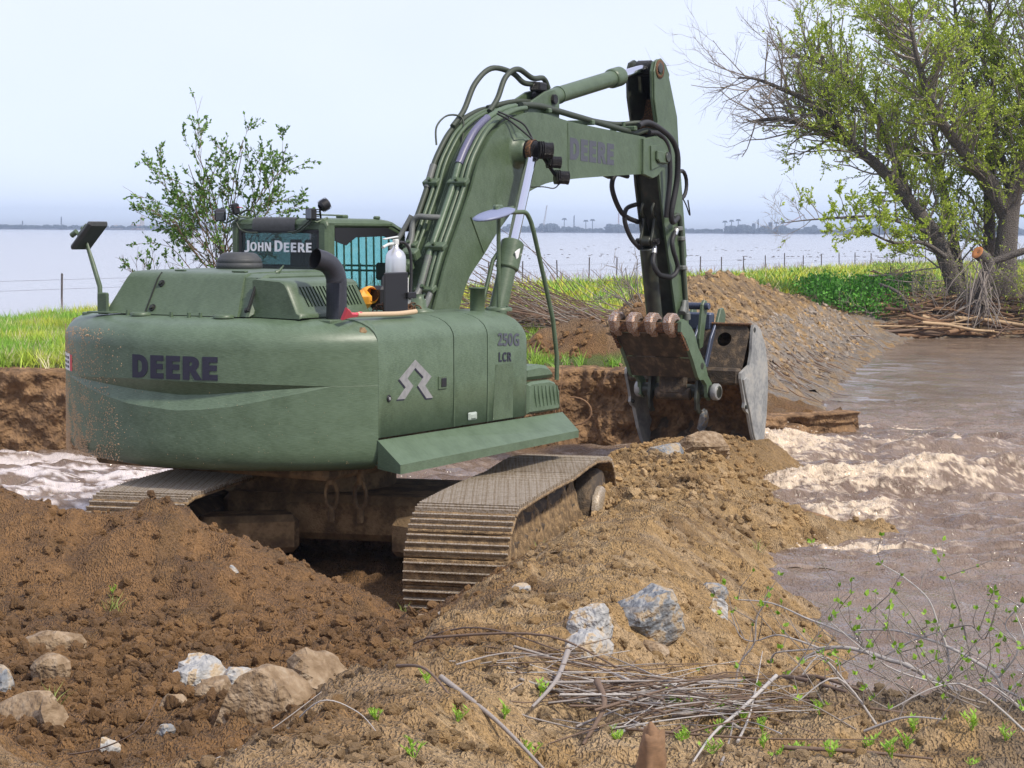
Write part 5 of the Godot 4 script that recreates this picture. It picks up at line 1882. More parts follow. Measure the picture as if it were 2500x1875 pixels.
	for r in [-0.27, 0.55]:
		s = S()
		prism(s, [[6.29, 1.93], [6.35, 1.955], [6.42, 1.93], [6.55, 1.86], [6.64, 1.78], [6.74, 1.62], [6.86, 1.50], [6.94, 1.42], [7.0, 1.30], [7.10, 1.22], [7.14, 1.08], [7.06, 1.02], [6.99, 1.06], [6.97, 1.2], [6.88, 1.265], [6.79, 1.265], [6.74, 1.30], [6.6, 1.50], [6.40, 1.74], [6.28, 1.82]], r - 0.02, r + 0.02, 0.007)
		var tp := part(th, "side_plate", s, M.paint_faded)
		s = S()
		cyl(s, V(r - 0.022, 1.42, 6.84), V(r + 0.022, 1.42, 6.84), 0.038, 16)
		part(tp, "pin", s, M.greasy_steel)
		s = S()
		for k in 7:
			var t := k / 6.0
			cyl(s, V(r - 0.021, lerp(1.80, 1.62, t), lerp(6.30, 6.47, t)), V(r + 0.021, lerp(1.80, 1.62, t), lerp(6.30, 6.47, t)), 0.018, 6)
		part(tp, "grip_teeth", s, M.rust)
	# cross plates
	s = S()
	quad(s, V(-0.25, 1.79, 6.34), V(0.53, 1.79, 6.34), V(0.53, 1.52, 6.60), V(-0.25, 1.52, 6.60))
	part(th, "back_plate", s, M.muddy_steel)
	s = S()
	quad(s, V(-0.25, 1.515, 6.595), V(0.53, 1.515, 6.595), V(0.53, 1.29, 6.76), V(-0.25, 1.29, 6.76))
	part(th, "back_plate", s, M.muddy_steel)
	s = S()
	box(s, V(0.14, 1.855, 6.33), Vector3(0.78, 0.12, 0.05), 0.015, Basis(Vector3.RIGHT, -0.5))
	part(th, "tip_beam", s, M.rust)
	for k in 4:
		s = S()
		var r: float = lerp(-0.22, 0.44, k / 3.0)
		prism(s, [[6.20, 1.84], [6.17, 1.92], [6.20, 1.985], [6.28, 2.02], [6.38, 2.01], [6.46, 1.96], [6.44, 1.92], [6.35, 1.93], [6.30, 1.90], [6.33, 1.83], [6.38, 1.76], [6.34, 1.75], [6.27, 1.80], [6.24, 1.79]], r - 0.05, r + 0.05, 0.02)
		part(th, "tine", s, M.tooth)

func build_tracks():
	var loc := Transform3D(Basis(Vector3.UP, deg_to_rad(17.5)), V(0.73, 0.0, 0.14))
	# shared shoe: mud-covered plate and three grousers
	var sp := S()
	box(sp, Vector3(0, 0.0, 0), Vector3(0.76, 0.022, 0.184), 0.006)
	var mesh := mesh_of(sp, M.mud_plate)
	var sg := S()
	for k in 3:
		box(sg, Vector3(0, 0.024, -0.063 + k * 0.063), Vector3(0.752, 0.036, 0.012), 0.003)
	sg.generate_normals()
	sg.set_material(M.grouser)
	mesh = sg.commit(mesh)
	# loop path (f, y)
	var path := PackedVector2Array()
	var rc := Vector2(-1.8, 0.45)
	var fc := Vector2(1.85, 0.43)
	for k in 25:
		var a: float = deg_to_rad(270.0 - 180.0 * k / 24.0)
		path.append(rc + Vector2(cos(a), sin(a)) * 0.45)
	for q in [[-1.2, 0.905], [-0.5, 0.90], [0.2, 0.885], [0.9, 0.905], [1.3, 0.905]]: path.append(Vector2(q[0], q[1]))
	for k in 25:
		var a: float = deg_to_rad(85.0 - 175.0 * k / 24.0)
		path.append(fc + Vector2(cos(a), sin(a)) * 0.42)
	path.append(path[0])
	var total := 0.0
	for i in path.size() - 1: total += path[i].distance_to(path[i + 1])
	var n := int(round(total / 0.19))
	for side in [1.24, -1.24]:
		var tr := Node3D.new()
		tr.name = "track"
		EX.add_child(tr, true)
		tr.transform = loc * Transform3D(Basis.IDENTITY, Vector3(side, 0, 0))
		for k in n:
			var want: float = total * k / n
			var acc := 0.0
			for i in path.size() - 1:
				var d: float = path[i].distance_to(path[i + 1])
				if acc + d >= want:
					var p := path[i].lerp(path[i + 1], (want - acc) / d)
					var q := path[i + 1] - path[i]
					var q2 := path[(i + 2) % (path.size() - 1)] - path[i]
					var t := (q.normalized() + q2.normalized()).normalized()
					# outward normal: left of travel (rear bottom -> up -> forward)
					var nr := Vector2(-t.y, t.x)
					var up := Vector3(0, nr.y, -nr.x)
					var fw := Vector3(0, t.y, -t.x)
					var o := MeshInstance3D.new()
					o.mesh = mesh
					o.name = "track_shoe"
					tr.add_child(o, true)
					o.transform = Transform3D(Basis(Vector3.RIGHT, up, Vector3.RIGHT.cross(up)), Vector3(0, p.y, -p.x))
					break
				acc += d
		var s := S()
		box(s, V(0, 0.42, 0), Vector3(0.36, 0.34, 3.0), 0.05)
		box(s, V(0, 0.66, -0.2), Vector3(0.30, 0.2, 2.6), 0.07, Basis(Vector3.RIGHT, 0.02))
		part(tr, "track_frame", s, M.muddy_steel)
		s = S()
		# earth packed on the frame
		var rows := []
		for i in 90:
			var row := []
			for j in 15:
				var f: float = lerp(-1.4, 1.45, i / 89.0)
				var w: float = lerp(0.10, 0.25, j / 14.0)
				var y: float = lerp(0.76, 0.26, pow(j / 14.0, 1.2)) + 0.09 * n_mid.get_noise_2d(f * 2.0 + side, w * 6.0) + 0.05 * n_fine.get_noise_2d(f, w * 3.0) - 0.05 * n_cell.get_noise_2d(f * 0.6, w * 1.2)
				row.append(V(w * sign(side), y, f))
			rows.append(row)
		grid(s, rows)
		part(tr, "packed_mud", s, M.mud_plate)
		s = S()
		lathe(s, [[0.0, 0.0], [0.1, 0.0], [0.17, -0.02], [0.34, -0.03], [0.36, -0.08], [0.36, -0.2]], V(0.33 * sign(side), 0.43, 1.85), Vector3.RIGHT * sign(side), 28)
		part(tr, "idler", s, M.muddy_steel)
		s = S()
		lathe(s, [[0.0, 0.03], [0.12, 0.03], [0.2, 0.02], [0.22, 0.0], [0.22, -0.05]], V(0.34 * sign(side), 0.43, 1.7), Vector3.RIGHT * sign(side), 24)
		part(tr, "idler_guard", s, M.grouser)
		s = S()
		lathe(s, [[0.0, 0.0], [0.2, 0.0], [0.26, -0.05], [0.37, -0.06], [0.39, -0.12], [0.37, -0.2]], V(0.3 * sign(side), 0.45, -1.8), Vector3.RIGHT * sign(side), 28)
		part(tr, "sprocket", s, M.under)
		for k in 7:
			s = S()
			cyl(s, V(-0.16, 0.16, -1.3 + k * 0.43), V(0.16, 0.16, -1.3 + k * 0.43), 0.13, 18, 0.02)
			part(tr, "roller", s, M.under)
	# carbody and swing bearing between the tracks
	var s := S()
	box(s, V(0, 0.62, 0), Vector3(2.2, 0.36, 1.3), 0.06)
	for q in [[0.8, 0.9], [-0.8, 0.9], [0.8, -0.9], [-0.8, -0.9]]:
		box(s, V(q[0], 0.52, q[1]), Vector3(0.8, 0.3, 0.4), 0.05, Basis(Vector3.UP, 0.5 * sign(q[0] * q[1])))
	var cb := part(EX, "carbody", s, M.under)
	cb.transform = loc
	s = S()
	lathe(s, [[0.0, 0.7], [0.72, 0.7], [0.72, 0.95], [0.66, 0.96], [0.66, 1.12]], V(0.1, 0.0, 0.1), Vector3.UP, 40)
	part(EX, "swing_bearing", s, M.under)
	s = S()
	box(s, V(0, 1.06, 0.0), Vector3(2.3, 0.12, 2.3), 0.03)
	part(EX, "belly_plate", s, M.under)
	# shackle chains hanging under the counterweight
	for q in [[0.95, -0.8], [1.15, -0.7]]:
		s = S()
		var p := V(q[0], 1.05, q[1])
		var ring := []
		for k in 15:
			var a := TAU * k / 14.0
			ring.append(p + Vector3(0.055 * sin(a), -0.2 + 0.11 * cos(a), 0))
		tube(s, ring, 0.017, 8)
		cyl(s, p, p + Vector3(0, -0.12, 0), 0.03, 8)
		cyl(s, p + Vector3(0, -0.3, 0), p + Vector3(0, -0.42, 0), 0.028, 8, 0.008)
		part(EX, "shackle", s, M.under)

func build_mirrors():
	# left rear mirror on a bent plate arm
	var m := Node3D.new()
	m.name = "mirror"
	EX.add_child(m, true)
	var s := S()
	box(s, V(-0.80, 2.31, -1.42), Vector3(0.11, 0.17, 0.03), 0.01)
	box(s, V(-0.80, 2.24, -1.42), Vector3(0.24, 0.014, 0.12), 0.004)
	part(m, "bracket", s, M.paint)
	s = S()
	tube(s, [V(-0.85, 2.25, -1.40), V(-0.85, 2.44, -1.40), V(-0.92, 2.62, -1.4), V(-0.985, 2.78, -1.4)], [0.026, 0.026, 0.024, 0.018], 4)
	part(m, "arm", s, M.paint)
	s = S()
	var b := Basis(V(0, 0, -1).normalized(), 0.80)
	box(s, V(-0.955, 2.84, -1.4), Vector3(0.30, 0.05, 0.22), 0.02, b)
	part(m, "mirror_housing", s, M.cap_paint)
	s = S()
	box(s, V(-0.995, 2.88, -1.4), Vector3(0.14, 0.03, 0.09), 0.01, b)
	cyl(s, V(-1.05, 2.87, -1.44), V(-1.10, 2.84, -1.44), 0.022, 10)
	cyl(s, V(-0.96, 2.85, -1.4), V(-1.03, 2.90, -1.4), 0.016, 8)
	part(m, "clamp", s, M.paint)
	# right front mirror on hand rails
	m = Node3D.new()
	m.name = "mirror"
	EX.add_child(m, true)
	s = S()
	tube(s, spl([V(1.35, 3.05, 1.15), V(1.38, 3.055, 1.33), V(1.40, 3.05, 1.42), V(1.41, 2.99, 1.48), V(1.42, 2.9, 1.52)], 5), 0.02, 10)
	tube(s, [V(1.42, 2.9, 1.52), V(1.43, 2.5, 1.69), V(1.44, 2.13, 1.84), V(1.45, 1.80, 1.90), V(1.45, 1.6, 1.90)], 0.02, 10)
	part(m, "hand_rail", s, M.paint)
	s = S()
	tube(s, [V(1.28, 2.25, 1.18), V(1.28, 3.0, 1.17), V(1.3, 3.07, 1.17), V(1.38, 3.09, 1.25)], 0.018, 10)
	part(m, "post", s, M.paint)
	s = S()
	var bb := Basis(Vector3.RIGHT, 0.2) * Basis(Vector3.BACK, -0.12)
	var pr := []
	var q := [[0.0, 0.02, 0.0], [0.14, 0.05, 0.03], [0.17, 0.06, 0.0], [0.16, 0.05, -0.02], [0.05, 0.0, -0.02]]
	lathe(s, [[0.0, -0.025], [0.10, -0.025], [0.135, -0.012], [0.14, 0.0], [0.12, 0.012], [0.06, 0.026], [0.0, 0.03]], Vector3.ZERO, Vector3.UP, 28)
	var mh := part(m, "mirror_housing", s, M.mirror_back)
	mh.transform = Transform3D(Basis(Vector3.RIGHT, 0.21) * Basis.from_scale(Vector3(1.0, 1.0, 1.9)), V(1.36, 3.035, 0.96))
	s = S()
	box(s, V(1.34, 3.09, 1.06), Vector3(0.05, 0.05, 0.12), 0.015)
	cyl(s, V(1.36, 3.05, 1.0), V(1.34, 3.1, 1.06), 0.022, 10)
	cyl(s, V(1.34, 3.075, 1.1), V(1.37, 3.078, 1.3), 0.012, 8)
	part(m, "clamp", s, M.paint)

# loose gear lying on or strapped to the machine
func build_gear():
	var x := EX.transform
	# black bracket plate belongs to the machine
	var s := S()
	box(s, V(1.16, 2.40, -0.22), Vector3(0.02, 0.33, 0.335), 0.008)
	part(EX, "bracket_plate", s, M.black)
	s = S()
	box(s, V(1.17, 2.38, -0.03), Vector3(0.05, 0.05, 0.12), 0.006)
	lathe(s, [[0.088, 0.0], [0.088, 0.03]], V(1.06, 2.42, -0.07), Vector3.UP, 20)
	part(EX, "strap", s, M.black)
	s = S()
	lathe(s, [[0.13, 0.0], [0.13, 0.02], [0.07, 0.04], [0.06, 0.11], [0.045, 0.115], [0.045, 0.15]], V(1.0, 2.225, 0.36), Vector3.UP, 20)
	part(EX, "hose_flange", s, M.paint)
	var e := thing("fire_extinguisher", "silver fire extinguisher with pale lever strapped upright behind the boom", "extinguisher", x)
	s = S()
	lathe(s, [[0.0, 0.0], [0.075, 0.0], [0.083, 0.012], [0.083, 0.43], [0.078, 0.465], [0.06, 0.495], [0.03, 0.515], [0.022, 0.53], [0.022, 0.55], [0.0, 0.55]], V(1.06, 2.235, -0.07), Vector3.UP, 32)
	part(e, "cylinder", s, M.silver)
	s = S()
	box(s, V(1.06, 2.80, -0.07), Vector3(0.04, 0.05, 0.05), 0.008)
	box(s, V(1.05, 2.835, -0.13), Vector3(0.025, 0.012, 0.2), 0.004, Basis(Vector3.RIGHT, 0.1))
	tube(s, [V(1.05, 2.79, -0.09), V(1.05, 2.785, -0.16), V(1.05, 2.76, -0.24)], 0.012, 8)
	part(e, "lever", s, mk("lever", lin(0.6, 0.62, 0.6), 0.45))
	s = S()
	tube(s, spl([V(1.06, 2.80, -0.05), V(1.08, 2.79, 0.04), V(1.09, 2.7, 0.1), V(1.09, 2.5, 0.11), V(1.09, 2.34, 0.09)], 6), 0.012, 8)
	part(e, "hose", s, M.rubber)
	s = S()
	box(s, V(1.145, 2.42, -0.045), Vector3(0.004, 0.2, 0.06), 0.001)
	part(e, "tag", s, M.label_white)
	var ax := thing("axe", "red headed axe with pale wooden handle lying on the deck edge", "axe", x)
	s = S()
	# blade profile lies nearly flat, edge to the rear
	var pr := [[-1.20, 0.075], [-1.16, 0.06], [-1.10, 0.026], [-1.03, 0.022], [-0.98, 0.03], [-0.90, 0.018], [-0.90, -0.004], [-1.0, -0.008], [-1.10, -0.012], [-1.16, -0.022], [-1.195, -0.03]]
	prism(s, pr, -0.014, 0.014, 0.006)
	var hd := part(ax, "head", s, M.axe_red)
	hd.transform = Transform3D(Basis(Vector3.BACK, -0.5), V(1.33, 2.255, 0.0))
	s = S()
	tube(s, spl([V(1.335, 2.262, -1.02), V(1.345, 2.258, -0.8), V(1.35, 2.252, -0.5), V(1.355, 2.258, -0.3), V(1.36, 2.262, -0.24)], 5), 0.02, 10)
	part(ax, "handle", s, M.axe_wood)
	var cs := thing("chainsaw", "orange and black chainsaw lying on the deck behind the cab", "chainsaw", x)
	s = S()
	box(s, V(0.60, 2.325, 0.14), Vector3(0.15, 0.16, 0.15), 0.05)
	lathe(s, [[0.0, -0.06], [0.055, -0.055], [0.075, -0.02], [0.075, 0.04], [0.06, 0.06]], V(0.62, 2.36, 0.19), Vector3(0.9, 0.2, 0.3).normalized(), 20)
	part(cs, "body", s, M.saw_orange)
	s = S()
	box(s, V(0.66, 2.34, 0.31), Vector3(0.15, 0.2, 0.14), 0.03)
	cyl(s, V(0.60, 2.40, 0.26), V(0.68, 2.40, 0.42), 0.035, 12, 0.01)
	box(s, V(0.66, 2.265, 0.45), Vector3(0.1, 0.09, 0.14), 0.03)
	part(cs, "engine", s, M.black)
	s = S()
	tube(s, spl([V(0.64, 2.28, 0.28), V(0.66, 2.4, 0.33), V(0.66, 2.5, 0.36), V(0.64, 2.5, 0.42), V(0.62, 2.4, 0.46)], 6), 0.014, 8)
	part(cs, "front_handle", s, M.rubber)
	var ch := thing("chain", "rusty chain heaped on the deck beside the black plate", "chain", x)
	var g := RandomNumberGenerator.new()
	g.seed = 31
	for k in 26:
		s = S()
		var p := V(0.98 + g.randf_range(-0.09, 0.09), 2.24 + 0.05 * g.randf(), -0.25 + g.randf_range(-0.2, 0.25) + 0.3)
		var b := Basis.from_euler(Vector3(g.randf() * 3.0, g.randf() * 3.0, g.randf() * 3.0))
		var ring := []
		for q in 11:
			var a := TAU * q / 10.0
			ring.append(p + b * Vector3(0.018 * cos(a), 0, 0.03 * sin(a)))
		tube(s, ring, 0.006, 6, false)
		part(ch, "link", s, M.rust)

# ------------------------------------------------------------------ rocks and clods
func lumpy(sd: int, rough: float, facets: int, squash := Vector3.ONE) -> ArrayMesh:
	# sphere grid cut by random planes, then a little noise: broken stone
	var g := RandomNumberGenerator.new()
	g.seed = sd
	var planes := []
	for k in facets:
		var n := Vector3(g.randfn(), g.randfn(), g.randfn()).normalized()
		planes.append([n, g.randf_range(0.46, 0.8)])
	var rows := []
	var nu := 18
	var nv := 11
	for i in nv + 1:
		var th := PI * i / nv
		var row := []
		for j in nu + 1:
			var ph := TAU * (j % nu) / nu
			var d := Vector3(sin(th) * cos(ph), cos(th), sin(th) * sin(ph))
			var r := 1.0
			for p in planes:
				var c: float = d.dot(p[0])
				if c > 0.05: r = min(r, p[1] / c)
			r *= 1.0 + rough * n_mid.get_noise_3d(d.x * 0.9 + sd, d.y * 0.9, d.z * 0.9) + rough * 0.5 * n_fine.get_noise_3d(d.x * 0.5 + sd, d.y * 0.5, d.z * 0.5)
			row.append(d * r * squash)
		rows.append(row)
	var s := S()
	for i in nv:
		s.set_smooth_group(-1)
		for j in nu: quad(s, rows[i][j], rows[i][j + 1], rows[i + 1][j + 1], rows[i + 1][j])
	return mesh_of(s)

func build_rocks():
	# X, D, width, height, material, seed, tilt, label
	var R := [
		[-2.49, 10.76, 0.33, 0.17, "rock_tan", 1, 0.1, "broad flat tan stone resting on the dug earth slope"],
		[-2.20, 9.70, 0.16, 0.15, "rock_tan", 2, 0.3, "grey topped tan stone just below the broad flat tan stone"],
		[-2.36, 9.30, 0.13, 0.17, "rock_blue", 3, 0.2, "dark stone half sunk in the loose earth of the hollow"],
		[-2.13, 8.86, 0.32, 0.16, "rock_tan", 4, 0.0, "long low tan stone on the rim of the hollow"],
		[-1.97, 8.72, 0.14, 0.2, "rock_tan", 5, 0.4, "upright pointed tan stone at the rim of the hollow"],
		[-1.43, 9.50, 0.31, 0.27, "rock_grey", 6, 0.5, "largest pale grey white boulder of the cluster in the hollow"],
		[-1.23, 9.36, 0.16, 0.19, "rock_grey", 7, 0.1, "rounded cream stone between the pale boulder and brown block"],
		[-1.12, 9.62, 0.13, 0.12, "rock_blue", 8, 0.2, "small blue black stone behind the square brown block"],
		[-0.92, 9.62, 0.28, 0.25, "rock_tan", 9, -0.3, "tilted brown grey boulder at the end of the stone cluster"],
		[-1.06, 8.82, 0.34, 0.30, "rock_tan", 10, 0.05, "large square brown block with white veins in the hollow"],
		[-1.33, 9.12, 0.16, 0.12, "rock_tan", 11, 0.0, "brown earthy stone under the pale boulder"],
		[-1.52, 9.02, 0.11, 0.09, "rock_tan", 12, 0.3, "small brown stone left loose before the pale boulder"],
		[-1.66, 8.36, 0.085, 0.10, "rock_grey", 13, 0.2, "small white stone alone in the hollow beside dry twigs"],
		[-1.71, 12.5, 0.055, 0.05, "rock_grey", 14, 0.0, "tiny white stone high on the earth berm"],
		[-1.46, 8.5, 0.08, 0.08, "rock_blue", 15, 0.0, "small dark stone beside a brown clod in the hollow"],
		[-0.52, 11.9, 0.22, 0.14, "rock_tan", 16, 0.1, "tan stone touching the blue stone near the track"],
		[-0.36, 11.7, 0.16, 0.13, "rock_blue", 17, -0.2, "shiny blue grey stone beside the track end"],
		[0.65, 9.83, 0.34, 0.21, "rock_blue", 18, 0.3, "big blue grey boulder bedded in the tan mound"],
		[0.35, 8.87, 0.15, 0.24, "rock_grey", 19, -0.1, "tall pale yellowish stone bedded in the tan mound"],
		[0.33, 8.62, 0.20, 0.15, "rock_grey", 20, 0.15, "squat pale stone with dark base below the tall pale one"],
		[1.20, 12.14, 0.17, 0.18, "rock_blue", 21, 0.2, "blue grey stone jutting from the river side of the mound"],
		[1.16, 11.40, 0.12, 0.15, "rock_grey", 22, 0.1, "pale grey stone under the jutting blue stone"],
		[0.67, 9.55, 0.12, 0.09, "rock_tan", 23, 0.0, "small tan stone at the foot of the big blue boulder"],
		[1.95, 20.65, 0.55, 0.30, "rock_tan", 24, 0.1, "big earthy stone lying under the bucket"],
		[1.52, 20.3, 0.3, 0.16, "rock_blue", 25, 0.0, "grey stone in the spoil just before the bucket"],
		[0.05, 10.1, 0.07, 0.05, "rock_grey", 26, 0.0, "small grey stone on the crest of the tan mound"],
		[1.55, 10.9, 0.16, 0.13, "rock_tan", 27, 0.0, "tan stone low on the mound close to the water"],
	]
	for q in R:
		var y := ground(q[0], q[1])
		var o := MeshInstance3D.new()
		o.mesh = lumpy(q[5] * 13 + 1, 0.05, 10)
		o.material_override = M[q[4]]
		o.name = numbered("rock")
		add_child(o)
		var b := Basis(Vector3.UP, q[5] * 1.7) * Basis(Vector3.BACK, q[6])
		var sc := Vector3(q[2] * 0.72, q[3] * 0.78, q[2] * 0.58)
		o.transform = Transform3D(Basis.from_scale(sc) if q[5] % 2 == 0 else Basis(Vector3.BACK, q[6]) * Basis.from_scale(sc), Vector3(q[0], y + q[3] * 0.12, -q[1]))
		tag(o, q[7], "rock", "loose stones in the dug earth")
	# stone lying in the bucket
	var o := inst("rock", lumpy(401, 0.1, 9), M.rock_blue, self)
	o.transform = EX.transform * Transform3D(Basis(Vector3.BACK, -0.25) * Basis.from_scale(Vector3(0.07, 0.17, 0.08)), V(0.27, 0.72, 7.5))
	tag(o, "oblong grey stone caught in the dirt inside the bucket", "rock", "loose stones in the dug earth")

func scatter(called: String, mesh: Mesh, m, xf: Array, cols: Array, label: String, category: String, parent: Node = self, kind := "stuff") -> MultiMeshInstance3D:
	var mm := MultiMesh.new()
	mm.transform_format = MultiMesh.TRANSFORM_3D
	mm.use_colors = cols.size() > 0
	mm.mesh = mesh
	mm.instance_count = xf.size()
	for i in xf.size():
		mm.set_instance_transform(i, xf[i])
		if cols.size(): mm.set_instance_color(i, cols[i])
	var o := MultiMeshInstance3D.new()
	o.multimesh = mm
	o.material_override = m
	o.name = numbered(called) if parent == self else called
	parent.add_child(o, true)
	tag(o, label, category, "", kind)
	return o

func build_clods():
	var g := RandomNumberGenerator.new()
	g.seed = 88
	var meshes := [lumpy(501, 0.25, 7), lumpy(502, 0.3, 6), lumpy(503, 0.25, 8)]
	var xf := [[], [], []]
	var cl := [[], [], []]
	var put := func(x: float, d: float, r: float):
		var y := ground(x, d)
		if y < 0.02: return
		var k := g.randi() % 3
		var b := Basis.from_euler(Vector3(g.randf() * TAU, g.randf() * TAU, g.randf() * TAU)) * Basis.from_scale(Vector3(r, r * g.randf_range(0.6, 0.95), r * g.randf_range(0.7, 1.1)))
		xf[k].append(Transform3D(b, Vector3(x, y + r * 0.25, -d)))
		var c := soil_colour(x, d, y)
		var v := g.randf_range(0.95, 1.55)
		cl[k].append(Color(c.r * v, c.g * v, c.b * v))
	for k in 30000:
		var d := 5.6 + 14.0 * pow(g.randf(), 1.3)
		var x := g.randf_range(-0.27, 0.22) * d * 1.05
		var dens := 0.45 + 0.9 * n_big.get_noise_2d(x * 1.7 + 20.0, d * 1.7)
		if g.randf() > dens: continue
		put.call(x, d, 0.005 + 0.028 * pow(g.randf(), 4.0) * (0.8 + d * 0.03))
	# rubble at the foot of the berm
	for k in 5000:
		var x := g.randf_range(-2.9, -0.4)
		var d := g.randfn(10.2, 1.0)
		if d < 8.0: continue
		put.call(x, d, 0.006 + 0.045 * pow(g.randf(), 3.6))
	for k in 3500:
		put.call(g.randf_range(0.4, 2.6), g.randf_range(16.5, 23.0), 0.01 + 0.05 * pow(g.randf(), 3.6))
	# spoil heap on the far bank
	for k in 6000:
		var t := g.randf()
		var x := lerpf(0.5, 8.0, t) + g.randfn(0.0, 0.8)
		var d := lerpf(26.8, 48.0, t) + g.randfn(0.0, 1.5)
		if bank_sd(x, d).x < 0.3: continue
		put.call(x, d, 0.012 + 0.06 * pow(g.randf(), 3.2))
	for k in 3:
		scatter("soil_clods", meshes[k], M.clod, xf[k], cl[k], ["loose earth clods strewn over the mounds", "broken soil lumps littering the dug slopes", "crumbs of soil lying all over the spoil"][k], "clods")

# ------------------------------------------------------------------ plants
func leaf_mesh(w: float, l: float) -> ArrayMesh:
	var s := S()
	s.set_smooth_group(0)
	var a := Vector3(0, 0, 0)
	var b := Vector3(-w, l * 0.45, 0.12 * l)
	var c := Vector3(w, l * 0.45, 0.12 * l)
	var t := Vector3(0, l, -0.05 * l)
	var m := Vector3(0, l * 0.5, 0)
	tri(s, a, b, m); tri(s, a, m, c); tri(s, b, t, m); tri(s, m, t, c)
	return mesh_of(s)

func tuft_mesh(sd: int, blades: int, h: float, spread: float, w: float) -> ArrayMesh:
	var g := RandomNumberGenerator.new()
	g.seed = sd
	var s := S()
	s.set_smooth_group(0)
	for k in blades:
		var a := g.randf() * TAU
		var r := spread * sqrt(g.randf())
		var p := Vector3(cos(a) * r, 0, sin(a) * r)
		var hh := h * g.randf_range(0.5, 1.1)
		var lean := Vector3(g.randfn(0, 0.35), 1.0, g.randfn(0, 0.35)).normalized()
		var side := Vector3(cos(a + 1.3), 0, sin(a + 1.3)) * w
		var m := p + lean * hh * 0.55
		var t := p + lean * hh + Vector3(lean.x, -0.25, lean.z) * hh * 0.25
		quad(s, p - side, m - side * 0.8, m + side * 0.8, p + side)
		tri(s, m - side * 0.8, t, m + side * 0.8)
	return mesh_of(s)

func build_grass():
	var g := RandomNumberGenerator.new()
	g.seed = 19
	var T := [tuft_mesh(1, 14, 0.24, 0.09, 0.006), tuft_mesh(2, 12, 0.20, 0.12, 0.009), tuft_mesh(3, 10, 0.30, 0.16, 0.012)]
	var xf := [[], [], []]
	var cl := [[], [], []]
	var put := func(k: int, x: float, d: float, sc: float):
		var y := macro(x, d)
		if is_grass(x, d, y) < 0.5: return
		var bare := n_big.get_noise_2d(x * 0.5 + 70.0, d * 0.35)
		if bare > 0.35 and g.randf() < 0.6: return
		if x > -1.5 and x < 1.6 and d < 34.0 and d > 25.0 and g.randf() < 0.5: return
		var b := Basis(Vector3.UP, g.randf() * TAU) * Basis.from_scale(Vector3(sc, sc * g.randf_range(0.7, 1.25), sc))
		xf[k].append(Transform3D(b, Vector3(x, y - 0.02, -d)))
		var v := g.randf_range(0.75, 1.25)
		var yel: float = clamp(0.25 + n_big.get_noise_2d(x * 0.7, d * 0.4) * 1.3, 0.0, 1.0)
		var c := Color(0.22, 0.42, 0.045).lerp(Color(0.52, 0.55, 0.07), yel)
		if g.randf() < 0.13: c = Color(0.55, 0.5, 0.3)
		if d > 40.0 and g.randf() < 0.25: c = Color(0.6, 0.56, 0.05)
		cl[k].append(Color(c.r * v, c.g * v, c.b * v))
	for k in 20000:
		var d := g.randf_range(24.2, 40.0)
		put.call(0, g.randf_range(-10.0, -2.6 if d < 33.0 else 3.0), d, g.randf_range(0.7, 1.25))
	for k in 9000:
		put.call(0, g.randf_range(-3.0, 4.5), g.randf_range(25.2, 40.0), g.randf_range(0.6, 1.1))
	for k in 15000:
		var d := g.randf_range(38.0, 67.0)
		put.call(1, g.randf_range(-0.27, 0.2) * d, d, g.randf_range(0.9, 1.4))
	for k in 14000:
		var d := g.randf_range(50.0, 105.0)
		put.call(2, g.randf_range(-0.05, 0.26) * d, d, g.randf_range(0.9, 1.6))
	for k in 3:
		scatter("grass", T[k], M.grass, xf[k], cl[k], ["long green grass on the cut bank top", "yellow green grass between the bank and the flood", "bright grass strip along the flooded field"][k], "grass")

var LT := []  # leaf transforms being collected
func leaf_at(p: Vector3, dir: Vector3, sc: float, g: RandomNumberGenerator):
	var d := (dir + Vector3(g.randfn(), g.randfn(), g.randfn()) * 0.6).normalized()
	var x := d.cross(Vector3(g.randfn(), g.randfn(), g.randfn())).normalized()
	LT.append(Transform3D(Basis(x, d, x.cross(d)) * Basis.from_scale(Vector3.ONE * sc * g.randf_range(0.7, 1.25)), p))

# o: wob, up (lift of the tips), n (children), ratio, leaf (count per twig), lsc, sides, keep (Callable leaf chance)
func grow(s: SurfaceTool, p: Vector3, dir: Vector3, length: float, rad: float, lv: int, g: RandomNumberGenerator, o: Dictionary):
	var pts := [p]
	var rr := [rad]
	var d := dir
	var seg := 4 if lv > 0 else 3
	for i in seg:
		d = (d + Vector3(g.randfn(), g.randfn(), g.randfn()) * o.wob + Vector3.UP * o.up).normalized()
		p += d * length / seg
		pts.append(p)
		rr.append(lerp(rad, rad * 0.45, float(i + 1) / seg))
	tube(s, pts, rr, 5 if lv > 1 else (4 if lv == 1 else 3), false)
	var ok: bool = g.randf() < o.keep.call(p)
	if lv > 0:
		var n: int = o.n + (g.randi() % 3)
		for k in n:
			var t := g.randf_range(0.25, 1.0)
			var i: int = min(int(t * seg), seg - 1)
			var q: Vector3 = pts[i].lerp(pts[i + 1], t * seg - i)
			var dd: Vector3 = (pts[i + 1] - pts[i]).normalized()
			var off := Vector3(g.randfn(), g.randfn(), g.randfn())
			off = (off - dd * off.dot(dd)).normalized()
			grow(s, q, (dd + off * g.randf_range(0.5, 0.95)).normalized(), length * o.ratio * g.randf_range(0.7, 1.15), max(rr[i] * 0.55, o.rmin), lv - 1, g, o)
	if ok and lv <= 1:
		var n: int = o.leaf if lv == 0 else o.leaf / 2
		for k in n:
			var t := g.randf_range(0.15, 1.0)
			var i: int = min(int(t * seg), seg - 1)
			leaf_at(pts[i].lerp(pts[i + 1], t * seg - i), (pts[i + 1] - pts[i]).normalized(), o.lsc, g)

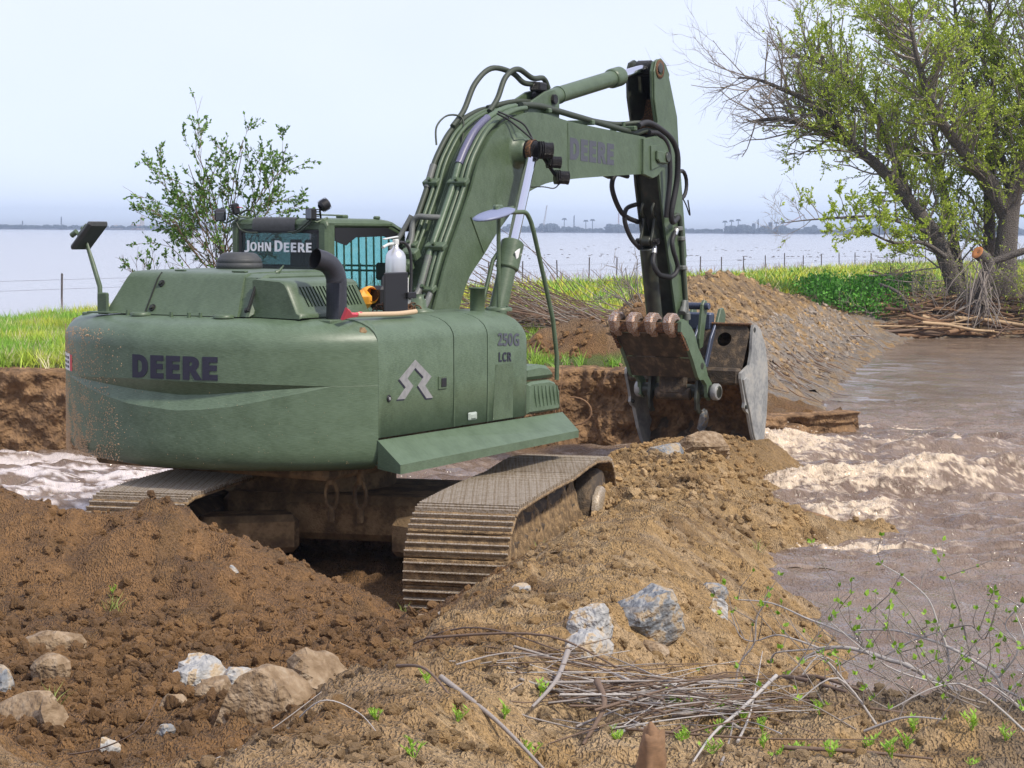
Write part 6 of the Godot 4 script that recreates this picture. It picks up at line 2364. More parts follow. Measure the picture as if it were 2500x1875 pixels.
func V3(x: float, y: float, z: float) -> Vector3: return Vector3(x, y, z)

func build_trees():
	var g := RandomNumberGenerator.new()
	g.seed = 301
	# --- big leaning tree beside the river
	var t := thing("willow_tree", "large leaning tree with fresh yellow green leaves beside the river bend", "tree")
	var Ls := {
		"trunk": [0.42, [V3(13.1, 0.3, -55.0), V3(13.19, 1.39, -55), V3(13.22, 2.29, -55), V3(13.31, 3.34, -55), V3(13.47, 4.13, -55), V3(13.74, 5.18, -55), V3(13.91, 6.49, -55), V3(13.98, 8.06, -55), V3(13.99, 9.87, -55)]],
		"c": [0.24, [V3(13.0, 0.4, -56), V3(13.0, 1.47, -56), V3(12.99, 2.82, -56), V3(12.94, 4.16, -56), V3(13.03, 5.51, -56.3), V3(13.15, 6.87, -56.6), V3(13.13, 8.24, -57), V3(13.04, 9.86, -57)]],
		"b": [0.26, [V3(13.2, 3.18, -55), V3(12.66, 4.02, -54.8), V3(12.06, 4.63, -54.5), V3(11.36, 5.33, -54), V3(10.8, 6.12, -53.6), V3(10.39, 7.1, -53.2), V3(10.13, 8.09, -53)]],
		"a1": [0.27, [V3(12.1, 0.4, -54.6), V3(11.71, 1.39, -54.5), V3(11.21, 2.57, -54.5), V3(10.57, 3.37, -54.5), V3(9.87, 4.2, -54.5), V3(9.02, 4.9, -54.5), V3(8.44, 5.18, -54.5), V3(7.97, 5.39, -54.5), V3(7.13, 5.62, -54.5), V3(6.4, 5.58, -54.5)]],
		"a2": [0.13, [V3(9.02, 4.9, -54.5), V3(8.39, 5.58, -54.2), V3(7.67, 6.08, -54), V3(6.97, 6.37, -53.8), V3(6.27, 6.61, -53.6), V3(5.8, 6.62, -53.5)]],
		"a3": [0.14, [V3(10.57, 3.37, -54.5), V3(10.12, 4.63, -54.8), V3(9.61, 5.89, -55), V3(9.0, 6.63, -55.2), V3(8.49, 7.01, -55.4), V3(7.87, 7.33, -55.5), V3(7.19, 7.31, -55.6)]],
		"d": [0.2, [V3(12.4, 0.4, -56.4), V3(12.3, 1.46, -56.5), V3(12.05, 2.81, -56.5), V3(11.75, 4.16, -56.5), V3(11.51, 5.51, -56.5), V3(11.21, 6.85, -56.5), V3(10.64, 7.91, -56.5), V3(10.09, 8.71, -56.5)]],
		"e": [0.18, [V3(13.35, 3.61, -55), V3(13.13, 4.67, -55.5), V3(12.58, 5.75, -56), V3(12.29, 6.85, -56.5), V3(12.2, 8.24, -57), V3(12.06, 9.58, -57)]],
		"f": [0.06, [V3(11.21, 2.57, -54.5), V3(10.27, 2.9, -54), V3(9.42, 3.07, -53.6), V3(8.22, 3.01, -53.2), V3(7.58, 2.96, -53), V3(6.9, 2.88, -52.8)]],
		"g": [0.07, [V3(11.38, 2.03, -54), V3(10.7, 2.39, -53.5), V3(9.84, 2.39, -53), V3(9.15, 2.64, -52.6), V3(8.59, 2.78, -52.3)]],
		"h": [0.14, [V3(13.56, 3.87, -55), V3(13.85, 4.66, -55), V3(14.36, 5.45, -55), V3(14.87, 6.24, -55)]],
		"i": [0.12, [V3(12.94, 4.16, -56), V3(13.39, 5.24, -56.2), V3(13.84, 6.32, -56.4), V3(14.1, 7.67, -56.5), V3(14.23, 9.0, -56.5)]],
		"j": [0.09, [V3(11.75, 4.16, -56.5), V3(11.18, 4.93, -57), V3(10.61, 5.17, -57.5), V3(10.03, 5.63, -58)]],
	}
	LT = []
	var tw := S()
	var keep := func(p: Vector3) -> float: return clamp((p.x - 6.9 + 0.5 * n_big.get_noise_2d(p.y, p.z)) / 1.2, 0.0, 1.0)
	var o := {"wob": 0.16, "up": 0.07, "n": 3, "ratio": 0.52, "leaf": 15, "lsc": 1.0, "keep": keep, "rmin": 0.004}
	for k in Ls:
		var q: Array = Ls[k]
		var pts := spl(q[1], 5)
		var rr := []
		for i in pts.size(): rr.append(lerp(float(q[0]), float(q[0]) * 0.16, pow(float(i) / (pts.size() - 1), 0.8)))
		var s := S()
		tube(s, pts, rr, 12)
		part(t, "trunk" if k in ["trunk", "c", "a1", "d"] else "limb", s, M.bark)
		var n := pts.size()
		var start := 6 if k in ["trunk", "c", "a1", "d"] else 3
		if k == "trunk": start = 12
		for i in range(start, n):
			var dd: Vector3 = (pts[i] - pts[i - 1]).normalized()
			var m := 3 if i > n / 2 else 2
			if k in ["f", "g"] or pts[i].x < 7.6: m = 1
			for c in m:
				var off := Vector3(g.randfn(), g.randfn() * 0.8 + 0.35, g.randfn())
				off = (off - dd * off.dot(dd)).normalized()
				var ln := g.randf_range(0.8, 1.9)
				if k in ["f", "g"]: ln *= 0.5
				grow(tw, pts[i], (dd * 0.7 + off * 0.9).normalized(), ln, min(rr[i] * 0.5, 0.03), 2, g, o)
	part(t, "twigs", tw, M.twig).set_meta("kind", "stuff")
	var cr := scatter("crown", leaf_mesh(0.019, 0.066), M.leaf_tree, LT, leaf_cols(LT.size(), Color(0.8, 0.85, 0.7), Color(1.2, 1.15, 1.1), g), "", "", t)
	cr.set_meta("kind", "stuff")
	print("tree leaves ", LT.size())
	# sawn stub and its hanging roots
	var st := thing("broken_stub", "sawn tree stub with orange cut face and hanging bare stems", "tree stub")
	var s := S()
	tube(s, spl([V3(12.2, 0.3, -53.0), V3(12.11, 1.12, -53), V3(12.3, 1.64, -53), V3(12.24, 1.94, -53), V3(11.96, 2.15, -52.8)], 5), 0.17, 12)
	part(st, "trunk", s, M.bark)
	s = S()
	tube(s, spl([V3(12.24, 1.89, -53), V3(12.6, 1.99, -53), V3(13.21, 2.2, -53), V3(13.9, 2.34, -53)], 5), 0.09, 8)
	part(st, "limb", s, M.bark)
	s = S()
	var cd := Vector3(-0.28, 0.21, 0.2).normalized()
	lathe(s, [[0.175, 0.0], [0.16, 0.02], [0.07, 0.0], [0.0, -0.02]], V3(11.95, 2.155, -52.79), cd, 18)
	part(st, "cut_face", s, M.cut_wood)
	s = S()
	for k in 46:
		var a := V3(11.95 + g.randf_range(-0.25, 0.4), 1.5 + g.randf_range(-0.6, 0.5), -52.8 + g.randf_range(-0.2, 0.3))
		var e := V3(11.6 + g.randfn(0.0, 0.55), 0.15 + 0.3 * g.randf(), -52.4 + g.randfn(0.0, 0.4))
		var mid := a.lerp(e, 0.5) + V3(g.randfn(0, 0.15), g.randfn(0.0, 0.1), g.randf() * 0.3)
		tube(s, spl([a, mid, e], 3), [0.018, 0.018, 0.016, 0.015, 0.013, 0.011, 0.008], 4, false)
	part(st, "hanging_stems", s, M.twig)
	# undergrowth round the trunks
	var names := ["bare grey thicket of drooping twigs under the leaning tree", "thin twiggy shrub with few leaves at the foot of the tree", "leafy low shrub at the water side of the great trunk"]
	var us := [[10.9, -53.6, 26, 1.5, 2], [12.8, -53.8, 26, 1.6, 2], [14.0, -53.2, 30, 1.7, 7]]
	for k in 3:
		var u: Array = us[k]
		var sh := thing("shrub", names[k], "shrub", Transform3D.IDENTITY, "shrubs round the leaning tree")
		LT = []
		s = S()
		for i in u[2]:
			var p := V3(u[0] + g.randfn(0, 0.45), 0.35, u[1] + g.randfn(0, 0.3))
			var oo := {"wob": 0.2, "up": -0.03, "n": 4, "ratio": 0.5, "leaf": u[4], "lsc": 0.9, "keep": func(_p): return 0.55, "rmin": 0.005}
			grow(s, p, V3(g.randfn(0, 0.5), 1.0, g.randfn(0, 0.3)).normalized(), u[3] * g.randf_range(0.6, 1.1), 0.014, 2, g, oo)
		part(sh, "stems", s, M.twig)
		scatter("foliage", leaf_mesh(0.018, 0.06), M.leaf_tree, LT, leaf_cols(LT.size(), Color(0.8, 0.85, 0.7), Color(1.2, 1.15, 1.1), g), "", "", sh)
	# --- slender young tree behind the cab
	var yt := thing("young_tree", "slender many stemmed young tree with small dark leaves behind the cab", "tree")
	LT = []
	s = S()
	var root := V3(-4.35, 0.9, -31.0)
	var ts := S()
	tube(ts, spl([root, root + V3(0.02, 0.5, 0), root + V3(0.0, 1.0, 0.05), root + V3(-0.05, 1.5, 0)], 4), 0.045, 8)
	part(yt, "trunk", ts, M.bark)
	var yo := {"wob": 0.10, "up": 0.03, "n": 4, "ratio": 0.42, "leaf": 11, "lsc": 1.0, "keep": func(p: Vector3) -> float: return clamp((p.y - 1.9) / 1.0, 0.15, 0.95), "rmin": 0.004}
	for k in 26:
		var a: float = lerp(-0.85, 0.72, k / 25.0) + g.randfn(0, 0.06)
		var p := root + V3(g.randfn(0, 0.06), g.randf_range(0.3, 1.5), g.randfn(0, 0.05))
		var ln: float = 1.72 * cos(a * 0.6) * g.randf_range(0.8, 1.08)
		grow(s, p, V3(sin(a), cos(a), g.randfn(0, 0.25)).normalized(), ln, 0.011, 2, g, yo)
	for k in 7:
		grow(s, root + V3(-0.6 + g.randfn(0, 0.35), 0.0, 0.1), V3(g.randfn(-0.3, 0.4), 1.0, 0.1).normalized(), g.randf_range(0.9, 1.2), 0.008, 2, g, yo)
	part(yt, "branches", s, M.twig_brown)
	scatter("crown", leaf_mesh(0.017, 0.06), M.leaf_bush, LT, leaf_cols(LT.size(), Color(0.7, 0.75, 0.7), Color(1.25, 1.2, 1.0), g), "", "", yt)
	print("young leaves ", LT.size())
	# --- bright green shrubs on the far bank
	var gl := ["wide bright green leafy patch beside the spoil heap", "smaller bright green leafy patch nearer the leaning tree"]
	var ga := [[9.0, 54.2, 1.15, 1.0, 0.6], [10.75, 56.6, 0.6, 0.7, 0.55]]
	for k in 2:
		var u: Array = ga[k]
		var sh := thing("green_shrub", gl[k], "shrub", Transform3D.IDENTITY, "bright green shrubs on the far bank")
		LT = []
		s = S()
		for i in (150 if k == 0 else 60):
			var x: float = u[0] + u[2] * g.randf_range(-1, 1)
			var d: float = u[1] + u[3] * g.randf_range(-1, 1) * 1.3
			var p := V3(x, max(0.1, macro(x, d)) - 0.05, -d)
			var hgt: float = u[4] * g.randf_range(0.6, 1.15)
			var tip := p + V3(g.randfn(0, 0.15), hgt, g.randfn(0, 0.15))
			tube(s, [p, tip], [0.01, 0.005], 3, false)
			for c in 34:
				var q := p.lerp(tip, pow(g.randf(), 0.6)) + V3(g.randfn(0, 0.13), g.randfn(0, 0.05), g.randfn(0, 0.13))
				leaf_at(q, V3(g.randfn(0, 0.5), 0.6, g.randfn(0, 0.5)), 1.0, g)
		part(sh, "stems", s, M.twig)
		scatter("foliage", leaf_mesh(0.03, 0.1), M.leaf_green, LT, leaf_cols(LT.size(), Color(0.6, 0.7, 0.6), Color(1.3, 1.25, 1.2), g), "", "", sh)

func leaf_cols(n: int, a: Color, b: Color, g: RandomNumberGenerator) -> Array:
	var out := []
	for i in n: out.append(a.lerp(b, g.randf()))
	return out

func stick(parent: Node, called: String, pts: Array, r0: float, r1: float, m, sides := 6):
	var s := S()
	var rr := []
	for i in pts.size(): rr.append(lerp(r0, r1, float(i) / (pts.size() - 1)))
	tube(s, pts, rr, sides)
	return part(parent, called, s, m)

func build_brush():
	var g := RandomNumberGenerator.new()
	g.seed = 613
	# --- brush pile in the foreground
	var bp := thing("brush_pile", "heap of thin grey and brown cut sticks lying on the near bank", "brush pile")
	for k in 170:
		var x := g.randfn(0.50, 0.22)
		var d := g.randfn(7.75, 0.26)
		var y := ground(x, d) + 0.01 + 0.13 * g.randf() * exp(-pow((x - 0.5) / 0.35, 2.0))
		var a := g.randfn(0.3, 0.5) if g.randf() < 0.7 else g.randf() * PI
		var ln := g.randf_range(0.15, 0.5)
		var dir := V3(cos(a), g.randfn(0.03, 0.10), -sin(a) * 0.6).normalized()
		var c := V3(x, y, -d)
		var e1 := c - dir * ln
		var e2 := c + dir * ln
		e1.y = max(e1.y, ground(e1.x, -e1.z) + 0.005)
		e2.y = max(e2.y, ground(e2.x, -e2.z) + 0.005)
		var m: Vector3 = c + V3(0, g.randf() * 0.04, g.randfn(0, 0.04))
		stick(bp, "stick", spl([e1, m, e2], 3), 0.0022 + 0.005 * pow(g.randf(), 2.0), 0.0015, [M.stick_grey, M.stick_brown, M.stick_brown, M.stick_pale][g.randi() % 4], 5)
	# larger named sticks: points X, D, height above ground
	var big := [
		[[[-0.62, 9.2, 0.05], [-0.2, 8.6, 0.07], [0.2, 8.0, 0.13], [0.55, 7.7, 0.12]], 0.005, "stick_brown", "long thin brown whip lying across the mound crest to the brush pile"],
		[[[-0.35, 8.4, 0.06], [0.15, 8.1, 0.12], [0.55, 7.9, 0.14], [1.0, 7.8, 0.12]], 0.006, "stick_brown", "long brown rod lying over the top of the brush pile"],
		[[[-0.25, 7.25, 0.03], [-0.05, 7.05, 0.05], [0.12, 6.85, 0.03]], 0.011, "stick_grey", "thick grey branch lying before the brush pile"],
		[[[-0.42, 7.5, 0.05], [-0.3, 7.2, 0.06], [-0.18, 6.95, 0.02]], 0.007, "stick_brown", "short bent twig beside the thick grey branch"],
		[[[0.22, 7.75, 0.20], [0.17, 7.5, 0.10], [0.08, 7.3, 0.06]], 0.012, "stick_grey", "upright split grey stick at the near end of the brush pile"],
		[[[0.32, 7.45, 0.16], [0.34, 7.3, 0.08], [0.26, 7.15, 0.02]], 0.014, "stick_brown", "crooked reddish stick standing in the brush pile"],
		[[[1.02, 7.75, 0.16], [0.86, 7.45, 0.09], [0.72, 7.1, 0.06], [0.62, 6.8, 0.04]], 0.008, "stick_pale", "pale crooked stick leaning toward the brush pile"],
		[[[0.95, 7.0, 0.03], [1.2, 6.95, 0.04], [1.45, 6.9, 0.03]], 0.009, "stick_brown", "reddish straight stick lying on bare soil"],
		[[[0.95, 8.3, 0.12], [1.1, 8.1, 0.06], [1.3, 7.8, 0.04]], 0.014, "stick_brown", "peeled brown pole lying under the sapling"],
		[[[1.05, 8.35, 0.1], [1.2, 8.15, 0.06], [1.4, 7.95, 0.05]], 0.012, "stick_brown", "dark pole beside the peeled brown pole"],
		[[[-0.75, 6.7, 0.02], [-0.62, 6.6, 0.05], [-0.5, 6.6, 0.05], [-0.42, 6.5, 0.02]], 0.003, "stick_pale", "arched pale twig on the pale soil"],
		[[[-1.75, 8.0, 0.02], [-1.6, 7.9, 0.12], [-1.45, 7.85, 0.2], [-1.38, 7.9, 0.28]], 0.004, "stick_brown", "dry reddish weed stalk rising in the hollow"],
		[[[-1.5, 7.5, 0.04], [-1.2, 7.45, 0.05], [-0.95, 7.5, 0.03]], 0.003, "stick_pale", "pale arching twig at the edge of the hollow"],
		[[[-1.3, 7.35, 0.05], [-0.95, 7.4, 0.05], [-0.7, 7.5, 0.02]], 0.003, "stick_pale", "second pale arching twig crossing the first"],
	]
	for q in big:
		var pts := []
		for p in q[0]: pts.append(V3(p[0], ground(p[0], p[1]) + p[2], -p[1]))
		var o = stick(self, "branch", spl(pts, 6), q[1], q[1] * 0.45, M[q[2]], 8)
		tag(o, q[3], "branch", "loose branches on the near bank")
	# stump
	var sp := thing("stump", "small splintered brown stump at the foot of the brush pile", "stump")
	var s := S()
	var sy := ground(0.47, 6.85)
	var rows := []
	for i in 10:
		var row := []
		for j in 17:
			var a := TAU * (j % 16) / 16.0
			var t := i / 9.0
			var r: float = (lerp(0.058, 0.036, t) if i < 9 else 0.008) * (1.0 + 0.3 * n_fine.get_noise_2d(cos(a) * 0.45, sin(a) * 0.45 + t * 0.1) + 0.12 * n_tiny.get_noise_2d(cos(a) * 0.5, sin(a) * 0.5 + t * 0.05))
			var y: float = sy - 0.08 + t * 0.23 + (0.03 * n_fine.get_noise_2d(cos(a) * 0.5 + 3.0, sin(a) * 0.5) if i >= 8 else 0.0) - (0.03 if i == 9 else 0.0)
			row.append(V3(0.47 + cos(a) * r + t * 0.02, y, -6.85 + sin(a) * r))
		rows.append(row)
	grid(s, rows)
	part(sp, "trunk", s, M.drift)
	s = S()
	tube(s, [V3(0.48, sy + 0.08, -6.84), V3(0.485, sy + 0.135, -6.84), V3(0.475, sy + 0.165, -6.845)], [0.03, 0.024, 0.006], 7)
	part(sp, "splinter", s, M.drift)
	# --- sapling hanging over the water
	var sap := thing("sapling", "pale stemmed sapling with budding leaves leaning over the river", "sapling")
	var stems := [
		[0.017, [V3(2.35, 0.2, -8.2), V3(2.17, 0.47, -8.26), V3(2.12, 0.56, -8.3), V3(2.06, 0.62, -8.34), V3(2.02, 0.67, -8.37), V3(1.93, 0.71, -8.43), V3(1.81, 0.76, -8.51), V3(1.68, 0.82, -8.59), V3(1.62, 0.83, -8.63), V3(1.54, 0.85, -8.68), V3(1.45, 0.86, -8.74), V3(1.36, 0.84, -8.8), V3(1.27, 0.78, -8.85)]],
		[0.007, [V3(1.62, 0.83, -8.63), V3(1.54, 0.85, -8.68), V3(1.49, 0.9, -8.72), V3(1.39, 0.94, -8.78), V3(1.29, 0.97, -8.84), V3(1.15, 1.02, -8.92), V3(1.01, 1.02, -9.0)]],
		[0.007, [V3(1.54, 0.85, -8.68), V3(1.42, 0.86, -8.76), V3(1.29, 0.83, -8.84), V3(1.17, 0.8, -8.91), V3(1.15, 0.75, -8.93)]],
		[0.010, [V3(2.06, 0.62, -8.34), V3(2.05, 0.69, -8.35), V3(2.02, 0.81, -8.37), V3(1.92, 0.88, -8.43), V3(1.83, 0.92, -8.49), V3(1.76, 0.94, -8.54), V3(1.63, 0.96, -8.63), V3(1.48, 0.94, -8.72)]],
		[0.005, [V3(1.62, 0.86, -8.63), V3(1.71, 0.93, -8.57), V3(1.85, 1.0, -8.48)]],
		[0.006, [V3(1.84, 0.75, -8.49), V3(1.84, 0.85, -8.49), V3(1.83, 0.92, -8.49), V3(1.8, 1.0, -8.51), V3(1.76, 1.11, -8.54), V3(1.67, 1.19, -8.59), V3(1.58, 1.24, -8.65)]],
		[0.004, [V3(1.54, 0.85, -8.68), V3(1.49, 0.92, -8.72), V3(1.42, 1.03, -8.75), V3(1.42, 1.12, -8.76)]],
		[0.004, [V3(1.76, 0.94, -8.54), V3(1.69, 1.05, -8.58), V3(1.63, 1.12, -8.62)]],
		[0.004, [V3(1.85, 1.0, -8.48), V3(1.92, 1.02, -8.43), V3(1.97, 0.97, -8.4), V3(2.01, 1.14, -8.36)]],
		[0.004, [V3(1.92, 0.88, -8.43), V3(1.88, 1.06, -8.46), V3(1.83, 1.22, -8.49), V3(1.79, 1.27, -8.51)]],
		[0.005, [V3(2.02, 0.81, -8.37), V3(2.09, 0.95, -8.31), V3(2.04, 1.04, -8.35), V3(2.1, 1.14, -8.3)]],
		[0.005, [V3(1.36, 0.84, -8.8), V3(1.25, 0.87, -8.86), V3(1.17, 0.88, -8.91), V3(1.08, 0.84, -8.97), V3(1.02, 0.86, -9.0), V3(0.98, 0.96, -9.0)]],
		[0.006, [V3(1.0, 0.6, -9.0), V3(1.02, 0.73, -9.0), V3(1.08, 0.83, -8.97), V3(1.09, 0.95, -8.96), V3(1.14, 1.04, -8.93)]],
		[0.004, [V3(1.68, 0.82, -8.59), V3(1.61, 0.96, -8.63), V3(1.54, 1.03, -8.68)]],
		[0.010, [V3(2.06, 0.62, -8.34), V3(1.98, 0.65, -8.39), V3(1.9, 0.53, -8.45), V3(1.75, 0.41, -8.55)]],
		[0.006, [V3(2.12, 0.56, -8.3), V3(2.05, 0.52, -8.35), V3(1.9, 0.49, -8.45), V3(1.69, 0.38, -8.59)]],
		[0.007, [V3(1.81, 0.76, -8.51), V3(1.93, 0.68, -8.43), V3(1.99, 0.68, -8.39), V3(2.11, 0.69, -8.3)]],
		[0.012, [V3(1.93, 0.71, -8.43), V3(1.9, 0.49, -8.45), V3(1.92, 0.35, -8.44)]],
		[0.006, [V3(2.11, 0.74, -8.3), V3(1.99, 0.78, -8.39), V3(1.9, 0.71, -8.45)]],
		[0.006, [V3(2.17, 0.5, -8.26), V3(2.13, 0.81, -8.28), V3(2.11, 0.99, -8.3), V3(2.07, 1.1, -8.32)]],
	]
	for k in 34:
		var bx := g.randf_range(1.15, 2.35)
		var bd := g.randf_range(7.25, 8.5)
		var by := maxf(0.05, ground(bx, bd))
		var aa := g.randf_range(-0.9, 0.9) + (PI if g.randf() < 0.5 else 0.0)
		var ll := g.randf_range(0.15, 0.5)
		var p0 := V3(bx, by + 0.02, -bd)
		var p1 := p0 + V3(cos(aa) * ll * 0.5, g.randf_range(0.04, 0.2), sin(aa) * ll * 0.3)
		var p2 := p0 + V3(cos(aa) * ll, g.randf_range(0.02, 0.28), sin(aa) * ll * 0.6)
		stems.append([g.randf_range(0.0025, 0.006), [p0, p1, p2]])
	LT = []
	var tws := S()
	for q in stems:
		var pts := spl(q[1], 5)
		stick(sap, "stem", pts, q[0], q[0] * 0.4, M.stick_pale if q[0] > 0.0045 else M.twig, 7)
		for i in range(2, pts.size(), 4):
			if g.randf() < 0.75:
				var p: Vector3 = pts[i]
				var d := V3(g.randfn(0, 0.7), 0.7, g.randfn(0, 0.5)).normalized()
				var l := g.randf_range(0.06, 0.3)
				var tp := [p, p + d * l * 0.5 + V3(g.randfn(0, 0.012), 0, 0), p + d * l + V3(g.randfn(0, 0.02), 0.01, 0)]
				tube(tws, tp, [0.0025, 0.002, 0.001], 4, false)
				if g.randf() < 0.75:
					for c in 3: leaf_at(tp[2], d, 0.8, g)
				if g.randf() < 0.4:
					for c in 2: leaf_at(tp[1], d, 0.6, g)
		for c in 3: leaf_at(pts[pts.size() - 1], Vector3.UP, 0.8, g)
	part(sap, "twigs", tws, M.twig)
	scatter("foliage", leaf_mesh(0.011, 0.032), M.leaf_fresh, LT, leaf_cols(LT.size(), Color(0.7, 0.75, 0.7), Color(1.2, 1.15, 1.1), g), "", "", sap)
	# --- weeds
	var W := [[-0.30, 7.32], [-0.02, 7.11], [0.11, 7.45], [0.26, 7.89], [0.62, 7.75], [0.78, 7.7], [0.68, 7.65], [0.80, 7.55], [0.89, 7.62], [0.75, 7.4], [0.60, 7.08], [-0.18, 6.87], [-0.30, 6.32], [-0.44, 6.68], [0.07, 6.96], [0.92, 7.36], [0.37, 7.16], [0.89, 7.08], [0.93, 6.98], [1.0, 7.02], [1.29, 7.28], [1.41, 7.14], [0.61, 7.12], [1.66, 7.24], [1.77, 7.2], [1.06, 10.4], [-2.39, 12.15], [-2.07, 9.02], [1.5, 7.5], [1.15, 7.5], [1.1, 6.9], [1.3, 6.85], [1.6, 6.95], [0.7, 6.95]]
	for k in W.size():
		var x: float = W[k][0]
		var d: float = W[k][1]
		var w := thing("weed", "bushy fresh green weed growing up through the brush pile" if k in [4, 5, 6] else ("weed sprig on the dug earth of the hollow" if k in [26, 27] else "small fresh green weed sprouting from bare soil"), "weed", Transform3D(Basis(Vector3.UP, g.randf() * TAU), V3(x, ground(x, d) - 0.005, -d)), "weeds sprouting on the near bank")
		var size := g.randf_range(0.6, 1.0) * (1.7 if k in [4, 5, 6] else 1.0)
		s = S()
		s.set_smooth_group(0)
		var ls := S()
		for c in 4:
			var tipv := V3(g.randfn(0, 0.02), 0.07 * size * g.randf_range(0.6, 1.2), g.randfn(0, 0.02))
			tube(s, [Vector3.ZERO, tipv], [0.002, 0.0012], 4, false)
			for e in 7:
				var a := TAU * e / 7.0 + g.randf()
				var p := tipv * (0.3 + 0.1 * e)
				var dir := V3(cos(a), 0.8, sin(a)).normalized()
				var l := 0.035 * size * g.randf_range(0.7, 1.2)
				var side := dir.cross(Vector3.UP).normalized() * l * 0.17
				tri(ls, p, p + dir * l * 0.5 - side, p + dir * l)
				tri(ls, p, p + dir * l, p + dir * l * 0.5 + side)
		part(w, "stem", s, M.leaf_fresh)
		part(w, "leaves", ls, M.leaf_fresh)
	# grass tufts on the mounds
	var tm := tuft_mesh(40, 26, 0.14, 0.05, 0.0025)
	var tl := [[-2.35, 12.0, "thin straggling grass sprig on the earth berm"], [-2.05, 9.0, "pale green grass tuft beside the upright tan stone"], [1.95, 16.1, "yellow green grass tuft on the bank spit by the water"], [0.2, 14.4, "grass torn loose beside the track frame"], [-0.75, 14.2, "dry straw tuft caught beside the track shoes"]]
	for q in tl:
		var o := inst("grass_tuft", tm, mk("tuft" + str(q[0]), lin(0.25, 0.3, 0.07), 0.7), self)
		o.position = V3(q[0], ground(q[0], q[1]) - 0.01, -q[1])
		o.scale = Vector3(1.2, 1.0, 1.2)
		tag(o, q[2], "grass tuft", "grass tufts on the dug earth")
	# --- dead brush on the grass behind the machine
	var db := thing("dead_brush", "fallen heap of long dry brown stems on the grassy bank", "brush")
	for k in 240:
		var p := V3(0.9 + g.randfn(0, 0.55), 0.95 + g.randf() * 0.45, -33.0 + g.randfn(0, 0.8))
		var a := g.randfn(0.35, 0.28)
		var l := g.randf_range(0.8, 2.2)
		var dir := V3(-cos(a), sin(a) * 0.75, g.randfn(0, 0.2)).normalized()
		stick(db, "dry_stem", [p + dir * -0.4, p + dir * l * 0.5 + V3(0, g.randfn(0, 0.05), 0), p + dir * l + V3(0, g.randfn(-0.1, 0.1), 0)], 0.011, 0.004, [M.twig_brown, M.twig, M.stick_brown][g.randi() % 3], 3)
	var bs := thing("bare_shrub", "leafless twiggy shrub behind the excavator arm", "shrub")
	s = S()
	LT = []
	for k in 7:
		grow(s, V3(1.95, 1.35, -30.0), V3(g.randfn(-0.55, 0.4), 1.0, g.randfn(0, 0.3)).normalized(), 0.85, 0.014, 2, g, {"wob": 0.2, "up": 0.02, "n": 2, "ratio": 0.5, "leaf": 0, "lsc": 1.0, "keep": func(_p): return 0.0, "rmin": 0.005})
	part(bs, "branches", s, M.twig)
	# --- driftwood at the river bend
	var dw := thing("driftwood_pile", "tangled pile of broken brown driftwood stranded at the river bend", "driftwood")
	for k in 290:
		var x := g.randf_range(9.7, 15.2)
		var dp := g.randf_range(0.0, 1.0)
		var d := 51.6 + 2.2 * dp + (x - 9.9) * 0.12
		var y := maxf(0.0, ground(x, d)) + 0.03 + 0.42 * g.randf() * g.randf()
		var a := g.randfn(0.0, 0.35)
		var l := g.randf_range(0.3, 1.2) * (1.6 if g.randf() < 0.15 else 1.0)
		var dir := V3(cos(a), g.randfn(0, 0.13), -sin(a)).normalized()
		var r := 0.014 + 0.06 * pow(g.randf(), 2.6)
		var c := V3(x, y, -d)
		stick(dw, "log" if r > 0.03 else "stick", spl([c - dir * l, c + V3(0, g.randfn(0, 0.05), 0), c + dir * l], 3), r, r * 0.5, [M.drift, M.drift, M.drift_dark, M.drift_pale, M.stick_brown][g.randi() % 5], 6)
	for q in [[11.3, 52.5, 0.62, 2.6, 0.06], [10.3, 51.6, 0.22, 1.9, 0.045], [13.0, 52.2, 0.28, 2.2, 0.05]]:
		var c := V3(q[0] + q[3] * 0.5, maxf(0.0, ground(q[0] + q[3] * 0.5, q[1])) + 0.28, -q[1])
		stick(dw, "log", spl([c + V3(-q[3] * 0.5, 0.12, 0.15), c + V3(-q[3] * 0.15, 0.06, -0.05), c + V3(q[3] * 0.2, -0.06, 0.06), c + V3(q[3] * 0.5, -0.1, -0.25)], 4), q[4], q[4] * 0.6, M.drift_pale, 8)
	var d2 := thing("debris_heap", "grey brown heap of flood debris and roots behind the green shrubs", "debris heap")
	for k in 150:
		var x := g.randfn(11.2, 0.9)
		var d := g.randfn(60.0, 0.8)
		var y := 0.95 + 0.5 * exp(-pow((x - 11.2) / 0.9, 2.0)) * g.randf()
		var a := g.randf() * PI
		var l := g.randf_range(0.2, 0.9)
		var dir := V3(cos(a), g.randfn(0, 0.25), -sin(a)).normalized()
		stick(d2, "stick", [V3(x, y, -d) - dir * l, V3(x, y + 0.05, -d), V3(x, y, -d) + dir * l], 0.02, 0.01, [M.drift, M.drift_dark, M.twig, M.stick_brown][g.randi() % 4], 4)
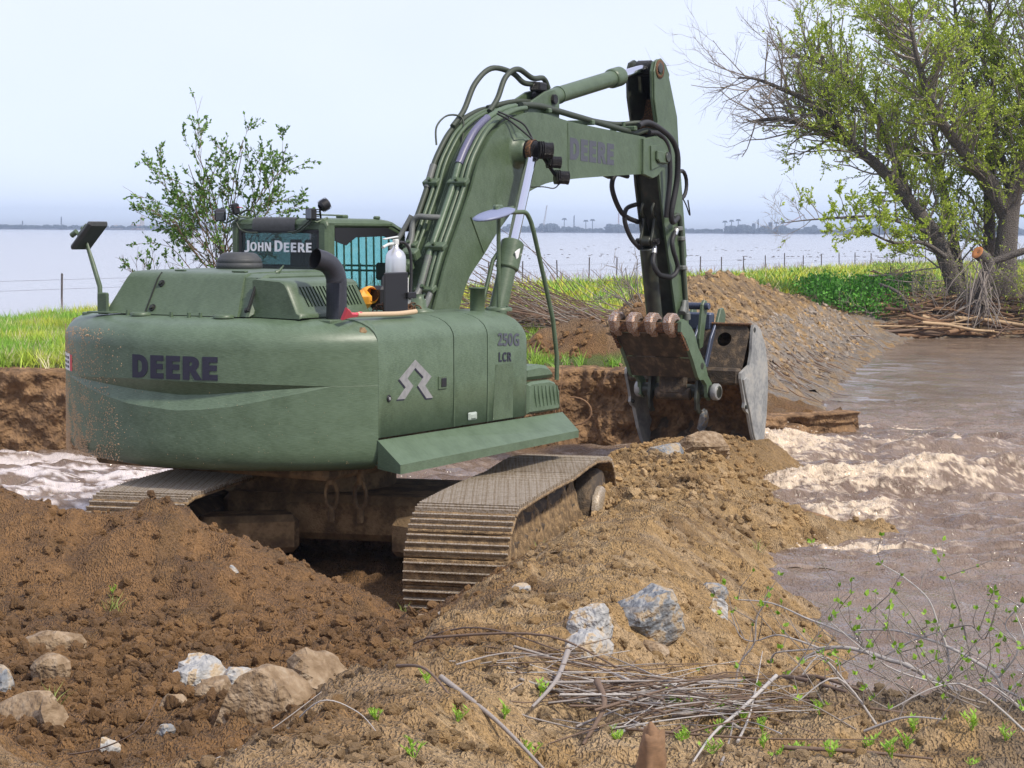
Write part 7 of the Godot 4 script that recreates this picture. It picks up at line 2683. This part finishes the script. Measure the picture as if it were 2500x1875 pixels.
	# points X, D, height above ground
	var fl := [
		[[[9.6, 53.6, 0.75], [10.0, 53.0, 0.55], [10.35, 52.7, 0.3], [10.5, 52.5, 0.05]], 0.05, "bark", "dark bent fallen branch lying over the green shrubs"],
		[[[9.4, 55.0, 0.55], [10.2, 55.0, 0.6], [11.0, 54.8, 0.75], [11.9, 54.4, 0.95]], 0.028, "stick_grey", "long grey fallen branch reaching into the leaning tree"],
		[[[9.9, 54.6, 0.5], [10.6, 54.4, 0.5], [11.4, 54.2, 0.65]], 0.022, "stick_grey", "second grey fallen branch under the longer one"],
		[[[10.6, 54.0, 0.4], [11.2, 53.6, 0.3], [11.7, 53.2, 0.1]], 0.025, "drift", "brown branch sloping down to the silt"],
		[[[4.7, 33.6, 0.04], [5.0, 33.4, 0.06], [5.3, 33.2, 0.03], [5.5, 33.0, 0.03]], 0.012, "stick_grey", "grey root trailing down the spoil slope"],
		[[[7.6, 46.0, 0.05], [8.0, 45.9, 0.18], [8.3, 45.7, 0.08]], 0.018, "stick_grey", "pale stick sticking out at the end of the spoil heap"],
	]
	for q in fl:
		var pts := []
		for p in q[0]: pts.append(V3(p[0], maxf(0.0, ground(p[0], p[1])) + p[2], -p[1]))
		var o = stick(self, "branch", spl(pts, 5), q[1], q[1] * 0.5, M[q[2]], 8)
		tag(o, q[3], "branch", "fallen branches on the far bank")
	# roots and sticks strewn down the far bank
	var rs := thing("strewn_roots", "dead roots and straw strewn down the far bank slope", "roots")
	for k in 260:
		var t := g.randf()
		var x: float = lerp(3.2, 9.0, t) + g.randf_range(-0.6, 0.4)
		var d: float = lerp(28.6, 48.0, t) + g.randf_range(-1.0, 1.0)
		if bank_sd(x, d).x < 0.1: continue
		var a := g.randfn(-0.7, 0.5)
		var l := g.randf_range(0.1, 0.5)
		var p0 := V3(x - cos(a) * l, 0, -d + sin(a) * l)
		var p1 := V3(x, 0, -d)
		var p2 := V3(x + cos(a) * l, 0, -d - sin(a) * l)
		var arr := []
		for p in [p0, p1, p2]: arr.append(V3(p.x, max(0.0, ground(p.x, -p.z)) + 0.015, p.z))
		stick(rs, "root", arr, g.randf_range(0.005, 0.014), 0.004, [M.drift, M.stick_grey, M.drift_dark, M.stick_brown][g.randi() % 4], 4)
	# roots hanging in the cut bank
	var hr := thing("hanging_root", "curled root hanging out of the freshly cut bank", "root")
	s = S()
	var ring := []
	for k in 20:
		var a := TAU * k / 22.0 + 2.6
		ring.append(V3(0.75 + 0.22 * cos(a), 0.45 + 0.17 * sin(a), -24.95 + 0.06 * cos(a)))
	tube(s, ring, 0.012, 6)
	tube(s, spl([V3(0.62, 1.0, -24.98), V3(0.6, 0.8, -24.9), V3(0.58, 0.6, -24.9), V3(0.62, 0.42, -24.9)], 5), 0.006, 5)
	part(hr, "root_curl", s, M.drift)
	# clod of turf standing in the water
	var tc := inst("turf_clump", lumpy(77, 0.3, 5), M.drift_dark, self)
	tc.transform = Transform3D(Basis.from_scale(Vector3(0.2, 0.14, 0.15)), V3(4.35, 0.04, -28.1))
	tag(tc, "brown clump of turf standing in the river near the block of bank", "turf clump")
	# fallen blocks of bank
	for q in [[3.15, 26.6, 1.0, 0.22, "overhanging slab of bank broken off beside the bucket"], [2.55, 18.0, 0.62, 0.13, "dark slab of earth slumping into the near water"]]:
		var o := inst("bank_slab", lumpy(int(q[0] * 100), 0.15, 14), M.bank, self)
		o.transform = Transform3D(Basis(Vector3.BACK, -0.12) * Basis.from_scale(Vector3(q[2], q[3], 0.5)), V3(q[0], 0.1, -q[1]))
		tag(o, q[4], "earth slab")

# ------------------------------------------------------------------ far side
func build_far():
	var g := RandomNumberGenerator.new()
	g.seed = 990
	# fence in the flood
	var fe := thing("wire_fence", "line of thin fence posts standing in the flooded field", "fence")
	var A := V3(-16.0, 0.4, -62.0)
	var B := V3(60.0, 0.4, -215.0)
	var n := 46
	for k in n:
		var p := A.lerp(B, float(k) / n) + V3(g.randfn(0, 0.05), 0, 0)
		var s := S()
		cyl(s, p + V3(0, -0.6, 0), p + V3(g.randfn(0, 0.02), g.randf_range(0.75, 0.95), 0), 0.035, 6)
		part(fe, "post", s, M.post)
	for h in [0.3, 0.6]:
		var s := S()
		tube(s, [A + V3(0, h, 0), B + V3(0, h, 0)], 0.004, 4)
		part(fe, "wire", s, M.post)
	# drowned scrub along the fence
	for q in [[0.33, "dry reed scrub standing in water along the fence middle"], [0.42, "pale scrub clump in water between fence posts"], [0.15, "grey reed scrub in the flood before the fence end"], [0.55, "low reed scrub at the farther fence posts"], [0.24, "thin straw scrub in the flood near the boom"], [0.66, "tan reeds along the farthest fence stretch"]]:
		var sh := thing("flood_scrub", q[1], "scrub", Transform3D.IDENTITY, "scrub along the drowned fence")
		var s := S()
		for k in 110:
			var p := A.lerp(B, q[0] + g.randfn(0, 0.022)) + V3(g.randfn(0, 0.5), 0, g.randfn(0, 0.5))
			tube(s, [p, p + V3(g.randfn(0, 0.12), g.randf_range(0.12, 0.42), g.randfn(0, 0.1))], [0.012, 0.005], 3, false)
		part(sh, "stems", s, mk("reed", lin(0.34, 0.26, 0.22), 0.9))
	# low grass strips and floating litter on the flood
	for q in [[-10.8, 47.5, 2.2, 0.5, "thin grass strip in the flood left of the bank"], [18.5, 100.0, 2.2, 0.8, "green grass islet in the flood by the fence"]]:
		var xf := []
		var cl := []
		for k in 500:
			xf.append(Transform3D(Basis.from_scale(Vector3.ONE * g.randf_range(0.6, 1.1)), V3(q[0] + q[2] * g.randfn(0, 0.5), 0.38, -q[1] + q[3] * g.randfn(0, 0.5))))
			cl.append(Color(0.16, 0.22, 0.05) * g.randf_range(0.8, 1.3))
		scatter("grass_islet", tuft_mesh(61, 10, 0.2, 0.2, 0.01), M.grass, xf, cl, q[4], "grass")
	var fx := []
	for k in 170:
		var d := 160.0 + 190.0 * pow(g.randf(), 1.2)
		if g.randf() < 0.6: d = g.randfn(190.0 if g.randf() < 0.5 else 250.0, 5.0)
		var x := g.randf_range(-0.02, 0.2) * d
		fx.append(Transform3D(Basis.from_scale(Vector3(g.randf_range(0.05, 0.22), 0.03, g.randf_range(0.05, 0.2))), V3(x, 0.41, -d)))
	scatter("floating_litter", lumpy(55, 0.2, 5), M.post, fx, [], "specks of drifting debris far out on the flood", "litter")
	# far shore
	var s := S()
	var fs := 2500.0
	var rows := [[], [], []]
	for i in 300:
		var x: float = -1400.0 + i * 9.5
		rows[0].append(V3(x, 0.2, -fs)); rows[1].append(V3(x, 3.2 + n_big.get_noise_2d(i * 0.4, 0) * 0.8, -fs - 4)); rows[2].append(V3(x, 0.0, -fs - 400))
	grid(s, rows)
	var sh := part(self, "far_shore", s, M.far_dark)
	sh.set_meta("kind", "structure")
	# far woods as masses of crowns
	var xf := []
	for k in 2600:
		var x := g.randf_range(-760.0, 760.0)
		var dn := n_big.get_noise_2d(x * 0.02, 5.0) + 0.5 * n_mid.get_noise_2d(x * 0.02, 1.0)
		var big := dn > 0.05 and x > -80.0
		var r := g.randf_range(1.0, 2.2)
		if big: r = g.randf_range(2.0, 4.2) * clampf(0.6 + dn * 1.6, 0.5, 1.2)
		elif g.randf() < 0.45: continue
		xf.append(Transform3D(Basis.from_scale(Vector3(r * g.randf_range(0.9, 1.5), r, r)), V3(x, 2.5 + r * g.randf_range(0.3, 0.9), -fs + g.randf_range(0, 60))))
	scatter("far_wood", lumpy(91, 0.5, 4), M.far_trees, xf, [], "hazy line of distant trees on the far shore", "woods")
	# palms
	for q in [[150, "lone far palm beyond the arm"], [62, "far palm right of the dark mast"], [88, "far palm beside the pale drill mast"], [96, "tallest far palm beside the pale drill mast"], [256, "far palm in the grove by the dark silos"], [264, "second far palm in the grove by the dark silos"], [272, "third far palm in the grove by the dark silos"], [318, "far palm at the foot of the slanting crane"], [326, "far palm under the slanting crane tip"]]:
		var p := thing("palm_tree", q[1], "palm", Transform3D(Basis.IDENTITY, V3(q[0], 0, -fs + 20.0)), "palms on the far shore")
		s = S()
		var h: float = 10.0 + (int(q[0]) % 7)
		cyl(s, V3(0, 1, 0), V3(0, h, 0), 0.5, 6)
		part(p, "trunk", s, M.far_trees)
		s = S()
		for k in 12:
			var a := TAU * k / 12.0
			tube(s, [V3(0, h, 0), V3(cos(a) * 1.8, h + 1.3, sin(a) * 1.8), V3(cos(a) * 3.2, h - 0.6, sin(a) * 3.2)], [0.5, 0.7, 0.1], 4)
		part(p, "crown", s, M.far_trees)
	# cranes and masts
	far_mast("crane", "pale lattice crane standing tall on the far shore beyond the mirror", 36.0, 33.0, 5.0, "far_pale", fs)
	far_mast("drill_mast", "dark drilling mast on the far shore", 74.0, 21.0, 0.0, "far_dark", fs)
	far_mast("drill_mast", "pale drilling mast near the tall palm on the far shore", 128.0, 25.0, 0.0, "far_red", fs)
	far_mast("pole", "thin pole on the far shore by the arm hoses", 150.0, 13.0, 0.0, "far_dark", fs)
	far_mast("drill_mast", "dark thin mast between the two dark silos", 297.0, 18.0, 0.0, "far_dark", fs)
	far_mast("power_pole", "taller far pole left of the mirror", -547.0, 16.0, 0.0, "far_dark", fs)
	far_mast("power_pole", "shorter far pole left of the mirror", -594.0, 11.0, 0.0, "far_dark", fs)
	for q in [[292.0, 12.5, 2.2, "left of the two dark far silos"], [312.0, 14.0, 2.4, "right and taller of the two dark far silos"]]:
		s = S()
		lathe(s, [[0.0, 0.5], [q[2], 0.5], [q[2], q[1]], [q[2] * 0.8, q[1] + 0.4], [0.0, q[1] + 0.4]], V3(q[0], 0, -fs + 10), Vector3.UP, 14)
		var o := part(self, "silo", s, M.far_dark)
		o.name = numbered("silo")
		tag(o, q[3], "silo")
	# slanting crane
	var cr := thing("crane", "pale crane with slanting jib and hanging line on the far shore", "crane")
	s = S()
	tube(s, [V3(325, 8, -fs + 15), V3(352, 24, -fs + 15)], [1.0, 0.6], 4)
	part(cr, "jib", s, M.far_red)
	s = S()
	tube(s, [V3(352, 24, -fs + 15), V3(352, 2, -fs + 15)], 0.35, 4)
	part(cr, "line", s, M.far_dark)
	s = S()
	box(s, V3(324, 5, -fs + 15), Vector3(6, 7, 5), 0.3)
	part(cr, "cab", s, M.far_pale)
	# elevator and sheds on the left shore
	var el := thing("grain_elevator", "small pale tower building on the left far shore", "building")
	s = S()
	box(s, V3(-449, 8.5, -fs + 12), Vector3(4.5, 15, 5), 0.2)
	box(s, V3(-449, 17, -fs + 12), Vector3(2.6, 3, 3), 0.2)
	part(el, "tower", s, M.far_pale)
	s = S()
	prism(s, [[0, 0]], 0, 0, 0) if false else box(s, V3(-456, 4.0, -fs + 12), Vector3(12, 6, 6), 0.3)
	part(el, "shed", s, M.far_red)
	for q in [[-480.0, 9.0, "tan shed mound on the left far shore"], [-428.0, 7.0, "white low shed right of the small pale tower"]]:
		s = S()
		box(s, V3(q[0], 3.2, -fs + 10), Vector3(q[1] * 1.6, 3.2, 6), 0.3)
		tri(s, V3(q[0] - q[1] * 0.8, 4.8, -fs + 13.1), V3(q[0], 6.6, -fs + 13.1), V3(q[0] + q[1] * 0.8, 4.8, -fs + 13.1))
		var o := part(self, "shed", s, M.far_pale)
		o.name = numbered("shed")
		tag(o, q[2], "shed")

func far_mast(called: String, label: String, x: float, h: float, lean: float, m: String, fs: float):
	var t := thing(called, label, "crane" if called == "crane" else "mast")
	var s := S()
	for k in [-1.0, 1.0]:
		var w := 0.7 if called == "crane" else 0.5
		tube(s, [V3(x + k * w * 1.4, 1, -fs + 12), V3(x + lean + k * w * 0.4, h, -fs + 12)], 0.32, 4)
	for k in 8:
		var a := k / 8.0
		var b := (k + 1) / 8.0
		tube(s, [V3(x - 0.8 + lean * a, lerp(1.0, h, a), -fs + 12), V3(x + 0.8 + lean * b, lerp(1.0, h, b), -fs + 12)], 0.2, 3)
	part(t, "mast", s, M[m])
	s = S()
	box(s, V3(x, 2.8, -fs + 12), Vector3(4, 3, 4), 0.3)
	part(t, "base", s, M[m])
